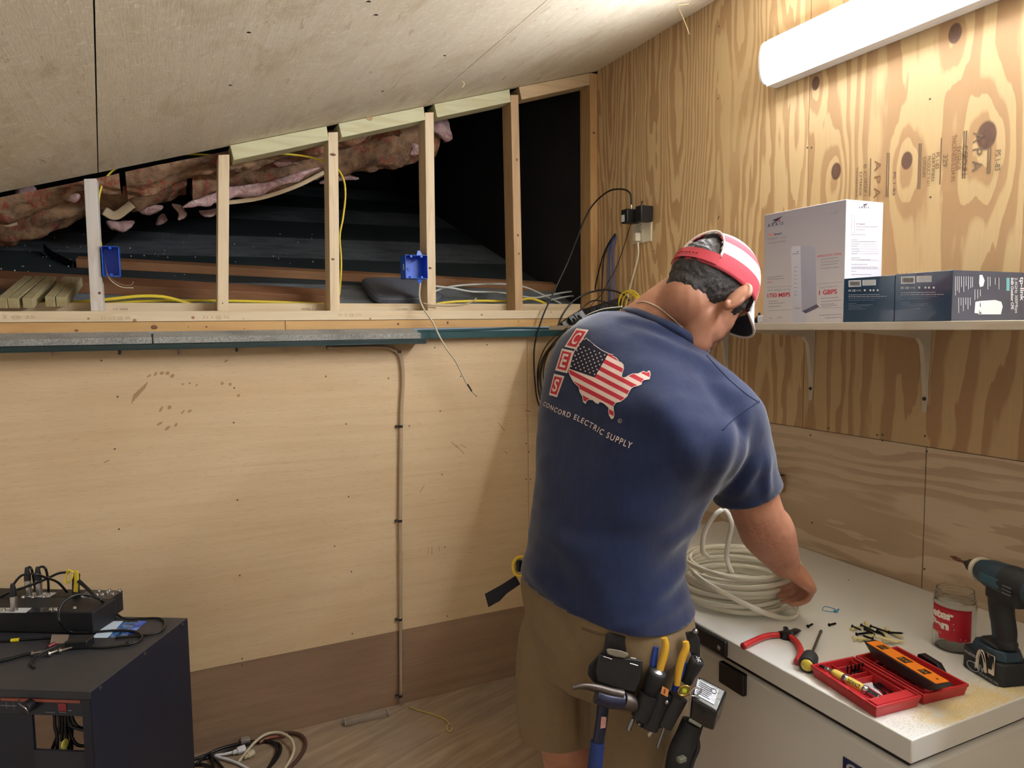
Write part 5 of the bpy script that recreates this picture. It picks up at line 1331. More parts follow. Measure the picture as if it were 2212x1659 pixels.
# ---- blue boxes
g = G('box_teal_gloss'); x, y, z = g.coord(); n = g.noise(g.vec(x*6, y*6, z*6), 1, 2); g.col(g.mix(n, srgb(22, 52, 78)+(1,), srgb(28, 64, 90)+(1,))); g.rough(.25); g.b.inputs['Coat Weight'].default_value = .4; TEAL = g.m
SLATE = mat('box_slate', (58, 64, 80), .35); IW = mat('ink_white', (214, 218, 224), .5); IW2 = mat('ink_pale_blue', (120, 142, 164), .5)
Y0 = YA-.0006
def blue_box(pxr, pxl, pytop, label):
    global Y0
    yb_ = onX(pxr, 650, BX0-.002).y; zt = onX((pxr+pxl)/2, pytop, BX0-.002).z
    t = thing('product_box', label, 'box', (BX0-.002+.12, (Y0+yb_)/2, SZ), group=None)
    m = MB(); m.M = loc_of2(t); m.box(BX0-.002, BX0+.300, yb_, Y0, SZ+.0003, zt, 0); m.build('carton', [TEAL], t, bevel=.001)
    ya_ = Y0; Y0 = yb_-.0008
    return t, yb_, ya_, zt
bA, ybA, yaA, ztA = blue_box(1932, 1826, 598, 'smaller-looking dark teal box squeezed between modem box and the other teal box')
bB, ybB, yaB, ztB = blue_box(2056, 1935, 588, 'dark teal outdoor antenna box at the right end, its grey side showing')
pf = lambda x, y: onX(x, y, BX0-.0024)
def box_print(t, ox, k):
    q = lambda x, y: (ox[0]+(x-1830)*k, ox[1]+(y-600)*k)
    m = MB(); m.M = loc_of2(t)
    for a, b, c, d in ((1833, 605, 1860, 620), (1863, 604, 1892, 617)): pquad(m, pf, [q(a, b+1), q(c, b), q(c, d-1), q(a, d)])
    m.build('sticker', IW, t, smooth=0)
    m = MB(); m.M = loc_of2(t); rnd = random.Random(2); u = 1836.0
    while u < 1857:
        w_ = rnd.uniform(.5, 1.4); pquad(m, lambda x, y: onX(x, y, BX0-.0028), [q(u, 608), q(u+w_, 608), q(u+w_, 617), q(u, 617)]); u += w_+rnd.uniform(.4, 1.0)
    for yy in (607, 609.5, 612, 614.5): pline(m, lambda x, y: onX(x, y, BX0-.0028), q(1866, yy), q(1890, yy-1), .5)
    m.build('barcode', mat('ink_black', (30, 30, 34), .5), t, smooth=0)
    m = MB(); m.M = loc_of2(t); a, b = q(1833, 630), q(1848, 629.5); ptext(m, 'FC CE', pf, a, b, 4*k, .02)
    a, b = q(1850, 629), q(1860, 629); ptext(m, 'N1796', pf, a, b, 3*k, 0)
    for xx in (1868, 1880, 1887, 1896):
        c_ = q(xx, 627); m.add([pf(c_[0]+2.2*k*math.cos(v), c_[1]+2.2*k*math.sin(v)) for v in [i*math.pi/4 for i in range(8)]], [tuple(range(8))])
    fauxlines(m, pf, [(*q(1833, y_), *q(x_, y_-1)) for y_, x_ in ((637, 1900), (641, 1915))], None, .8*k); m.build('printed_marks', IW, t, smooth=0)
    m = MB(); m.M = loc_of2(t); fauxlines(m, pf, [(*q(1833, y_), *q(x_, y_-1)) for y_, x_ in ((645, 1902), (649, 1890), (656, 1850), (659, 1885), (662, 1878), (665, 1860), (668, 1870))], None, .7*k); m.build('printed_marks', IW2, t, smooth=0)
box_print(bA, (1830, 600), 1.0); box_print(bB, (1943, 591), 1.12)
pg = lambda x, y: onY(x, y, ybB-.0004); pg2 = lambda x, y: onY(x, y, ybB-.0008)
m = MB(); m.M = loc_of2(bB); m.add([(BX0-.0015, ybB-.0002, SZ+.001), (BX0+.2995, ybB-.0002, SZ+.001), (BX0+.2995, ybB-.0002, ztB-.001), (BX0-.0015, ybB-.0002, ztB-.001)], [(0, 1, 2, 3)]); m.build('side_panel_print', SLATE, bB, smooth=0)
m = MB(); m.M = loc_of2(bB)
for (x_, y0, y1) in ((2064, 597, 638), (2068, 597, 628), (2072, 597, 632), (2077, 597, 620), (2082, 597, 630), (2087, 597, 618), (2092, 597, 625), (2097, 598, 622), (2101, 598, 620), (2071, 643, 676), (2076, 643, 660), (2081, 643, 672), (2086, 643, 658), (2091, 643, 668), (2096, 643, 660),
                     (2106, 625, 648), (2112, 625, 645), (2118, 625, 640), (2134, 598, 625), (2139, 598, 618), (2150, 600, 615), (2158, 600, 625)): fauxlines(m, pg, [(x_, y0, x_, y1)], None, 1.0)
m.build('printed_marks', IW, bB, smooth=0)
for txt_, a_, b_, h_, bo in (('8dBi Outdoor CPE', (2184, 600), (2184, 668), 5.5, .02), ('2.4GHz 300Mbps', (2192, 600), (2193, 676), 6, .0), ('tp-link', (2204, 598), (2204, 650), 8, .02)):
    m = MB(); m.M = loc_of2(bB); ptext(m, txt_, pg, a_, b_, h_, bo, None, up=(h_, 0)); m.build('side_lettering', IW, bB, smooth=0)
m = MB(); m.M = loc_of2(bB); pquad(m, pg, [(2174, 600), (2181, 600), (2181, 628), (2174, 628)]); m.build('colour_patch', mat('patch_teal', (96, 160, 168), .4), bB, smooth=0)
m = MB(); m.M = loc_of2(bB)   # pictured device, printed flat
pquad(m, pg, [(2107, 652), (2118, 650), (2120, 678), (2105, 676)]); pquad(m, pg, [(2118, 650), (2150, 648), (2163, 652), (2166, 662), (2162, 679), (2114, 679)]); pquad(m, pg, [(2116, 594), (2122, 594), (2127, 606), (2124, 618), (2117, 620), (2115, 612)])
m.build('product_picture', mat('print_white', (206, 210, 216), .4), bB, smooth=0)
# small black and white fitting beside the tall box
t = thing('hook_strap', 'small black strap fitting with white tag at the left foot of the modem box', 'strap', (SX+.03, YB+.035, SZ))
m = MB(); m.tube([(-.02, .02, .003), (-.005, .012, .012), (.0, .006, .022), (-.008, .0, .026)], .006, 8, flat=.003, up=(0, 0, 1)); m.tube([(0, .02, .004), (.0, .0, .014), (.0, -.012, .010)], .005, 8, flat=.003); m.build('strap_loop', BLKP, t, smooth=180)
m = MB(); m.box(-.012, .004, -.018, .004, .0005, .022); m.build('white_tag', CBW, t, bevel=.003)

# =================================================================== OUTLET and what is plugged in
PLATE = mat('outlet_almond', (220, 212, 192), .35, coat=.2)
oy0, oy1 = onX(1409, 490).y, onX(1367, 520).y; oz0, oz1 = onX(1408, 521).z, onX(1408, 455).z
ot = thing('wall_outlet', 'almond duplex outlet plate on the plywood wall', 'outlet', (0, (oy0+oy1)/2, (oz0+oz1)/2)); M0 = loc_of2(ot)
m = MB(); m.M = M0; m.box(-.0055, -.0003, oy0, oy1, oz0, oz1); m.build('cover_plate', PLATE, ot, bevel=.002)
for zc in ((oz0+oz1)/2-.020, (oz0+oz1)/2+.020):
    m = MB(); m.M = M0; yc = (oy0+oy1)/2; m.cyl((-.0052, yc, zc), (-.0085, yc, zc), .0165, n=24); m.build('socket', PLATE, ot, bevel=.001)
    m = MB(); m.M = M0
    for dy in (-.006, .006): m.box(-.0088, -.0080, yc+dy-.0012, yc+dy+.0012, zc-.001, zc+.008)
    m.cyl((-.0080, yc, zc-.008), (-.0088, yc, zc-.008), .0025, n=10); m.build('slot', mat('slot_dark', (30, 26, 24), .7), ot)
m = MB(); m.M = M0; m.cyl((-.0052, (oy0+oy1)/2, (oz0+oz1)/2), (-.0068, (oy0+oy1)/2, (oz0+oz1)/2), .0030, n=10); m.build('plate_screw', PLATE, ot)
def pbox(name, p, dims, m_, parent, bev=.003): 
    m = MB(); m.cbox(p, dims); return m.build(name, m_, parent, bevel=bev)
# power adapters
A0 = onX(1388, 462, -.045); ad = thing('power_adapter', 'taller black wall-wart adapter plugged into the almond outlet', 'adapter', A0)
pbox('housing', (0.008, 0, 0), (.060, .042, .064), BLKP, ad, .004); m = MB(); m.tube([(0, .004, .030), (0, .006, .044), (0, .0, .052)], .0025, 8, 5); m.build('cord', BLKP, ad, smooth=180)
A1 = onX(1362, 468, -.050); ad1 = thing('power_inserter', 'black adapter box with white label and coax cable on its top', 'adapter', A1)
pbox('housing', (-.002, .000, 0), (.062, .046, .058), BLKP, ad1, .004); pbox('label', (-.0335, .006, -.008), (.0006, .022, .028), IW, ad1, 0)
m = MB(); m.cyl((0, -.006, .029), (0, -.006, .040), .0045, n=12); m.cyl((0, -.006, .040), (0, -.005, .050), .0032, n=10); m.build('coax_connector', mat('nickel', (190, 186, 176), .25, 1.0), ad1)
cpl = thing('cord_plug', 'almond grounded plug low in the outlet with a cream cord hanging down', 'plug', onX(1376, 512, -.02))
pbox('plug_body', (0, 0, 0), (.026, .024, .036), PLATE, cpl, .005)
def cable(name, label, pts, r, m_, group=None, n=8, per=8, flat=None, up=(0, 0, 1), cat='cable'):
    o0 = Vector(pts[0]); m = MB(); m.M = Matrix.Translation(-o0); m.tube(pts, r, n, per, flat=flat, up=up); o = m.build(name, m_, smooth=180); o.location = o0; return tag(o, label, cat, group)
CREAM = mat('cord_cream', (206, 196, 168), .45); BLKC = mat('cord_black', (18, 18, 20), .38); BLUC = mat('cable_blue', (66, 96, 168), .4); PURC = mat('cable_violet', (112, 116, 176), .4); YELC = mat('cable_yellow', (232, 206, 40), .4); NMY = mat('cable_yellow_flat', (226, 202, 60), .4); WHC = mat('cable_white', (210, 212, 208), .4)
X_ = lambda x, y, o: onX(x, y, o)
cc0 = cable('cord', None, [X_(1378, 523, -.02), X_(1379, 545, -.018), X_(1376, 565, -.015), X_(1368, 595, -.012), X_(1360, 625, -.012), X_(1352, 660, -.012), X_(1348, 700, -.015)], .0045, CREAM, cat=None); cc0.location = cc0.location-cpl.location; cc0.parent = cpl
cable('coax_cable', 'black coax arching high from the adapter down to the hanging cable loops', [A1+Vector((0, -.005, .048)), X_(1361, 418, -.055), X_(1345, 409, -.065), X_(1315, 413, -.08), X_(1283, 440, -.10), X_(1262, 475, -.13), X_(1245, 520, -.16), X_(1225, 570, -.20), X_(1192, 640, -.28), X_(1170, 690, -.33), X_(1155, 745, -.36), X_(1154, 800, -.36), X_(1160, 860, -.35), X_(1176, 900, -.32)], .0038, BLKC)
cable('thin_cord', 'thin black cord from the adapter crossing the blue cables', [A1+Vector((0, -.004, -.029)), X_(1356, 505, -.03), X_(1345, 540, -.018), X_(1330, 580, -.015), X_(1312, 612, -.014), X_(1300, 636, -.02), X_(1285, 650, -.04), X_(1272, 668, -.06)], .0016, BLKC)
for i, (pts, r) in enumerate((([(1329, 505), (1315, 525), (1302, 555), (1290, 600), (1283, 640), (1281, 672)], .0030), ([(1329, 505), (1314, 530), (1304, 560), (1301, 600), (1300, 640), (1300, 672)], .0030))):
    cable('wall_cable', ['outer black cable bowing down from the hole in the plywood', 'inner black cable hanging straighter from the hole in the plywood'][i], [X_(x, y, -.004-.006*min(k, 2)) for k, (x, y) in enumerate(pts)], r, BLKC)
for i, (pts, m_) in enumerate((([(1330, 508), (1318, 525), (1314, 560), (1313, 600), (1315, 665)], BLUC), ([(1330, 510), (1320, 528), (1317, 560), (1317, 600), (1318, 665)], BLUC), ([(1331, 511), (1324, 535), (1323, 570), (1324, 610), (1326, 665)], PURC), ([(1331, 512), (1327, 535), (1326, 570), (1328, 610), (1330, 665)], PURC))):
    cable('network_cable', 'blue network cable in the bundle hanging from the plywood hole', [X_(x, y, -.006) for x, y in pts], .0024, m_, group='blue cables down the plywood wall')
# yellow patch cord loops
yl = thing('patch_cord', 'yellow patch cord coiled in loops behind the man\'s neck', 'cable', onX(1358, 650, -.09)); m = MB(); m.M = loc_of2(yl); pts = []
for k in range(4):
    cx_, cy_, rx, ry = ((1360, 655, 24, 28), (1362, 660, 19, 27), (1368, 662, 17, 24), (1357, 661, 20, 31))[k]
    for j in range(10):
        a = 2*math.pi*j/10; pts.append(X_(cx_-rx*math.cos(a), cy_-ry*math.sin(a), -.09+.004*k))
m.tube(pts, .0026, 8, 4); m.build('loops', YELC, yl, smooth=180)
# power strips and black cable tangle behind the shoulder
def strip(pa, pb, label, h=.05):
    a, b = Vector(pa), Vector(pb); t = thing('power_strip', label, 'power strip', (a+b)/2); a2, b2 = a-t.location, b-t.location; d = (b-a).normalized(); wv = Vector((-.7, -.7, 0)); wv = (wv-d*wv.dot(d)).normalized(); hv = d.cross(wv)
    MB().bar(a2, b2, wv*.045, hv*h).build('housing', BLKP, t, bevel=.006)
    L = (b-a).length
    for k in range(4):
        c = a2.lerp(b2, (k+.6)/4.4)+wv*.0235+hv*0
        m = MB(); m.bar(c-d*.014, c+d*.014, wv*.003, hv*.032); m.build('socket', mat('socket_black', (34, 34, 38), .3), t, bevel=.001)
        if k in (1, 2): m = MB(); m.bar(c-d*.012+wv*.016, c+d*.012+wv*.016, wv*.028, hv*.03); m.tube([c+wv*.03, c+wv*.045+hv*.02, c+wv*.04+hv*.05], .004, 8, 5); m.build('plugged_cord', BLKC, t, bevel=.003)
    return t
strip(onX(1215, 708, -.30), onX(1262, 678, -.20), 'lower black power strip just left of the man\'s shoulder', .045)
strip(onX(1258, 682, -.17), onX(1345, 655, -.05), 'upper black power strip behind the man\'s shoulder', .05)
cable('black_cable', 'thick black cable arching over the power strips to the yellow loops', [X_(1205, 705, -.32), X_(1215, 680, -.30), X_(1237, 652, -.25), X_(1270, 633, -.18), X_(1310, 626, -.12), X_(1345, 635, -.08), X_(1360, 650, -.06)], .0042, BLKC)
cable('black_cable', 'black cable curving low over the upper power strip', [X_(1245, 690, -.24), X_(1262, 662, -.20), X_(1285, 649, -.16), X_(1315, 655, -.12), X_(1345, 668, -.10)], .0032, BLKC)
cable('white_cable', 'thin white cable curving along the power strips', [X_(1240, 705, -.27), X_(1262, 684, -.24), X_(1300, 668, -.20), X_(1345, 662, -.14)], .0022, WHC)
hc_ = onX(1185, 800, -.36); cl_ = thing('hanging_cable_coil', 'coil of thin black cables hanging at the left of the man\'s shoulder', 'cable', hc_)
rnd = random.Random(8)
for k in range(6):
    dx_ = rnd.uniform(-6, 8); dy_ = rnd.uniform(-12, 12); pts = [X_(x+dx_*f, y+dy_*f, -.34-.01*k) for x, y, f in ((1228, 712, .6), (1200, 735, 1), (1178, 765, 1), (1166, 805, 1), (1168, 845, 1), (1180, 870, 1), (1196, 850, 1), (1205, 805, 1), (1215, 760, 1), (1236, 715, .6))]
    m = MB(); m.M = loc_of2(cl_); m.tube(pts, .0026, 8, 6); m.build('loop', BLKC, cl_, smooth=180)

# =================================================================== things on the stud wall
BLU = mat('box_blue_plastic', (26, 92, 206), .38, coat=.2)
def wall_box(x0, x1, z0, z1, yf, depth, label, name='electrical_box', thk=.0022):
    cx_, cz_ = (x0+x1)/2, (z0+z1)/2; t = thing(name, label, 'electrical box', (cx_, yf, cz_)); w_, h_ = (x1-x0)/2, (z1-z0)/2
    m = MB()
    for a in (-1, 1):
        m.box(a*w_-(thk if a > 0 else 0), a*w_+(thk if a < 0 else 0), 0, depth, -h_, h_); m.box(-w_, w_, 0, depth, a*h_-(thk if a > 0 else 0), a*h_+(thk if a < 0 else 0))
    m.box(-w_, w_, depth-thk, depth, -h_, h_); m.build('shell', BLU, t, bevel=.0006)
    for a in (-1, 1):
        m = MB(); 
        for xo in ((0,) if w_ < .035 else (-.022, .022)): m.cyl((xo, .0, a*(h_-.006)), (xo, .03, a*(h_-.006)), .0045, n=12)
        m.build('screw_boss', BLU, t)
    return t, w_, h_
pa, pb = onY(217, 531, -.012), onY(259, 597, -.012)
wb, w_, h_ = wall_box(stud_x[0][0]+.0215, stud_x[0][0]+.0215+(pb.x-pa.x), pb.z, pa.z, -.010, .075, 'narrow blue single-gang box on the leftmost stud, bare wires hanging out')
m = MB(); q = lambda x, y, Y: onY(x, y, Y)-wb.location
m.tube([q(222, 548, .05), q(226, 562, .02), q(229, 582, -.005), q(236, 597, -.02), q(250, 608, -.035), q(268, 616, -.04), q(284, 615, -.04), q(288, 608, -.04)], .0018, 8, 6); m.build('bare_wire', mat('wire_copper', (176, 140, 110), .3, .8), wb, smooth=180)
m = MB(); m.tube([q(230, 590, .0), q(240, 606, -.03), q(262, 620, -.035), q(288, 622, -.035)], .0016, 8, 6); m.build('white_wire', CREAM, wb, smooth=180)
pa, pb = onY(876, 550, -.022), onY(925, 602, -.022); xr_ = stud_x[3][1]-.0215
wb2, w_, h_ = wall_box(xr_-(pb.x-pa.x), xr_, pb.z, pa.z, -.020, .07, 'wide blue double-gang box hung on the fourth stud')
m = MB()
for a in (-1, 1): m.add([(.004, .01, a*h_), (.030, .01, a*h_), (.020, .012, a*(h_+.019)), (.010, .012, a*(h_+.019)), (.004, .014, a*h_), (.030, .014, a*h_), (.020, .016, a*(h_+.019)), (.010, .016, a*(h_+.019))], [(0, 1, 2, 3), (7, 6, 5, 4), (0, 4, 5, 1), (1, 5, 6, 2), (2, 6, 7, 3), (3, 7, 4, 0)])
m.build('nail_ear', BLU, wb2)
m = MB(); m.box(-w_-.0006, -w_, .018, .032, -.012, .012); m.build('side_label', IW, wb2)
m = MB(); m.cyl((-.012, .0675, -.004), (-.012, .064, -.004), .008, n=16); m.cyl((-.030, .0675, -.004), (-.030, .064, -.004), .008, n=16); m.build('knockout', mat('box_blue_deep', (18, 70, 180), .4), wb2)
# flat grey wireless router lying on the old roof
rt_ = thing('wireless_router', 'flat dark grey rounded router lying on the old roof behind the double blue box', 'router', onRoof(868, 628, .012))
a_, b_ = onRoof(800, 600, .01), onRoof(925, 600, .01); n_ = Vector((0, -RS, 1)).normalized(); sd_v = Vector((0, 1, RS)).normalized(); ex = (b_-a_).normalized()
def rr(wd, dp, r, k=6):
    out = []
    for cx_, cy_, a0 in ((wd/2-r, dp/2-r, 0), (-wd/2+r, dp/2-r, 90), (-wd/2+r, -dp/2+r, 180), (wd/2-r, -dp/2+r, 270)):
        for j in range(k+1): a = math.radians(a0+90*j/k); out.append((cx_+r*math.cos(a), cy_+r*math.sin(a)))
    return out
def slab(name, wd, dp, r, z0, z1, m_, parent, X=ex, Yv=sd_v, N=n_, off=(0, 0), bev=.003):
    P = rr(wd, dp, r); k = len(P); vs = [X*(x+off[0])+Yv*(y+off[1])+N*z0 for x, y in P]+[X*(x+off[0])+Yv*(y+off[1])+N*z1 for x, y in P]
    return MB().add(vs, [tuple(range(k-1, -1, -1)), tuple(range(k, 2*k))]+[(i, (i+1) % k, k+(i+1) % k, k+i) for i in range(k)]).build(name, m_, parent, bevel=bev)
GREY = mat('router_grey', (104, 108, 118), .5); g = G('router_mesh'); x, y, z = g.coord(); d_ = g.voro(g.vec(x*160, y*160, z*160), 1); g.col(g.mix(d_.lt(.3), srgb(122, 126, 138)+(1,), srgb(84, 88, 98)+(1,))); g.rough(.6); g.bump(d_, .5, .001)
q4 = [onRoof(x, y, .045) for x, y in ((776, 598), (918, 599), (962, 643), (812, 644))]
def rquad(k_, lift):
    cq = sum(q4, Vector())/4; out = []
    for i in range(4):
        p = cq+(q4[i]-cq)*k_; a_ = cq+(q4[i-1]-cq)*k_; b_ = cq+(q4[(i+1) % 4]-cq)*k_
        for t in (0, .25, .5, .75, 1): u = p+(a_-p)*.22; v = p+(b_-p)*.22; out.append(u*(1-t)**2+p*(2*t*(1-t))+v*t*t+n_*lift)
    return out
def qslab(name, k_, l0, l1, m_, bev):
    A = [v-rt_.location for v in rquad(k_, l0)]; B_ = [v-rt_.location for v in rquad(k_, l1)]; k = len(A)
    MB().add(A+B_, [tuple(range(k-1, -1, -1)), tuple(range(k, 2*k))]+[(i, (i+1) % k, k+(i+1) % k, k+i) for i in range(k)]).build(name, m_, rt_, bevel=bev)
qslab('case', 1, -.030, -.001, GREY, .006); qslab('mesh_top', .93, -.001, .0015, g.m, .0008)
# yellow flat cable runs
Yp = lambda x, y, Y: onY(x, y, Y)
cable('yellow_cable', 'yellow electrical cable looping from the single blue box up behind the ceiling edge', [Yp(219, 536, .05), Yp(214, 500, .10), Yp(212, 450, .13), Yp(217, 410, .14), Yp(232, 380, .14), Yp(262, 358, .15), Yp(330, 340, .16), Yp(390, 333, .15), Yp(480, 335, .13), Yp(550, 331, .12), Yp(620, 333, .12), Yp(680, 342, .11), Yp(722, 360, .11), Yp(741, 385, .10), Yp(746, 420, .10), Yp(741, 470, .10), Yp(734, 510, .10), Yp(737, 560, .10), Yp(736, 600, .10), Yp(733, 637, .11)], .0065, NMY, flat=.004, up=(0, -1, 0))
cable('yellow_cable', 'yellow cable arching low between first and second studs on the plate', [Yp(-60, 654, .14), Yp(60, 655, .135), Yp(180, 652, .135), Yp(240, 646, .13), Yp(300, 640, .13), Yp(350, 641, .13), Yp(390, 650, .13), Yp(420, 659, .14)], .0065, NMY, flat=.0045, up=(0, 0, 1))
cable('yellow_cable', 'straight yellow cable run along the rear plate behind the studs', [Yp(228, 655, .16), Yp(330, 650, .16), Yp(480, 650, .16), Yp(600, 653, .16), Yp(700, 657, .16)], .006, NMY, flat=.004, up=(0, 0, 1))
cable('yellow_cable', 'short yellow cable beside the foot of the fourth stud', [Yp(940, 657, .14), Yp(980, 652, .14), Yp(1040, 650, .14), Yp(1100, 651, .14)], .006, NMY, flat=.004, up=(0, 0, 1))
cable('yellow_cable', 'short yellow cable arch right of the fifth stud', [Yp(1125, 648, .14), Yp(1145, 645, .14), Yp(1165, 650, .14), Yp(1180, 657, .14)], .006, NMY, flat=.004, up=(0, 0, 1))
# white cables
cable('white_cable', 'white cable draped over the board, running to the corner post', [Yp(925, 640, .16), Yp(950, 625, .2), Yp(990, 617, .22), Yp(1040, 614, .24), Yp(1090, 614, .25), Yp(1130, 619, .25), Yp(1165, 633, .24), Yp(1200, 650, .22), Yp(1212, 656, .2)], .0045, WHC)
cable('white_cable', 'second white cable sagging between fourth and fifth studs', [Yp(940, 618, .18), Yp(980, 623, .2), Yp(1020, 630, .2), Yp(1080, 632, .2), Yp(1150, 643, .2), Yp(1185, 638, .22), Yp(1225, 631, .24), Yp(1262, 629, .25)], .0045, WHC)
cable('white_cable', 'short white cable end behind the post foot', [Yp(1190, 648, .2), Yp(1230, 640, .22), Yp(1262, 641, .24)], .004, WHC)
cable('black_cable', 'black cable loop hanging inside the opening by the corner post', [Yp(1262, 575, .3), Yp(1250, 580, .3), Yp(1245, 590, .3), Yp(1252, 604, .28), Yp(1262, 610, .26)], .0035, BLKC)
nm = cable('dangling_cable', 'pale cable dangling from the double blue box down over the wall, copper end bare', [Yp(908, 610, .0), Yp(906, 640, -.05), Yp(914, 665, -.075), Yp(934, 695, -.085), Yp(950, 728, -.10), Yp(966, 755, -.11), Yp(984, 780, -.11), Yp(1000, 812, -.11), Yp(1013, 836, -.11), Yp(1027, 853, -.11)], .0052, CREAM, flat=.0035, up=(0, -1, 0))
m = MB(); m.M = Matrix.Translation(-nm.location); m.tube([Yp(1010, 830, -.1155), Yp(1016, 840, -.1155), Yp(1019, 845, -.1155)], .0035, 8, 4); m.build('burnt_patch', mat('soot', (40, 34, 32), .8), nm, smooth=180)
m = MB(); m.M = Matrix.Translation(-nm.location); m.tube([Yp(1026, 852, -.11), Yp(1030, 857, -.11)], .002, 6, 3); m.build('copper_end', mat('copper', (186, 110, 80), .3, .9), nm, smooth=180)
cable('tan_cable', 'tan cable with small print lying on the plate beside the fourth stud', [Yp(914, 655, -.014), Yp(940, 660, -.018), Yp(975, 661, -.018), Yp(1005, 657, -.018), Yp(1022, 650, -.016), Yp(1029, 644, -.014)], .0045, mat('cord_tan', (176, 160, 128), .5), flat=.0032, up=(0, -1, 0))
# clear tube down the wall
g = G('clear_tube_plastic'); x, y, z = g.coord(); g.col((.9, .86, .80)); g.rough(.12); g.b.inputs['Transmission Weight'].default_value = .9; g.b.inputs['IOR'].default_value = 1.12
tb_ = cable('clear_tube', 'clear plastic tube running down the tan plywood wall to the floor', [Yp(707, 752, -.012), Yp(760, 750, -.012), Yp(820, 750, -.012), Yp(852, 757, -.012), Yp(866, 775, -.012), Yp(870, 820, -.012), Yp(867, 880, -.012), Yp(866, 921, -.012), Yp(865, 1020, -.012), Yp(864, 1125, -.012), Yp(865, 1230, -.012), Yp(865, 1338, -.012), Yp(866, 1420, -.012), Yp(866, 1503, -.012), Yp(869, 1530, -.018)], .0085, g.m, n=12, cat='tube')
m = MB(); m.M = Matrix.Translation(-tb_.location); m.tube([Yp(x, y, -.012) for x, y in ((707, 752), (820, 750), (852, 757), (866, 775), (870, 820), (867, 880), (866, 921), (864, 1125), (865, 1338), (866, 1503))], .0058, 8, 8); m.build('inner_liner', mat('tube_dusty', (214, 188, 156), .5), tb_, smooth=180)
for i, (px, py) in enumerate(((862, 760), (865, 921), (864, 1125), (864, 1338), (865, 1503))):
    p = Yp(px, py, -.012); t = thing('tube_clamp', 'black clamp on the clear tube, '+['topmost, at the bend', 'second from the top', 'middle', 'second from the floor', 'lowest, just above the floor'][i], 'clamp', p, 0, 'black clamps holding the clear tube')
    m = MB(); r_ = [(-.0095*math.cos(a), -.0095*math.sin(a)) for a in [math.pi*k/10 for k in range(11)]]
    m.ring_sweep([[(x, y, z) for z in (-.005, .005)] + [(x*.78, y*.78, z) for z in (.005, -.005)] for x, y in r_]); m.box(-.020, -.009, .003, .0115, -.005, .005); m.build('strap', CLIPB, t, bevel=.0008)
    m = MB(); m.cyl((-.0145, .004, 0), (-.0145, -.001, 0), .0038, n=12); m.build('nail_head', STEEL, t)
# clear tube offcut and yellow wire stub on the floor
a, b = onZ(745, 1562, .012), onZ(838, 1540, .012)
tc = thing('tube_offcut', 'short offcut of clear tube lying on floor against the wall', 'tube', (a+b)/2); m = MB(); m.M = loc_of2(tc); 
a.y = min(a.y, -.03); b.y = min(b.y, -.03); m.cyl(a, b, .014, n=18); m.build('tube_wall', g.m, tc, smooth=60)
for e_ in (a, b): m = MB(); m.M = loc_of2(tc); d_ = (b-a).normalized(); m.cyl(e_-d_*.002, e_+d_*.002, .0148, n=18); m.build('end_ring', mat('tube_cloudy', (150, 142, 136), .3), tc, smooth=60)
ws = thing('wire_stub', 'short yellow cable stub lying on the floor by the clear tube', 'wire', onZ(925, 1550, .005)); m = MB(); m.M = loc_of2(ws)
m.tube([onZ(884, 1528, .004), onZ(905, 1535, .004), onZ(940, 1545, .004), onZ(962, 1555, .005), onZ(971, 1566, .006)], .0035, 8, 6, flat=.0025); m.build('jacket', mat('wire_yellow_dull', (196, 168, 88), .45), ws, smooth=180)
m = MB(); m.M = loc_of2(ws); pts = [onZ(971+7*math.cos(a)*.8, 1572+8*math.sin(a), .007) for a in [k*math.pi/4 for k in range(7)]]; m.tube(pts, .0022, 8, 4); m.build('curled_end', mat('wire_yellow_bright', (214, 190, 110), .35), ws, smooth=180)
# splinters hanging from the ceiling
for i, pts in enumerate((((1466, 18), (1474, 35), (1482, 55), (1489, 74)), ((1463, 10), (1476, 10), (1488, 8)), ((999, 175), (1003, 182), (998, 190)))):
    P = [onCeil(*pts[0], -.003)]; dd = (P[0]-CAM).dot(FW); P += [atd(x, y, dd) for x, y in pts[1:]]; cable('wood_splinter', ['long pale splinter hanging from the ceiling near the plywood wall', 'short splinter lying along the ceiling by the long one', 'small splinter curl under the ceiling near the fourth stud'][i], P, .0016, mat('splinter', (222, 192, 140), .7), cat='splinter')

# small ledge with a black strip, on the wall behind his sleeve
p_ = onX(1668, 1040, -.04); lg = thing('wall_ledge', 'small wood ledge with black strip on the wall behind his right sleeve', 'ledge', (-.001, p_.y, p_.z))
m = MB(); m.box(-.075, 0, -.02, .10, -.035, .020); m.build('ledge_block', wood('ledge_wood', (170, 136, 96), 'y', 3), lg, bevel=.001)
m = MB(); m.box(-.078, -.01, -.026, .09, .0205, .0245); m.build('black_strip', BLKP, lg, bevel=.0008)
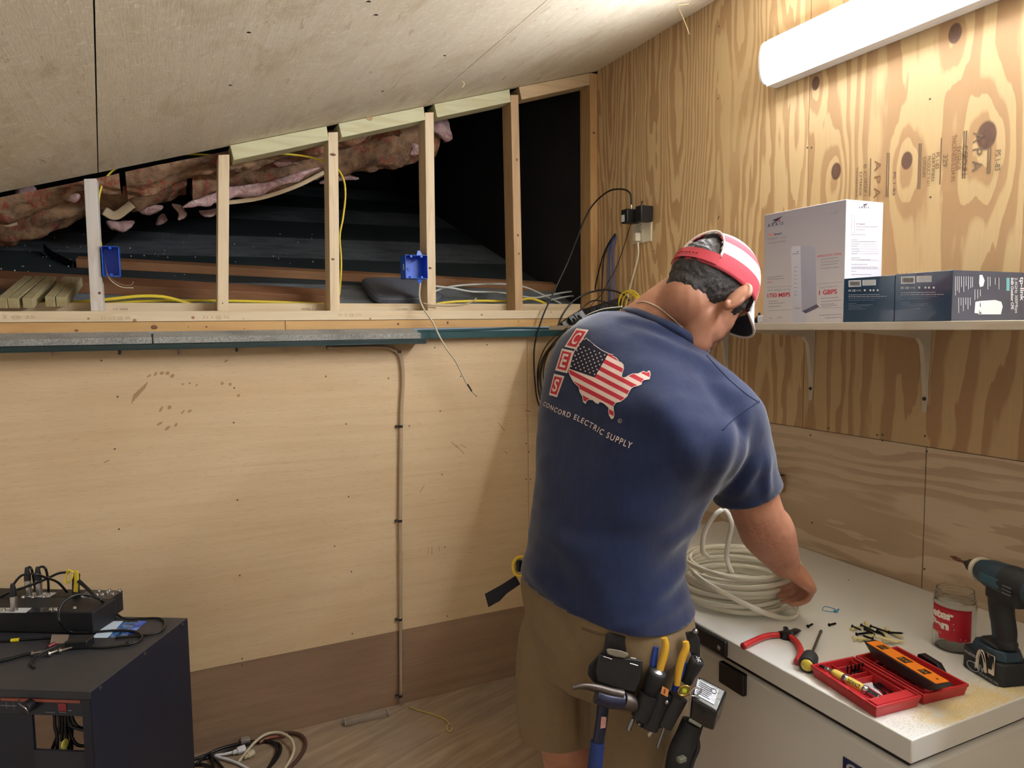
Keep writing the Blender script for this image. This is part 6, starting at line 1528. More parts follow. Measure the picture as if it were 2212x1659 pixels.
# =================================================================== red bit case
RC = mat('case_red_plastic', (178, 40, 46), .42, var=.05); RCD = mat('case_red_inner', (140, 28, 34), .5, var=.05)
rh = .024
def tray(root, px4, label_ribs):
    """open tray with rim corners given on the plane of its rim"""
    P = [onZ(x, y, FZ+rh) for x, y in px4]; c = sum(P, Vector())/4; M0 = loc_of(root)
    def inset(k, z): return [Vector((c.x+(p.x-c.x)*k[0 if i in (0, 3) else 0], c.y+(p.y-c.y)*k[0], z)) for i, p in enumerate(P)]
    def shr(d, z):
        out = []
        for i in range(4):
            p = P[i]; a = (P[i-1]-p); b = (P[(i+1) % 4]-p); a.z = b.z = 0; a.normalize(); b.normalize(); s_ = max(.3, abs(a.cross(b).z)); out.append(Vector(((p+(a+b)*d/s_).x, (p+(a+b)*d/s_).y, z)))
        return out
    O0 = shr(.004, FZ+.0005); O1 = shr(0, FZ+rh-.006); O2 = shr(-.0012, FZ+rh-.0055); O3 = shr(-.0012, FZ+rh); I3 = shr(.003, FZ+rh); I0 = shr(.0045, FZ+.004)
    m = MB(); m.M = M0; rings = [O0, O1, O2, O3, I3, I0]; vs = [p for r in rings for p in r]; fs = [(3, 2, 1, 0)]
    for k in range(5):
        for i in range(4): fs.append((k*4+i, k*4+(i+1) % 4, k*4+4+(i+1) % 4, k*4+4+i))
    fs.append((20, 21, 22, 23)); m.add(vs, fs); m.build('tray', RC, root, bevel=.0012)
    return I3, I0
bc = thing('bit_case', 'open red two-sided bit case near the lid corner, level and bits on it', 'case', onZ(1920, 1480, FZ))
A4 = [(1753, 1436), (1893, 1527), (1989, 1502), (1843, 1418)]; B4 = [(1850, 1416), (1995, 1500), (2091, 1477), (1938, 1396)]
IA, IA0 = tray(bc, A4, 1); IB, IB0 = tray(bc, B4, 1)
def in_tray(I, u, v, z): p = I[0].lerp(I[1], u).lerp(I[3].lerp(I[2], u), v); return Vector((p.x, p.y, z))
def rib(I, u0, v0, u1, v1, z1, w_=.0022, z0=FZ+.004):
    a = in_tray(I, u0, v0, (z0+z1)/2); b = in_tray(I, u1, v1, (z0+z1)/2); d = (b-a).normalized(); wv = Vector((-d.y, d.x, 0))*w_
    m = MB(); m.M = loc_of(bc); m.bar(a, b, wv, Vector((0, 0, z1-z0))); m.build('divider', RC, bc, bevel=.0004)
rib(IA, .02, .42, .98, .42, FZ+.020); rib(IA, .40, .42, .40, .98, FZ+.018); rib(IA, .30, .45, .30, .98, FZ+.018); rib(IA, .86, .02, .86, .98, FZ+.0235, .003); rib(IA, .02, .90, .98, .90, FZ+.022); rib(IA, .12, .45, .12, .98, FZ+.020)
for k in range(7): rib(IB, .15+.1*k, .04, .15+.1*k, .5, FZ+.016)
rib(IB, .02, .10, .98, .10, FZ+.022); rib(IB, .02, .55, .98, .55, FZ+.018)
m = MB(); m.M = loc_of(bc); q0 = [in_tray(IA, u, v, FZ+.0236) for u, v in ((.87, .04), (.99, .04), (.99, .96), (.87, .96))]; m.add(q0+[p-Vector((0, 0, .002)) for p in q0], [(0, 1, 2, 3), (7, 6, 5, 4), (0, 4, 5, 1), (1, 5, 6, 2), (2, 6, 7, 3), (3, 7, 4, 0)]); m.build('end_shelf', RC, bc)
for k, (u, v) in enumerate(((.15, .0), (.45, .0), (.70, .0))):     # latch windows on the near rim
    m = MB(); m.M = loc_of(bc); a = in_tray(IA, u, -.035, FZ+.0225); b = in_tray(IA, u+.16, -.035, FZ+.0225); d = (b-a).normalized(); m.bar(a, b, Vector((-d.y, d.x, 0))*.007, Vector((0, 0, .006))); m.build('latch', RC, bc, bevel=.0012)
m = MB(); m.M = loc_of(bc); a = in_tray(IA, .03, 1.05, FZ+.020); b = in_tray(IA, .22, 1.05, FZ+.020); m.cyl(a, b, .0030, n=10); a2 = in_tray(IA, .80, 1.05, FZ+.020); b2 = in_tray(IA, .98, 1.05, FZ+.020); 
m.build('hinge', RC, bc); m = MB(); m.M = loc_of(bc); m.cyl(a2, b2, .0030, n=10); m.build('hinge', RC, bc)
# bits standing in the case
def bit(a, b, r, label, m_=None, grp='driver bits in the red case', tip=True, name='driver_bit'):
    a, b = Vector(a), Vector(b); L = (b-a).length; m = MB(); m.lathe(a-a, b-a, [(0, r), (L*.35, r), (L*.38, r*.62), (L*.78, r*.62), (L*.84, r*.9), (L*.93, r*.8), (L, r*.3)], 6 if r > .002 else 8)
    o = m.build(name, m_ or mat('bit_black', (26, 26, 30), .35, .6), smooth=30); o.location = a; return tag(o, label, 'bit', grp)
for k in range(5):
    p = in_tray(IA, .22+.028*k*0, .52+.095*k, FZ+.0045); bit(p, p+Vector((.001, 0, .026)), .0030, 'short black bit standing in the row inside the left half of the red case', grp='row of short standing bits')
for k in range(3):
    p = in_tray(IA, .05+.035*k, .60+.1*k, FZ+.007); q_ = in_tray(IA, .12+.02*k, .72+.08*k, FZ+.012); bit(p, q_, .0022, 'short dark bit lying in the far corner pocket of the case', grp='bits in the far corner pocket')
for k, (a, b) in enumerate((((1888, 1478), (1915, 1500)), ((1896, 1476), (1928, 1497)), ((1912, 1478), (1940, 1495)), ((1922, 1482), (1938, 1490)))):
    bit(onZ(*a, FZ+.010), onZ(*b, FZ+.008), .0028, 'long bit lying flat behind the yellow bit holder', grp='long bits behind the yellow holder')
for k, (a, b) in enumerate((((1955, 1455), (1980, 1482)), ((1963, 1458), (1988, 1482)), ((1897, 1435), (1918, 1442)), ((1915, 1445), (1940, 1452)))):
    bit(onZ(*a, FZ+.012), onZ(*b, FZ+.008), .0024, 'steel bit lying in the right half of the case under the level', STEEL, grp='bits under the level')
# white paper slips under the holder
m = MB(); P = [onZ(x, y, FZ+.0052) for x, y in ((1862, 1478), (1883, 1474), (1908, 1504), (1888, 1509))]; c0 = P[0].copy(); m.add([p-c0 for p in P]+[p-c0+Vector((0, 0, .0006)) for p in P], [(3, 2, 1, 0), (4, 5, 6, 7), (0, 1, 5, 4), (1, 2, 6, 5), (2, 3, 7, 6), (3, 0, 4, 7)]); o = m.build('paper_slip', CBW); o.location = c0; tag(o, 'white paper slip under the yellow bit holder in the case', 'paper')
# yellow magnetic drive guide
a = onZ(1771, 1437, FZ+.022); b = onZ(1900, 1507, FZ+.022); dgm = thing('bit_holder', 'yellow and silver magnetic bit holder lying in the red case', 'bit holder', a); d = (b-a).normalized(); L = (b-a).length; z0 = Vector((0, 0, 0))
SILV = mat('aluminium', (196, 196, 200), .28, 1.0); YP = mat('holder_yellow', (222, 194, 96), .35, coat=.3)
def seg_(name, t0, t1, prof, m_): m = MB(); m.lathe(d*L*t0, d*L*t1, [((L*(t1-t0))*p, r) for p, r in prof], 24); return m.build(name, m_, dgm, smooth=40)
seg_('tip', 0, .10, [(0, .0015), (.3, .0028), (1, .0030)], DSTEEL); seg_('shank', .10, .25, [(0, .0034), (.3, .0050), (.45, .0036), (.6, .0055), (1, .0060)], SILV)
seg_('front_sleeve', .25, .42, [(0, .0075), (.15, .0088), (.85, .0088), (1, .0080)], YP); seg_('collar', .42, .50, [(0, .0085), (.2, .0096), (.8, .0096), (1, .0086)], SILV)
sl_ = seg_('grip_sleeve', .50, .76, [(0, .0082), (.1, .0086), (1, .0082)], YP); seg_('rear_collar', .76, .82, [(0, .0084), (.5, .0090), (1, .0070)], SILV)
m = MB(); hx = d.orthogonal().normalized(); m.lathe(d*L*.82, d*L, [(0, .0055), (L*.17, .0055), (L*.18, .0045)], 6); m.build('hex_end', SILV, dgm, smooth=30)
m = MB(); cv = (CAM-(a+d*L*.63)).normalized(); cv = (cv-d*cv.dot(d)).normalized(); sv_ = cv.cross(d)*-1
vs, fs = text_polys('DEWALT', .03); x0 = min(v[0] for v in vs); x1 = max(v[0] for v in vs)
pts = []
for v in vs:
    t = .53+.20*(v[0]-x0)/(x1-x0); h = (v[1]/.69-.5)*.0065; an = h/.0086; uu = d.cross(cv); uu = -uu if uu.z < 0 else uu
    pts.append(d*L*t+cv*(.0089*math.cos(an))+uu*(.0089*math.sin(an)))
m.add(pts, fs); m.build('brand_lettering', mat('ink_black2', (28, 26, 24), .5), sl_, smooth=0)
# ------------------------------------------------------------------ torpedo level
zl = FZ+.050; T = [onZ(x, y, zl) for x, y in ((1867, 1385.5), (1897, 1383), (2057, 1475), (2027, 1481))]
axl = ((T[2]+T[3])/2-(T[0]+T[1])/2); Ll = axl.length; axl.normalize(); sdv = Vector((-axl.y, axl.x, 0)); cl0 = (T[0]+T[1]+T[2]+T[3])/4
lv_ = thing('spirit_level', 'orange and black torpedo spirit level lying across the red bit case', 'level', cl0-Vector((0, 0, .022)), math.atan2(axl.y, axl.x))
hw = abs((T[1]-T[0]).dot(sdv))*.5+.002; hl = Ll/2+.006
BLKL = mat('level_black', (26, 28, 30), .5, bump=.1); ORG = mat('level_orange', (240, 132, 30), .4, coat=.2)
out = [(-hl, -hw*.8), (-hl+.012, -hw), (hl-.012, -hw), (hl, -hw*.75), (hl, hw*.75), (hl-.012, hw), (-hl+.012, hw), (-hl, hw*.8)]
m = MB(); k = len(out)
def tp(x, y, z): return (x if z > 0 else x*.86, y, z)
m.add([tp(x*(1.0 if z else .84), y, z) for z in (0, .021) for x, y in out], [tuple(range(k-1, -1, -1)), tuple(range(k, 2*k))]+[(i, (i+1) % k, k+(i+1) % k, k+i) for i in range(k)]); m.build('frame', BLKL, lv_, bevel=.0012)
vials = [(-hl*.62, .010), (.0-.004, .013), (hl*.45, .010)]
# orange top plate with windows left open: strips between the vials
xs_ = [-hl+.010]+[q for c, w_ in vials for q in (c-w_, c+w_)]+[hl-.012]
for i in range(0, len(xs_), 2): m = MB(); m.box(xs_[i], xs_[i+1], -hw+.003, hw-.003, .0212, .0228); m.build('orange_plate', ORG, lv_, bevel=.0004)
for c, w_ in vials:
    for s_ in (-1, 1): m = MB(); m.box(c-w_, c+w_, s_*(hw-.0055)-.0025, s_*(hw-.0055)+.0025, .0212, .0228); m.build('orange_plate', ORG, lv_)
    m = MB(); m.box(c-w_, c+w_, -hw+.008, hw-.008, .0205, .0214); m.build('vial_window', mat('vial_dark', (70, 52, 34), .2, coat=.5), lv_)
    m = MB(); m.cyl((c-w_*.8, 0, .0212), (c+w_*.8, 0, .0212), .003, n=12); m.build('vial', mat('vial_amber', (150, 110, 66), .1, coat=.6), lv_)
    for dx_ in (-.003, .003): m = MB(); m.box(c+dx_-.0004, c+dx_+.0004, -.0032, .0032, .0225, .0245); m.build('vial_line', BLKL, lv_)
m = MB(); m.cyl((hl-.025, 0, .0226), (hl-.025, 0, .0231), .0028, n=14); m.build('hang_hole', mat('hole_brown', (86, 40, 16), .7), lv_)
# black bit cassette behind the case
a = onZ(1986, 1424, FZ+.012); b = onZ(2038, 1451, FZ+.012); d_ = (b-a).normalized(); nn_ = Vector((-d_.y, d_.x, 0)); bk_ = thing('bit_cassette', 'black plastic cassette leaning against the far edge of the red case', 'cassette', (a+b)/2)
m = MB(); P = [(-.5, .0), (-.5, .022), (-.38, .026), (.30, .022), (.5, .010), (.5, 0)]; Lb = (b-a).length; vs = [d_*(u*Lb)+nn_*w_+Vector((0, 0, z-.010)) for w_ in (-.006, .008) for u, z in P]; k = 6
m.add(vs, [tuple(range(5, -1, -1)), tuple(range(6, 12))]+[(i, (i+1) % 6, 6+(i+1) % 6, 6+i) for i in range(6)]); m.build('cassette_body', BLKP, bk_, bevel=.001)
m = MB(); c_ = d_*0+nn_*-.0065; m.bar(c_-d_*Lb*.35+Vector((0, 0, .0)), c_+d_*Lb*.3+Vector((0, 0, .0)), nn_*.0015, Vector((0, 0, .004))); m.build('ridge', BLKP, bk_)
# ------------------------------------------------------------------ jar
jb = onZ(2059, 1397, FZ); jd = (jb-CAM).dot(FW); R_ = 40.5/F*jd
jt = CAM.z+ray(2062, 1272).z*((jb-CAM).xy.length/Vector((ray(2062, 1272).x, ray(2062, 1272).y)).length)
JH = jt-FZ
jar = thing('peanut_butter_jar', 'empty clear jar with red label standing on the freezer', 'jar', jb); jar.name = 'glass_jar'
g = G('jar_clear'); x, y, z = g.coord(); g.col((.96, .95, .92)); g.rough(.06); g.b.inputs['Transmission Weight'].default_value = 1.0; g.b.inputs['IOR'].default_value = 1.22; JAR = g.m
prof = [(0, R_*.70), (.001, R_*.90), (.006, R_), (JH*.60, R_), (JH*.68, R_*1.0), (JH*.74, R_*1.03), (JH*.78, R_*1.0), (JH*.81, R_*.93), (JH*.84, R_*.98), (JH*.87, R_*.90), (JH*.96, R_*.90), (JH, R_*.88)]
inn = [(h if i else .003, r-.0018) for i, (h, r) in enumerate(prof)][::-1]; inn[-1] = (.003, R_*.66)
m = MB(); m.lathe((0, 0, 0), (0, 0, 1), [(h, r) for h, r in prof]+inn+[(.003, .0005)], 48, caps=False)
m.build('jar_glass', JAR, jar, smooth=60)
for hh in (.885, .93): m = MB(); m.tube([(R_*.905*math.cos(a), R_*.905*math.sin(a), JH*hh) for a in [2*math.pi*k/40 for k in range(40)]], .0010, 6, 1, closed=True, raw=True); m.build('screw_thread', JAR, jar, smooth=180)
lr = R_+.0006; va = math.atan2(CAM.y-jb.y, CAM.x-jb.x); LBL = mat('label_red', (190, 28, 48), .45, var=.08, scale=60); 
def jp(th, z, r=lr): return (r*math.cos(va+th), r*math.sin(va+th), z)
z0_, z1_ = JH*.19, JH*.77
m = MB(); n_ = 36; t0, t1 = -1.22, .86    # from left edge (th<0 is left in view)
vs = []; rnd = random.Random(9)
for k in range(n_+1):
    u = k/n_; th = t0+(t1-t0)*u; vs += [jp(-th if False else th, z0_+.006+(.010*(1-u) if u < .25 else .004*mnoise.noise(Vector((u*9, 0, 0)))-.003)), jp(th, z1_-.004*u)]
m.add(vs, [(2*k, 2*k+2, 2*k+3, 2*k+1) for k in range(n_)]); lb_ = m.build('label', LBL, jar, smooth=180)
def jtext(txt, ua, ub, zb, h, m_, bold=.04):
    vs, fs = text_polys(txt, bold); x0 = min(v[0] for v in vs); x1 = max(v[0] for v in vs); m = MB(); m.add([jp(ua+(ub-ua)*(v[0]-x0)/(x1-x0), zb+h*v[1]/.69, lr+.0005) for v in vs], fs); m.build('label_lettering', m_, lb_, smooth=0)
IWJ = mat('ink_cream', (232, 226, 216), .5)
jtext('eter', -1.20, -.02, z0_+JH*.375, JH*.125, IWJ, .06); jtext('Pan', -1.30, -.22, z0_+JH*.20, JH*.125, IWJ, .06); jtext('creamy', -1.15, -.55, z0_+JH*.10, JH*.05, mat('ink_gold', (214, 150, 90), .5), .0)
for th, zz in ((-.02, .40), (.02, .31), (-.6, .52), (.3, .16), (.55, .15)): m = MB(); c_ = [jp(th+.03*math.cos(a), JH*zz+.0012*math.sin(a)+JH*.1, lr+.0005) for a in [k*math.pi/3 for k in range(6)]]; m.add(c_, [tuple(range(6))]); m.build('label_speck', IWJ, lb_, smooth=0)
# ------------------------------------------------------------------ cordless impact driver standing on its battery
P0 = onZ(2157, 1487, FZ); P1 = onZ(2076, 1437, FZ); BL = (P1-P0).length; fy = (P1-P0).normalized(); fx = Vector((fy.y, -fy.x, 0))   # fx points away from the long near side
NAVY_T = mat('tool_teal_navy', (30, 52, 66), .5, bump=.15, bscale=600); BLK_T = mat('tool_black_rubber', (28, 30, 34), .6, bump=.2, bscale=800)
it = thing('cordless_driver', 'dark teal cordless driver standing on its battery, bit pointing left', 'drill', P0)
BWd = .074; IM = Matrix((( fx.x, fy.x, 0, 0), (fx.y, fy.y, 0, 0), (0, 0, 1, 0), (0, 0, 0, 1)))   # local x = fx, y = forward
def T_(name, mb, m_, bev=0, sm=40, par=None): mb.v = [tuple((IM @ Vector(v))) for v in mb.v]; return mb.build(name, m_, par or it, bevel=bev, smooth=sm)
def rbox(x0, x1, y0, y1, z0, z1, c, inset=0.0):
    m = MB(); o = [(x0+c, y0), (x1-c, y0), (x1, y0+c), (x1, y1-c), (x1-c, y1), (x0+c, y1), (x0, y1-c), (x0, y0+c)]; cx_, cy_ = (x0+x1)/2, (y0+y1)/2; k = 8
    t_ = [(cx_+(x-cx_)*(1-inset), cy_+(y-cy_)*(1-inset)) for x, y in o]
    m.add([(x, y, z0) for x, y in o]+[(x, y, z1) for x, y in t_], [tuple(range(k-1, -1, -1)), tuple(range(k, 2*k))]+[(i, (i+1) % k, k+(i+1) % k, k+i) for i in range(k)]); return m
bat = T_('battery', rbox(0, BWd, -.002, BL+.004, .0005, .046, .010), BLK_T, .003)
T_('battery_cover', rbox(.002, BWd-.002, .004, BL-.004, .046, .066, .016, .16), NAVY_T, .003)
T_('battery_neck', rbox(.012, BWd-.012, .014, BL-.020, .066, .074, .012, .1), BLK_T, .003)
HX = BWd/2; hy0 = BL*.36
m = MB(); limb_r = [.021, .0185, .018, .0205, .024]
def zat_y(px, py): return 0
TZ = .205   # axis height of the motor head
ptsH = [(HX, hy0-.004, .070), (HX, hy0-.004, .100), (HX, hy0+.004, .130), (HX, hy0+.008, .160), (HX, hy0+.006, TZ-.018)]
m.tube(ptsH, 1.0, 20, 8, flat=None, rs=lambda q: .026 if q < .1 else (.0225+.004*q)); m.v = [((v[0]-HX)*.82+HX, v[1]*1.0, v[2]) for v in m.v]; T_('handle', m, BLK_T, 0, 180)
m = MB(); m.tube([(HX-.017, hy0+.000, .085), (HX-.0165, hy0+.006, .115), (HX-.0165, hy0+.010, .145), (HX-.018, hy0+.004, .165)], .007, 10, 8, flat=.003, up=(0, 1, 0)); T_('side_grip_inlay', m, NAVY_T, 0, 180)
yb0 = hy0-.070; yn = hy0+.072
m = MB(); m.lathe((HX, yb0, TZ), (HX, yn, TZ), [(0, .020), (.004, .027), (.030, .031), (.070, .032), (.100, .030), (.122, .024), (.142, .0185)], 28); T_('motor_housing', m, NAVY_T, 0, 50)
m = MB(); m.lathe((HX, yb0+.002, TZ+.001), (HX, yb0+.062, TZ+.001), [(0, .021), (.004, .0285), (.040, .0335), (.058, .0325)], 28); T_('rear_housing', m, BLK_T, 0, 50)
m = rbox(HX-.026, HX+.026, hy0-.055, hy0+.030, TZ-.040, TZ-.010, .010); T_('lower_housing', m, BLK_T, .004)
m = MB(); m.lathe((HX, yn-.012, TZ), (HX, yn+.004, TZ), [(0, .0265), (.004, .0262), (.012, .0225), (.016, .019)], 28); T_('nose_ring', m, mat('tool_cream', (210, 200, 180), .5), 0, 50)
m = MB(); m.lathe((HX, yn+.002, TZ), (HX, yn+.032, TZ), [(0, .010), (.006, .008), (.008, .0125), (.018, .0125), (.022, .008), (.030, .006)], 20); T_('chuck', m, BLK_T, 0, 40)
m = MB(); m.lathe((HX, yn+.030, TZ), (HX, yn+.078, TZ), [(0, .0032), (.020, .0028), (.022, .0045), (.036, .0045), (.040, .0028), (.048, .0012)], 8); T_('driver_bit', m, mat('bit_reddish', (110, 66, 54), .4, .6), 0, 30)
m = MB(); m.tube([(HX, hy0+.022, TZ-.038), (HX, hy0+.030, TZ-.050), (HX, hy0+.027, TZ-.066)], .0075, 10, 6); T_('trigger', m, mat('trigger_black', (18, 18, 20), .5), 0, 180)
m = MB(); m.box(HX-.0325, HX-.0305, hy0-.02, hy0+.03, TZ-.010, TZ+.008); T_('side_stripe', m, mat('tool_teal_light', (44, 84, 100), .45), .0008)
for k in range(3): m = MB(); m.box(HX-.0345, HX-.0325, hy0-.050+.012*k*0, hy0-.030, TZ-.004+.007*k-.01, TZ-.001+.007*k-.01); T_('vent_slot', m, mat('slot_grey', (86, 88, 92), .5))
# belt hook, bright metal arch on the long side
HKM = mat('hook_chrome', (206, 196, 184), .15, 1.0)
m = MB(); m.tube([(-.004, BL*.30, .018), (-.006, BL*.31, .040), (-.007, BL*.36, .056), (-.007, BL*.42, .058), (-.006, BL*.48, .046), (-.005, BL*.52, .018)], .0045, 8, 8, flat=.0014, up=(0, 1, .3)); T_('belt_hook', m, HKM, 0, 180)
m = MB(); m.box(-.0030, -.0006, BL*.10, BL*.34, .020, .060); T_('hook_plate', m, HKM, .001)
m = MB(); m.box(-.0036, -.0030, BL*.16, BL*.28, .030, .052); T_('hook_slot', m, BLK_T)
m = MB(); text_mb(m, 'makita', (-.0012, BL*.90, .034), (0, -1, 0), (0, 0, 1), .0075, bold=.02, width=.034); T_('brand_lettering', m, mat('ink_grey_light', (170, 172, 176), .5), 0, 0, bat)
m = MB(); text_mb(m, '18V', (-.0012, BL*.62, .013), (0, -1, 0), (0, 0, 1), .013, bold=.03, width=.026); text_mb(m, 'LITHIUM-ION 3.0Ah', (-.0012, BL*.50, .006), (0, -1, 0), (0, 0, 1), .005, bold=.01, width=.05); T_('rating_lettering', m, mat('ink_grey_light', (170, 172, 176), .5), 0, 0, bat)
m = MB(); m.tube([(-.0014, BL*.66+.016*math.cos(a), .014+.009*math.sin(a)) for a in [2*math.pi*k/20 for k in range(20)]], .0008, 6, 1, closed=True, raw=True); T_('printed_oval', m, mat('ink_grey_light', (170, 172, 176), .5), 0, 180, bat)

# =================================================================== TOOL BELT and what it carries
LEA = mat('belt_leather_black', (26, 24, 26), .55, var=.2, scale=60, bump=.5, bscale=300)
def slabpx(mb, poly, d0, d1, m=None):
    k = len(poly); a = [atd(x, y, d0) for x, y in poly]; c = Vector((sum(p[0] for p in poly)/k, sum(p[1] for p in poly)/k)); s_ = d0/d1
    b = [atd(c.x+(x-c.x)*s_+(c.x-CX)*(s_-1)*0, c.y+(y-c.y)*s_, d1) for x, y in poly]
    mb.add(a+b, [tuple(range(k)), tuple(range(2*k-1, k-1, -1))]+[(i, k+i, k+(i+1) % k, (i+1) % k) for i in range(k)], m)
tb0 = atd(1380, 1420, 1.4160); belt = thing('tool_belt', 'black leather tool belt pouches hanging on the man\'s right hip', 'tool belt', tb0); MT = loc_of(belt)
def BP(name, m_, par=None, bev=.003, **k): 
    m = MB(); m.M = MT; return m
m = MB(); m.M = MT; slabpx(m, [(1310, 1366), (1345, 1372), (1393, 1374), (1393, 1410), (1384, 1470), (1372, 1500), (1330, 1490), (1282, 1475), (1269, 1458), (1271, 1438), (1290, 1418), (1304, 1402)], 1.4210, 1.4560); m.build('holster_back', LEA, belt, bevel=.004)
m = MB(); m.M = MT; slabpx(m, [(1293, 1414), (1340, 1420), (1388, 1426), (1386, 1470), (1373, 1497), (1330, 1488), (1290, 1474), (1286, 1450)], 1.4040, 1.4230); m.build('holster_pocket', LEA, belt, bevel=.003)
m = MB(); m.M = MT; slabpx(m, [(1309, 1402), (1318, 1401), (1340, 1405), (1356, 1410), (1358, 1416), (1350, 1422), (1330, 1419), (1312, 1413)], 1.3980, 1.4060); m.build('suede_patch', mat('suede_grey', (128, 120, 106), .9, bump=.4), belt, bevel=.002)
for a, b in (((1303, 1418), (1322, 1424)), ((1362, 1421), (1374, 1423)), ((1361, 1433), (1378, 1438))): m = MB(); m.M = MT; m.tube([atd(*a, 1.4010), atd(*b, 1.4010)], .0010, 6, 3); m.build('metal_trim', STEEL, belt)
def tubepx(name, pts, r, m_, par, d, rs=None, n=14, per=6): m = MB(); m.M = loc_of(par); m.tube([atd(x, y, d if len(q_) == 0 else q_[0]) for x, y, *q_ in pts], r, n, per, rs=rs); return m.build(name, m_, par, smooth=60)
tubepx('tube_pouch', [(1402, 1500), (1392, 1530), (1382, 1552)], .021, LEA, belt, 1.4060, rs=lambda q: 1-.15*q)
tubepx('tube_pouch', [(1432, 1492), (1416, 1530), (1402, 1572)], .020, LEA, belt, 1.4110, rs=lambda q: 1-.1*q)
tubepx('tube_pouch', [(1466, 1504), (1450, 1535), (1434, 1566)], .019, LEA, belt, 1.4110, rs=lambda q: 1-.1*q)
m = MB(); m.M = MT; slabpx(m, [(1384, 1540), (1440, 1548), (1452, 1556), (1430, 1572), (1410, 1578), (1385, 1572), (1372, 1562)], 1.4060, 1.4360); m.build('pouch_base', LEA, belt, bevel=.004)
m = MB(); m.M = MT; slabpx(m, [(1480, 1365), (1500, 1362), (1512, 1380), (1512, 1420), (1498, 1425), (1488, 1400)], 1.4260, 1.4460); m.build('hip_strap', LEA, belt, bevel=.002)
m = MB(); m.M = MT; m.ball(atd(1502, 1364, 1.4210), .006, 12, 8); m.build('snap', STEEL, belt); m = MB(); m.M = MT; m.ball(atd(1440, 1517, 1.3910), .0045, 12, 8); m.build('rivet', STEEL, belt); m = MB(); m.M = MT; m.ball(atd(1381, 1564, 1.3940), .0035, 12, 8); m.build('rivet', STEEL, belt)
m = MB(); m.M = MT; slabpx(m, [(1431, 1482), (1445, 1490), (1442, 1506), (1427, 1498)], 1.3880, 1.3900); m.build('orange_tag', mat('tag_orange', (222, 146, 84), .6), belt)
m = MB(); m.M = MT; slabpx(m, [(1436, 1488), (1438, 1489), (1436, 1499), (1434, 1498)], 1.3860, 1.3875); m.build('tag_mark', mat('ink_brown', (90, 44, 24), .6), belt)
# hanging strap end and buckle at his left side
m = MB(); m.M = MT; slabpx(m, [(1047, 1283), (1085, 1262), (1114, 1243), (1124, 1262), (1095, 1282), (1080, 1298), (1055, 1312)], 1.655, 1.659); m.build('strap_end', mat('webbing_navy_black', (20, 24, 34), .8, bump=.5, bscale=900), belt, bevel=.0008)
ck = thing('carabiner', 'yellow clip hanging on the belt at the man\'s left side', 'clip', atd(1120, 1222, 1.64)); m = MB(); m.M = loc_of(ck)
m.tube([atd(x, y, 1.64) for x, y in ((1132, 1203), (1118, 1205), (1110, 1215), (1109, 1228), (1114, 1240), (1124, 1243), (1134, 1238))], .0042, 10, 6); m.build('loop', mat('clip_yellow', (226, 188, 40), .35, coat=.4), ck, smooth=180)
m = MB(); m.M = loc_of(ck); m.cbox(atd(1122, 1222, 1.645), (.014, .014, .026)); m.build('gate', BLKP, ck, bevel=.003)
# hammer
hm = thing('hammer', 'claw hammer with worn steel head and blue grip hanging at the hip', 'hammer', atd(1300, 1520, 1.40)); WST_ = mat('hammer_worn_steel', (96, 88, 84), .42, .8, var=.35, scale=90, bump=.4)
tubepx('claw', [(1345, 1500, 1.395), (1320, 1494, 1.39), (1290, 1485, 1.385), (1262, 1481, 1.38), (1236, 1486, 1.375)], .0090, WST_, hm, 1.39, rs=lambda q: 1-.55*q)
tubepx('claw', [(1340, 1503, 1.41), (1300, 1492, 1.41), (1262, 1484, 1.41), (1238, 1481, 1.41)], .0080, WST_, hm, 1.40, rs=lambda q: 1-.6*q)
tubepx('head', [(1288, 1500, 1.395), (1312, 1510, 1.395), (1345, 1513, 1.40)], .0165, mat('hammer_navy_paint', (34, 38, 66), .3, .5, var=.3, coat=.3), hm, 1.395)
a, b = atd(1346, 1512, 1.40), atd(1370, 1521, 1.41); m = MB(); m.M = loc_of(hm); m.lathe(a, b, [(0, .013), (.004, .0155), ((b-a).length, .0155)], 20); m.build('striking_face', WST_, hm, smooth=40)
tubepx('handle_shaft', [(1303, 1520), (1299, 1560), (1292, 1600), (1290, 1612)], .0115, mat('hammer_shaft_navy', (26, 34, 62), .35, .3, coat=.3), hm, 1.41)
tubepx('grip', [(1291, 1602), (1287, 1640), (1282, 1690), (1280, 1740)], .0150, mat('hammer_grip_blue', (28, 54, 118), .6), hm, 1.41, rs=lambda q: .9+.12*q)
m = MB(); m.M = loc_of(hm); slabpx(m, [(1299, 1548), (1310, 1549), (1308, 1572), (1297, 1574)], 1.3975, 1.399); m.build('worn_label', mat('label_pinkish', (190, 140, 130), .6, var=.3, scale=200), hm)
# screwdrivers
def sdriver(label, top, bot, r, d, capm, shaft=None, dd=0.0):
    a = atd(*top, d); b = atd(*bot, d+dd); t = thing('screwdriver', label, 'screwdriver', a); v = b-a; L = v.length; m = MB()
    m.lathe(v*0, v, [(0, r*.75), (.003, r*.95), (.008, r), (L*.45, r*.97), (L*.7, r*.86), (L, r*.9)], 24); m.build('handle', BLK_T, t, smooth=50)
    m = MB(); m.lathe(v*0-v.normalized()*.003, v, [(0, r*.1), (.001, r*.45), (.0035, r*.66)], 20); m.build('handle_cap', capm, t, smooth=50)
    if shaft:
        p, q = atd(*shaft[0], d+dd), atd(*shaft[1], d+dd); m = MB(); m.M = loc_of(t); L2 = (q-p).length; m.lathe(p, q, [(0, shaft[2]), (L2*.75, shaft[2]), (L2*.92, shaft[2]*1.25), (L2, shaft[2]*.4)], 12); m.build('shaft', STEEL, t, smooth=50)
    return t
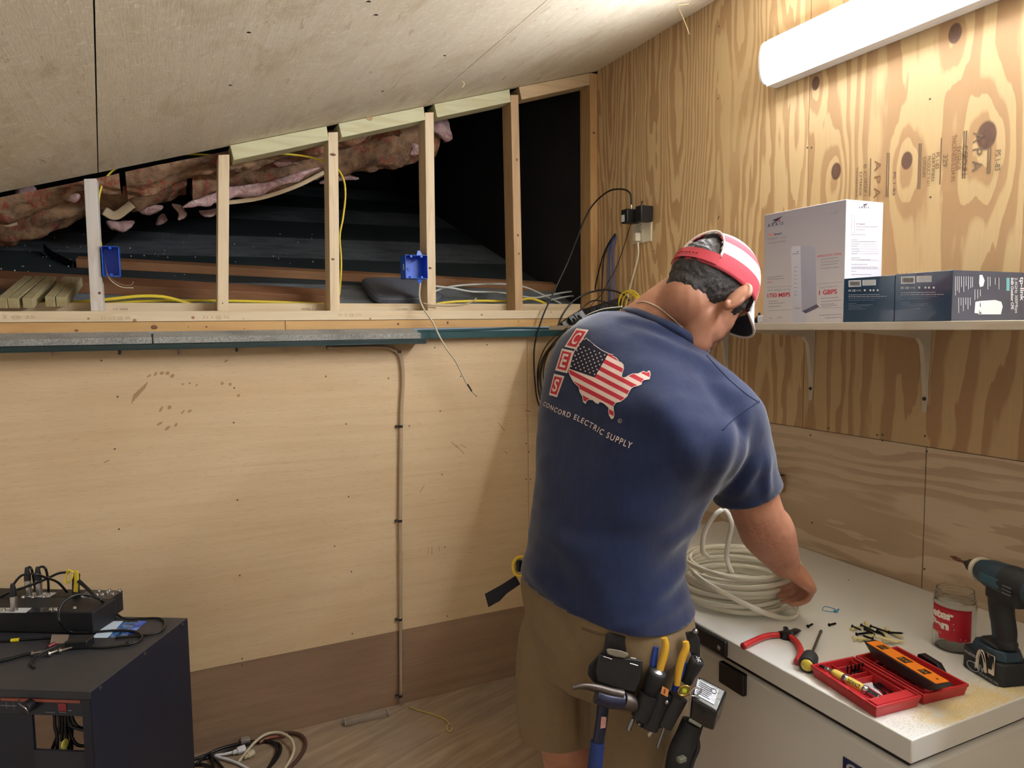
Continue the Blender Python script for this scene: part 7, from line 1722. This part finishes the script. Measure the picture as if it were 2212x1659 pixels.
sdriver('large black-handled screwdriver with steel cap, tip poking out below', (1422, 1449), (1398, 1516), .0185, 1.40, SILV, ((1368, 1552), (1357, 1578), .0042), .02)
t = sdriver('black-handled screwdriver with a marked round cap at the right of the belt', (1508, 1424), (1482, 1470), .0140, 1.40, mat('cap_black', (24, 24, 26), .2, coat=.5), None, .02)
m = MB(); m.M = loc_of(t); 
for dx_, dy_, w_ in ((-4, -5, 2.5), (2, -3, 2.2), (4, 3, 3), (-1, 2, 3), (0, 6, 2.2), (6, 6, 2)): p = atd(1508+dx_*.8, 1424+dy_*.8, 1.391); m.ball(p, .0016, 8, 6)
m.build('cap_mark', IW, t)
sdriver('thin screwdriver whose steel tip shows under the pouches', (1452, 1505), (1444, 1530), .009, 1.43, SILV, ((1436, 1570), (1420, 1617), .0028), .01)
m = MB(); t = thing('chisel_blade', 'pale flat blade tip sticking out beneath the middle pouch', 'blade', atd(1405, 1585, 1.42)); m.M = loc_of(t); slabpx(m, [(1399, 1586), (1408, 1576), (1412, 1580), (1402, 1593)], 1.42, 1.425); m.build('blade', mat('blade_pale', (200, 190, 180), .4), t)
# pliers in the pouch: yellow and blue grips
GY = mat('grip_yellow', (214, 166, 48), .45); GB = mat('grip_blue', (30, 66, 160), .45)
def pl_pair(label, ya, ba, d):
    t = thing('pliers', label, 'pliers', atd(*ya[0], d)); 
    tubepx('handle_grip', ya, .0066, GY, t, d, rs=lambda q: .9+.25*math.sin(math.pi*q)); tubepx('handle_grip', ba, .0060, GB, t, d+.012, rs=lambda q: .9+.2*math.sin(math.pi*q)); return t
pl_pair('pliers with left yellow and blue grips sticking out of the belt', [(1435, 1378), (1438, 1395), (1433, 1420), (1425, 1448), (1422, 1475)], [(1417, 1398), (1413, 1420), (1410, 1445), (1412, 1480)], 1.405)
pl_pair('pliers with right yellow and blue grips, next to the marked screwdriver', [(1481, 1386), (1482, 1400), (1474, 1420), (1467, 1446), (1462, 1480)], [(1480, 1430), (1472, 1452), (1462, 1474), (1456, 1492)], 1.402)
# ringed tool with green-yellow vial
t = thing('ring_tester', 'brass ring tool with yellow-green centre in the belt', 'tool', atd(1478, 1492, 1.395)); m = MB(); m.M = loc_of(t)
m.tube([atd(1478+13*math.cos(a), 1492+10.5*math.sin(a)-2*math.cos(a), 1.395) for a in [2*math.pi*k/20 for k in range(20)]], .0026, 8, 1, closed=True, raw=True); m.build('outer_ring', mat('brass', (178, 150, 90), .25, 1.0), t, smooth=180)
m = MB(); m.M = loc_of(t); m.ball(atd(1479, 1491, 1.400), (.0075, .006, .007), 16, 10); m.build('bright_centre', mat('vial_green_yellow', (206, 214, 50), .2, coat=.6), t)
t = thing('key_ring', 'small steel ring overlapping the belt driver battery', 'ring', atd(1503, 1494, 1.39)); m = MB(); m.M = loc_of(t)
m.tube([atd(1503+12*math.cos(a), 1494+8.5*math.sin(a)-4*math.cos(a), 1.385) for a in [2*math.pi*k/20 for k in range(20)]], .0018, 8, 1, closed=True, raw=True); m.build('ring', SILV, t, smooth=180)
# cordless driver hanging from the belt, battery up
hd = thing('cordless_driver', 'black cordless driver hanging at the hip, battery with silver label upward', 'drill', atd(1530, 1520, 1.42)); MD = loc_of(hd)
T4 = [(1509, 1459), (1572, 1492), (1549, 1540), (1493, 1507)]
d4 = [1.43, 1.40, 1.36, 1.385]; top = [atd(x, y, d) for (x, y), d in zip(T4, d4)]; nrm = (top[1]-top[0]).cross(top[3]-top[0]).normalized(); nrm = nrm if nrm.dot(UP) > 0 else -nrm
low = [atd(*q_) for q_ in ((1505, 1530, 1.47), (1556, 1550, 1.44), (1541, 1580, 1.385), (1487, 1560, 1.41))]
m = MB(); m.M = MD; m.add(top+low, [(0, 1, 2, 3), (7, 6, 5, 4), (0, 4, 5, 1), (1, 5, 6, 2), (2, 6, 7, 3), (3, 7, 4, 0)]); m.build('battery', mat('battery_black_gloss', (24, 26, 32), .28, coat=.4), hd, bevel=.005, seg=3)
def onT(u, v, h): return top[0].lerp(top[1], u).lerp(top[3].lerp(top[2], u), v)+nrm*h
m = MB(); m.M = MD; q0 = [onT(u, v, .0009) for u, v in ((.02, .16), (.74, .16), (.80, .78), (.05, .80))]; m.add(q0, [(0, 1, 2, 3)]); m.build('rating_label', mat('label_silver', (160, 162, 170), .35, .3), hd, smooth=0)
m = MB(); m.M = MD
for k in range(7): a, b = onT(.10, .24+.075*k, .0014), onT(.60-.03*(k % 3), .24+.075*k, .0014); w_ = (top[3]-top[0])*.012; m.add([a-w_, b-w_, b+w_, a+w_], [(0, 1, 2, 3)])
cc_ = onT(.62, .30, .0016); e1, e2 = (top[1]-top[0]).normalized(), (top[3]-top[0]).normalized(); r_ = .006
m.add([cc_+(e1*math.cos(a)+e2*math.sin(a))*rr_ for a in [2*math.pi*k/16 for k in range(16)] for rr_ in (r_, r_*.75)], [(2*k, 2*k+1, (2*k+3) % 32, (2*k+2) % 32) for k in range(16)]); m.build('label_print', mat('print_dark_grey', (60, 62, 70), .5), hd, smooth=0)
m = MB(); m.M = MD; slabpx(m, [(1489, 1551), (1516, 1566), (1514, 1573), (1487, 1558)], 1.375, 1.378); m.build('grey_latch', mat('latch_grey', (120, 120, 108), .5), hd, bevel=.001)
tubepx('handle', [(1496, 1560), (1483, 1595), (1470, 1625), (1462, 1660), (1455, 1700)], .0215, BLK_T, hd, 1.43, rs=lambda q: 1+.12*math.sin(math.pi*q))
tubepx('trigger_guard', [(1505, 1590), (1508, 1615), (1498, 1640), (1490, 1665)], .0045, BLK_T, hd, 1.42)
m = MB(); m.M = MD; m.cbox(atd(1472, 1640, 1.40), (.018, .012, .010)); m.build('grey_switch', mat('latch_grey', (120, 120, 108), .5), hd, bevel=.002)

# =================================================================== RACK and sound gear, left foreground
RZT = .72; FRc = onZ(195, 1495, RZT); BRc = onZ(405, 1335, RZT); gdir = (BRc-FRc); RD = gdir.length; gdir.normalize(); edir = Vector((gdir.y, -gdir.x, 0))   # edir: right across the front
RWd = .56; rkl = FRc-edir*RWd; rkl.z = 0
rack = thing('equipment_rack', 'black metal equipment rack with sound gear on top, left foreground', 'rack', rkl, math.atan2(edir.y, edir.x))
# local: x right, y back, z up
RBK = mat('rack_black_paint', (22, 28, 44), .42, var=.15, scale=6, bump=.12, bscale=500); RTOP = mat('rack_top_lit', (52, 52, 56), .5, var=.25, scale=9, bump=.1)  # top panel greyer than the sides: the light on it is put into the colour
Ri = rack.matrix_basis.inverted()
def RL(p): return Ri @ Vector(p)
_rn = gdir; 
def onF(x, y, off=0.0):   # pixel on the rack's front face (local coordinates)
    d = ray(x, y); p0 = FRc+gdir*off; t = (p0-CAM).dot(gdir)/d.dot(gdir); return RL(CAM+d*t)
m = MB(); m.box(0, RWd, 0, RD, RZT-.002, RZT); m.box(0, RWd, 0, .002, RZT-.02, RZT-.002); tp_ = m.build('top_panel', RTOP, rack, bevel=.0008)
m = MB(); m.box(RWd-.002, RWd, .0015, RD, .02, RZT-.0021); m.build('side_panel', RBK, rack); m = MB(); m.box(0, .002, .0015, RD, .02, RZT-.0021); m.build('side_panel', RBK, rack)
h0 = onF(66, 1545); h1 = onF(183, 1627); ax0, ax1 = h0.x, h1.x; az1, az0 = h0.z, h1.z
pz1 = onF(100, 1506).z; 
for nm, bx_ in (('front_frame', (ax1, RWd-.0022, RZT-.0205, .02)),):
    m = MB(); m.box(ax1, RWd-.0022, .0, .012, .02, RZT-.0205); m.build('front_frame', RBK, rack)
m = MB(); m.box(.0022, ax0, .004, .012, .02, az1+.0); m.build('blank_panel', RBK, rack); m = MB(); m.box(ax0, ax1, .004, .012, .02, az0); m.build('blank_panel', mat('panel_dusty', (40, 42, 54), .5), rack)
m = MB(); m.box(.0022, ax1, .002, .14, az1, pz1+.004); un = m.build('amplifier_unit', mat('amp_face', (30, 34, 48), .4), rack, bevel=.001)
m = MB(); m.box(.0022, ax1, .001, .004, pz1+.004, RZT-.0205); m.build('front_rail', RBK, rack)
m = MB(); a, b = onF(2, 1508), onF(173, 1519); m.box(a.x, b.x, -.0006, .003, b.z, a.z); m.build('orange_stripe', mat('stripe_orange_dull', (150, 78, 62), .5, var=.2, scale=60), rack)
m = MB(); c_ = onF(134, 1528); m.box(c_.x-.010, c_.x+.010, -.001, .004, c_.z-.010, c_.z+.010); m.build('rocker_switch', mat('switch_red', (130, 40, 44), .4), rack, bevel=.001)
for a, b in (((97, 1539), (117, 1540)), ((128, 1539), (141, 1540)), ((147, 1535), (153, 1536)), ((0, 1524), (35, 1526)), ((12, 1518), (14, 1531)), ((28, 1515), (30, 1534))):
    p, q_ = onF(*a), onF(*b); m = MB(); m.box(min(p.x, q_.x), max(p.x, q_.x), .0008, .0022, min(p.z, q_.z)-.0005, max(p.z, q_.z)+.0005); m.build('panel_print', mat('print_grey', (120, 122, 130), .5), rack)
c_ = onF(67, 1522); m = MB(); m.cyl((c_.x, .002, c_.z), (c_.x, -.022, c_.z), .015, n=24); m.build('knob', BLKP, rack, bevel=.002); 
m = MB(); m.tube([(c_.x-.03, -.002, c_.z+.012), (c_.x-.008, -.026, c_.z+.016), (c_.x+.010, -.028, c_.z+.004), (c_.x+.012, -.022, c_.z-.014)], .0016, 8, 6); m.build('bright_wire', STEEL, rack, smooth=180)
for (x_, y_) in ((1247/3.16, 1150+630/3.16), (990/3.16, 1150+828/3.16), (685/3.16, 1150+1062/3.16)):
    d = ray(x_, y_); t = (FRc-CAM).dot(edir)/d.dot(edir); p = RL(CAM+d*t); m = MB(); m.cyl((RWd-.001, p.y, p.z), (RWd+.0025, p.y, p.z), .0055, .004, 14); m.build('panel_screw', mat('screw_dark_steel', (92, 92, 98), .35, .8), rack)
for k, pts in enumerate((((118, 1545), (119, 1570), (124, 1595), (122, 1640)), ((128, 1545), (128, 1575), (118, 1605), (106, 1635)), ((135, 1545), (134, 1580), (134, 1600)), ((141, 1545), (142, 1580), (148, 1610), (152, 1640)), ((146, 1545), (150, 1563), (162, 1572), (190, 1578)), ((154, 1545), (160, 1560), (170, 1571), (190, 1575)), ((143, 1550), (152, 1585), (166, 1608), (190, 1612)), ((155, 1550), (155, 1600), (153, 1640)))):
    m = MB(); m.tube([onF(x, y, .03+.004*k) for x, y in pts], .0042, 8, 8); o = m.build('rack_cable', BLKC, smooth=180); o.parent = None; o.matrix_world = rack.matrix_basis; tag(o, 'black cable hanging in the square opening of the rack', 'cable', 'cables in the rack opening')
c_ = onF(139, 1607, .025); m = MB(); m.lathe((0, 0, 0), (.003, 0, 0), [(0, .012), (.003, .012)], 20); o = m.build('cable_tie', mat('tie_yellow', (214, 208, 96), .5), smooth=40); o.matrix_world = rack.matrix_basis @ Matrix.Translation(c_); tag(o, 'yellow tie around cables inside the rack opening', 'tie')
# two jack panels (stage boxes) on the rack top
def onTop(x, y, h=0.0): return RL(onZ(x, y, RZT+h))
WPN = mat('panel_white_print', (206, 208, 212), .4); 
def gearbox(xr, y0, y1, z1, label, name='stage_box'):
    t = thing(name, label, 'stage box', tuple(rack.matrix_basis @ Vector((xr-.20, (y0+y1)/2, RZT))), rack.rotation_euler.z); return t
# front box
f0 = onTop(203, 1371); hF_ = None
def z_above(p_local, py):   # height over the rack top at a point so it shows at row py
    pw = rack.matrix_basis @ p_local; lo_, hi_ = 0.0, .5
    for _ in range(40):
        mid = (lo_+hi_)/2; q_ = pw+Vector((0, 0, mid)); v = q_-CAM; y_ = CY-F*(v.dot(UP)/v.dot(FW)); lo_, hi_ = (mid, hi_) if y_ > py else (lo_, mid)
    return lo_
hh1 = z_above(f0, 1323); b0 = onTop(242, 1338)
f1d = max(.05, b0.y-f0.y)
sbx = []
def make_box(x0, x1, y0, y1, h, label):
    t = thing('stage_box', label, 'stage box', tuple(rack.matrix_basis @ Vector((x1, y0, RZT+.0005))), rack.rotation_euler.z)
    m = MB(); m.box(x0-x1, 0, 0, y1-y0, 0, h); m.build('case', mat('case_black_matt', (20, 21, 26), .55, bump=.15, bscale=500), t, bevel=.004, seg=3); return t
g1 = make_box(f0.x-.50, f0.x, f0.y, f0.y+f1d, hh1, 'front black stage box with one silver plug standing in it')
r0 = onTop(268, 1318); hh2 = z_above(r0, 1275); y2b = r0.y; y2a = f0.y+f1d+.004
y2a = min(y2a, y2b-.08)
g2 = make_box(r0.x-.55, r0.x, max(y2a, f0.y+f1d+.004), y2b, hh2, 'rear black stage box with two silver plugs and a yellow wrapped cable')
XLRM = mat('xlr_nickel', (176, 172, 166), .28, 1.0)
def onBoxTop(t, h, x, y, extra=0.0): p = onZ(x, y, RZT+.0005+h+extra); return Matrix.Rotation(-t.rotation_euler.z, 4, 'Z') @ (p-t.location)
def jackpanel(t, h, px4, m_, name='jack_panel'):
    P = [onBoxTop(t, h, x, y) for x, y in px4]; m = MB(); m.add([(p.x, p.y, h+.0003) for p in P]+[(p.x, p.y, h+.0016) for p in P], [(3, 2, 1, 0), (4, 5, 6, 7), (0, 1, 5, 4), (1, 2, 6, 5), (2, 3, 7, 6), (3, 0, 4, 7)]); return m.build(name, m_, t)
jackpanel(g1, hh1, [(-40, 1324), (56, 1324), (68, 1314), (-30, 1314)], WPN); jackpanel(g1, hh1, [(60, 1324), (125, 1323), (134, 1313), (72, 1314)], mat('panel_dark_gloss', (34, 36, 42), .2))
jackpanel(g2, hh2, [(38, 1300), (93, 1299), (122, 1281), (60, 1281)], WPN); jackpanel(g2, hh2, [(160, 1297), (236, 1296), (266, 1277), (188, 1277)], mat('panel_dark_gloss', (34, 36, 42), .2))
for t, h, pts in ((g2, hh2, ((50, 1292), (71, 1292), (95, 1291), (104, 1286), (178, 1289), (193, 1288), (210, 1287), (222, 1286), (232, 1281), (244, 1285), (214, 1278), (236, 1277), (258, 1277))), (g1, hh1, ((8, 1320), (110, 1318), (121, 1318), (162, 1315)))):
    for x, y in pts:
        p = onBoxTop(t, h, x, y); m = MB(); m.cyl((p.x, p.y, h+.0015), (p.x, p.y, h+.007), .0062, .0045, 14); m.build('jack_socket', XLRM, t)
for x, y in ((47, 1306), (70, 1306)): p = onBoxTop(g2, hh2*.72, x, y); m = MB(); m.cyl((p.x, -.001, hh2*.72), (p.x, -.004, hh2*.72), .006, n=12); m.build('side_jack', IW, g2)
def plug(x, yb, t, h, ht, label, arch):
    b = rack.matrix_basis.to_3x3(); base = onZ(x, yb, RZT+.0005+h+.002); o = thing('xlr_plug', label, 'plug', base)
    m = MB(); m.lathe((0, 0, 0), (0, 0, 1), [(0, .0095), (ht*.5, .0095), (ht*.52, .0088), (ht*.54, .0088)], 20); m.build('barrel', XLRM, o, smooth=40)
    m = MB(); m.lathe((0, 0, ht*.53), (0, 0, 1), [(0, .0098), (ht*.12, .0095), (ht*.40, .0060), (ht*.46, .0045)], 18); m.build('strain_relief', BLKC, o, smooth=60)
    m = MB(); m.M = Matrix.Translation(-base); d = (base-CAM).dot(FW); m.tube([base+Vector((0, 0, ht*.9))]+[atd(px, py, d+dd) for px, py, dd in arch], .0036, 8, 8); m.build('cable', BLKC, o, smooth=180)
plug(31, 1319, g1, hh1, .082, 'silver plug in the front stage box, its cable arching right', [(37, 1252, 0), (50, 1242, .0), (75, 1240, .0), (100, 1248, .03), (125, 1258, .08), (145, 1279, .12)])
plug(62, 1286, g2, hh2, .090, 'left silver plug of the pair in the rear stage box', [(63, 1225, 0), (69, 1232, 0), (74, 1260, .02), (78, 1285, .04)])
plug(85, 1285, g2, hh2, .090, 'right silver plug of the pair in the rear stage box', [(90, 1224, 0), (99, 1230, 0), (104, 1255, .02), (105, 1283, .04)])
# stand plug with yellow wrapped tie
pd_ = (onZ(162, 1290, RZT+hh2)-CAM).dot(FW); yb_ = onZ(165, 1289, RZT+.002+hh2); yt = thing('audio_plug', 'black right-angle plug with yellow wrap in the rear stage box', 'plug', yb_); MY = loc_of(yt)
m = MB(); m.M = MY; m.tube([yb_, atd(164, 1265, pd_), atd(165, 1240, pd_)], .0105, 14, 4); m.build('body', BLKP, yt, smooth=60)
YW = mat('wrap_yellow', (214, 190, 56), .55)
m = MB(); m.M = MY; m.tube([atd(164, 1233, pd_-.014), atd(165, 1250, pd_-.014), atd(164, 1268, pd_-.014), atd(163, 1279, pd_-.013)], .0075, 10, 6, flat=.0012, up=tuple(RT)); m.build('wrap_tail', YW, yt, smooth=180)
m = MB(); m.M = MY; m.tube([atd(160, 1236, pd_-.014), atd(148, 1232, pd_-.016), atd(143, 1244, pd_-.016), atd(141, 1256, pd_-.016), atd(148, 1259, pd_-.016), atd(155, 1250, pd_-.016), atd(157, 1240, pd_-.015)], .0055, 10, 6, flat=.0014, up=tuple(FW)); m.build('wrap_loop', YW, yt, smooth=180)
m = MB(); m.M = MY; m.ball(atd(148, 1234, pd_-.014), .0065, 12, 8); m.build('wrap_knot', YW, yt)
m = MB(); m.M = MY; m.tube([atd(170, 1255, pd_-.012), atd(185, 1268, pd_-.02), atd(205, 1287, pd_-.05), atd(218, 1296, pd_-.07)], .0062, 10, 6, rs=lambda q: 1-.35*q); m.build('plug_shaft', BLKP, yt, smooth=180)
def hz(x, y, h): return onZ(x, y, RZT+h)
cable('audio_cable', 'thin black cable from the yellow wrapped plug looping over the rack top', [atd(217, 1295, pd_-.07), hz(232, 1310, .045), hz(250, 1325, .02), hz(272, 1337, .006), hz(310, 1336, .005), hz(345, 1336, .005), hz(357, 1346, .005), hz(350, 1362, .005), hz(328, 1370, .005), hz(307, 1373, .005), hz(250, 1378, .005)], .0036, BLKC)
cable('audio_cable', 'black cable making a big loop in front of the front stage box', [atd(215, 1294, pd_-.08), atd(195, 1287, pd_-.10), atd(165, 1285, pd_-.13), atd(138, 1300, pd_-.16), atd(127, 1322, pd_-.18), atd(130, 1345, pd_-.19), hz(150, 1364, .012), hz(190, 1366, .006), hz(250, 1362, .005), hz(290, 1364, .005), hz(307, 1375, .005), hz(295, 1387, .005), hz(260, 1395, .005), hz(215, 1399, .005), hz(170, 1395, .005)], .0036, BLKC)
cable('audio_cable', 'black cable crossing behind the plugs to the left frame edge', [atd(146, 1236, pd_), atd(125, 1239, pd_), atd(95, 1253, pd_), atd(55, 1268, pd_), atd(20, 1280, pd_), atd(-30, 1305, pd_), atd(-80, 1330, pd_)], .0038, BLKC)
cable('audio_cable', 'grey-black cable at the front left of the rack top ending in bright plugs', [hz(-60, 1440, .005), hz(0, 1428, .005), hz(40, 1418, .006), hz(68, 1411, .008)], .0048, BLKC)
cable('audio_cable', 'black cable lying behind, marked with yellow tape', [hz(-40, 1386, .004), hz(0, 1385, .004), hz(60, 1381, .004), hz(115, 1377, .004)], .0034, BLKC)
m = MB(); a, b = hz(24, 1383.5, .005), hz(41, 1382, .005); m.cyl(a-a, b-a, .0052, n=12); o = m.build('yellow_tape', YELC); o.location = a; tag(o, 'short yellow tape sleeve on the cable before the front stage box', 'tape')
cable('audio_cable', 'black cable bent in a hook near the front of the rack top', [hz(125, 1395, .012), hz(100, 1405, .012), hz(80, 1418, .006), hz(68, 1432, .005), hz(75, 1442, .005)], .003, BLKC)
# adapter pile: plugs, brown tag, little black box
t = thing('black_adapter', 'small black adapter block with tan label on the rack top', 'adapter', hz(160, 1385, 0)); m = MB(); m.M = loc_of(t); p = hz(172, 1388, .012); MBx = MB(); m.bar(hz(148, 1390, .012), hz(196, 1388, .012), gdir*.035, Vector((0, 0, .024))); m.build('housing', BLKP, t, bevel=.003)
m = MB(); m.M = loc_of(t); a_ = [hz(108, 1392, .001), hz(145, 1390, .001), hz(149, 1372, .018), hz(112, 1372, .018)]; m.add(a_+[q_+Vector((0, 0, .002)) for q_ in a_], [(0, 1, 2, 3), (7, 6, 5, 4), (0, 4, 5, 1), (1, 5, 6, 2), (2, 6, 7, 3), (3, 7, 4, 0)]); m.build('tan_label', mat('label_tan', (126, 110, 96), .6), t)
for i, (a, b, lab) in enumerate((((68, 1412), (100, 1406), 'bright jack plug lying leftmost in the small heap on the rack'), ((103, 1413), (128, 1404), 'bright jack plug lying in the middle of the heap on the rack'), ((127, 1406), (158, 1398), 'bright jack plug lying rightmost of the heap on the rack'))):
    A, B = hz(*a, .008), hz(*b, .009); m = MB(); L = (B-A).length; m.lathe(A-A, B-A, [(0, .0075), (L*.18, .0075), (L*.2, .0035), (L*.8, .0035), (L*.86, .0042), (L*.92, .003), (L, .0005)], 14); o = m.build('jack_plug', XLRM, smooth=40); o.location = A; tag(o, lab, 'plug')
m = MB(); A = hz(104, 1397, .006); m.lathe((0, 0, 0), (.02, .012, .004), [(0, .005), (.02, .005)], 12); o = m.build('red_plug', mat('plug_red', (120, 30, 34), .35)); o.location = A; tag(o, 'small red plug end in the heap on the rack top', 'plug')
t = thing('rubber_foot_cap', 'small round black knob lying on the rack top near its right edge', 'knob', hz(278, 1393, 0)); m = MB(); m.ball((0, 0, .006), (.008, .008, .006), 14, 8); m.build('knob_cap', BLKP, t)
# leaflets on the rack top
def leaf(px4, name, label, m_, th=.0006, lift=.0008, deco=None):
    P = [hz(x, y, lift) for x, y in px4]; c0 = sum(P, Vector())/4; m = MB(); m.add([p-c0 for p in P]+[p-c0+Vector((0, 0, th)) for p in P], [(3, 2, 1, 0), (4, 5, 6, 7), (0, 1, 5, 4), (1, 2, 6, 5), (2, 3, 7, 6), (3, 0, 4, 7)]); o = m.build(name, m_, smooth=0); o.location = c0; return tag(o, label, 'card')
g = G('card_blue_print'); x, y, z = g.coord(); n = g.noise(g.vec(x*30, y*30, 0), 1, 3); g.col(g.ramp(n, [(.3, srgb(16, 24, 60)), (.5, srgb(40, 80, 190)), (.62, srgb(120, 160, 230)), (.8, srgb(20, 30, 80))])); g.rough(.3)
leaf([(270, 1370), (283, 1372), (318, 1342), (300, 1341)], 'printed_card', 'glossy blue printed card lying on the rack top right of the stage boxes', g.m)
g = G('card_dark_print'); x, y, z = g.coord(); n = g.noise(g.vec(x*50, y*50, 0), 1, 3); g.col(g.ramp(n, [(.35, srgb(20, 26, 40)), (.5, srgb(36, 120, 190)), (.6, srgb(180, 120, 90)), (.7, srgb(230, 230, 230))])); g.rough(.3)
leaf([(228, 1377), (272, 1377), (298, 1344), (262, 1344)], 'printed_card', 'dark card with mixed pictures between white sheet and blue card', g.m, lift=.0003, th=.0004)
WP = mat('paper_white_blue', (206, 222, 236), .5)
leaf([(198, 1378), (232, 1378), (266, 1342), (238, 1342)], 'white_sheet', 'white printed sheet lying beside the front stage box', WP, lift=.0010)
m = MB(); P = [hz(218, 1374, .0025), hz(256, 1346, .0025)]; 
# ------------------------------------------------------------------ cables on the floor by the rack
fz = lambda x, y, h=.006: onZ(x, y, h)
cable('power_cable', 'thick black cable on floor from the rack curling back in a loop', [fz(380, 1650), fz(430, 1637), fz(470, 1620), fz(510, 1608), fz(545, 1602), fz(580, 1602), fz(602, 1608), fz(606, 1620), fz(598, 1638), fz(580, 1660), fz(560, 1690)], .0062, BLKC)
cable('power_cable', 'second black cable inside the loop on the floor', [fz(440, 1640), fz(490, 1622), fz(540, 1606, .012), fz(575, 1600, .012), fz(596, 1608, .012), fz(598, 1625, .012), fz(588, 1645), fz(570, 1675)], .0055, BLKC)
cable('power_cable', 'black cable crossing near the rack, bending towards the viewer', [fz(425, 1650, .018), fz(452, 1628, .018), fz(460, 1650, .012), fz(466, 1690, .008)], .0055, BLKC)
cable('power_cable', 'black cable from the crossing running right and down', [fz(452, 1630, .012), fz(468, 1645, .012), fz(485, 1665, .008), fz(500, 1690, .006)], .0055, BLKC)
cable('power_cable', 'black cable corner at the bottom beside the rack', [fz(420, 1652, .006), fz(440, 1652, .006), fz(455, 1660, .006), fz(470, 1690, .006)], .006, BLKC)
cable('white_power_cable', 'white cord on floor with a white plug at its end', [fz(503, 1625, .012), fz(485, 1629, .012), fz(465, 1633, .012), fz(490, 1640, .010), fz(520, 1652, .008), fz(560, 1675, .006)], .0052, mat('cord_white', (226, 228, 234), .4))
cable('cream_power_cable', 'cream cord looping highest on the floor, right of the rack', [fz(515, 1646, .006), fz(530, 1628, .010), fz(550, 1604, .02), fz(575, 1586, .03), fz(605, 1583, .03), fz(628, 1596, .03), fz(635, 1618, .02), fz(628, 1640, .012), fz(612, 1665, .008)], .0056, CREAM)
BRC = mat('cable_brown_dark', (84, 56, 48), .5)
cable('brown_power_cable', 'dark brown cable outermost of the loops on the floor', [fz(560, 1600, .006), fz(590, 1590, .008), fz(625, 1583, .010), fz(652, 1590, .010), fz(660, 1608, .010), fz(650, 1632, .008), fz(625, 1660, .006), fz(600, 1690)], .0072, BRC)
cable('brown_power_cable', 'reddish cable stretch under the cream loop', [fz(560, 1604, .012), fz(580, 1594, .014), fz(605, 1590, .014), fz(622, 1586, .014)], .006, mat('cable_rust', (140, 82, 66), .5))
def floor_plug(a, b, r, m_, label):
    A, B = Vector(a), Vector(b); t = thing('cord_connector', label, 'connector', A); v = B-A; L = v.length; m = MB(); m.lathe(v*0, v, [(0, r*.45), (L*.3, r*.55), (L*.4, r), (L*.95, r*1.05), (L, r*.9)], 8); m.build('body', m_, t, bevel=.001); 
    m = MB(); 
    for k in range(3): m.lathe(v*(.02+.09*k), v*(.08+.09*k), [(0, r*.62), (L*.05, r*.62)], 12)
    m.build('ribbed_neck', m_, t); return t
floor_plug(fz(503, 1626, .014), fz(530, 1616, .016), .014, mat('cord_white', (226, 228, 234), .4), 'bright white cord connector on the floor near the rack')
floor_plug(fz(528, 1637, .012), fz(548, 1624, .014), .012, CREAM, 'cream plug lying just under the cream loop on the floor')
m = MB(); A = fz(530, 1600, .012); m.cbox((0, 0, 0), (.035, .03, .022)); o = m.build('clear_connector', mat('clear_grey', (150, 140, 130), .2, coat=.4), bevel=.004); o.location = A; tag(o, 'translucent grey connector block with copper glint among the floor cables', 'connector')
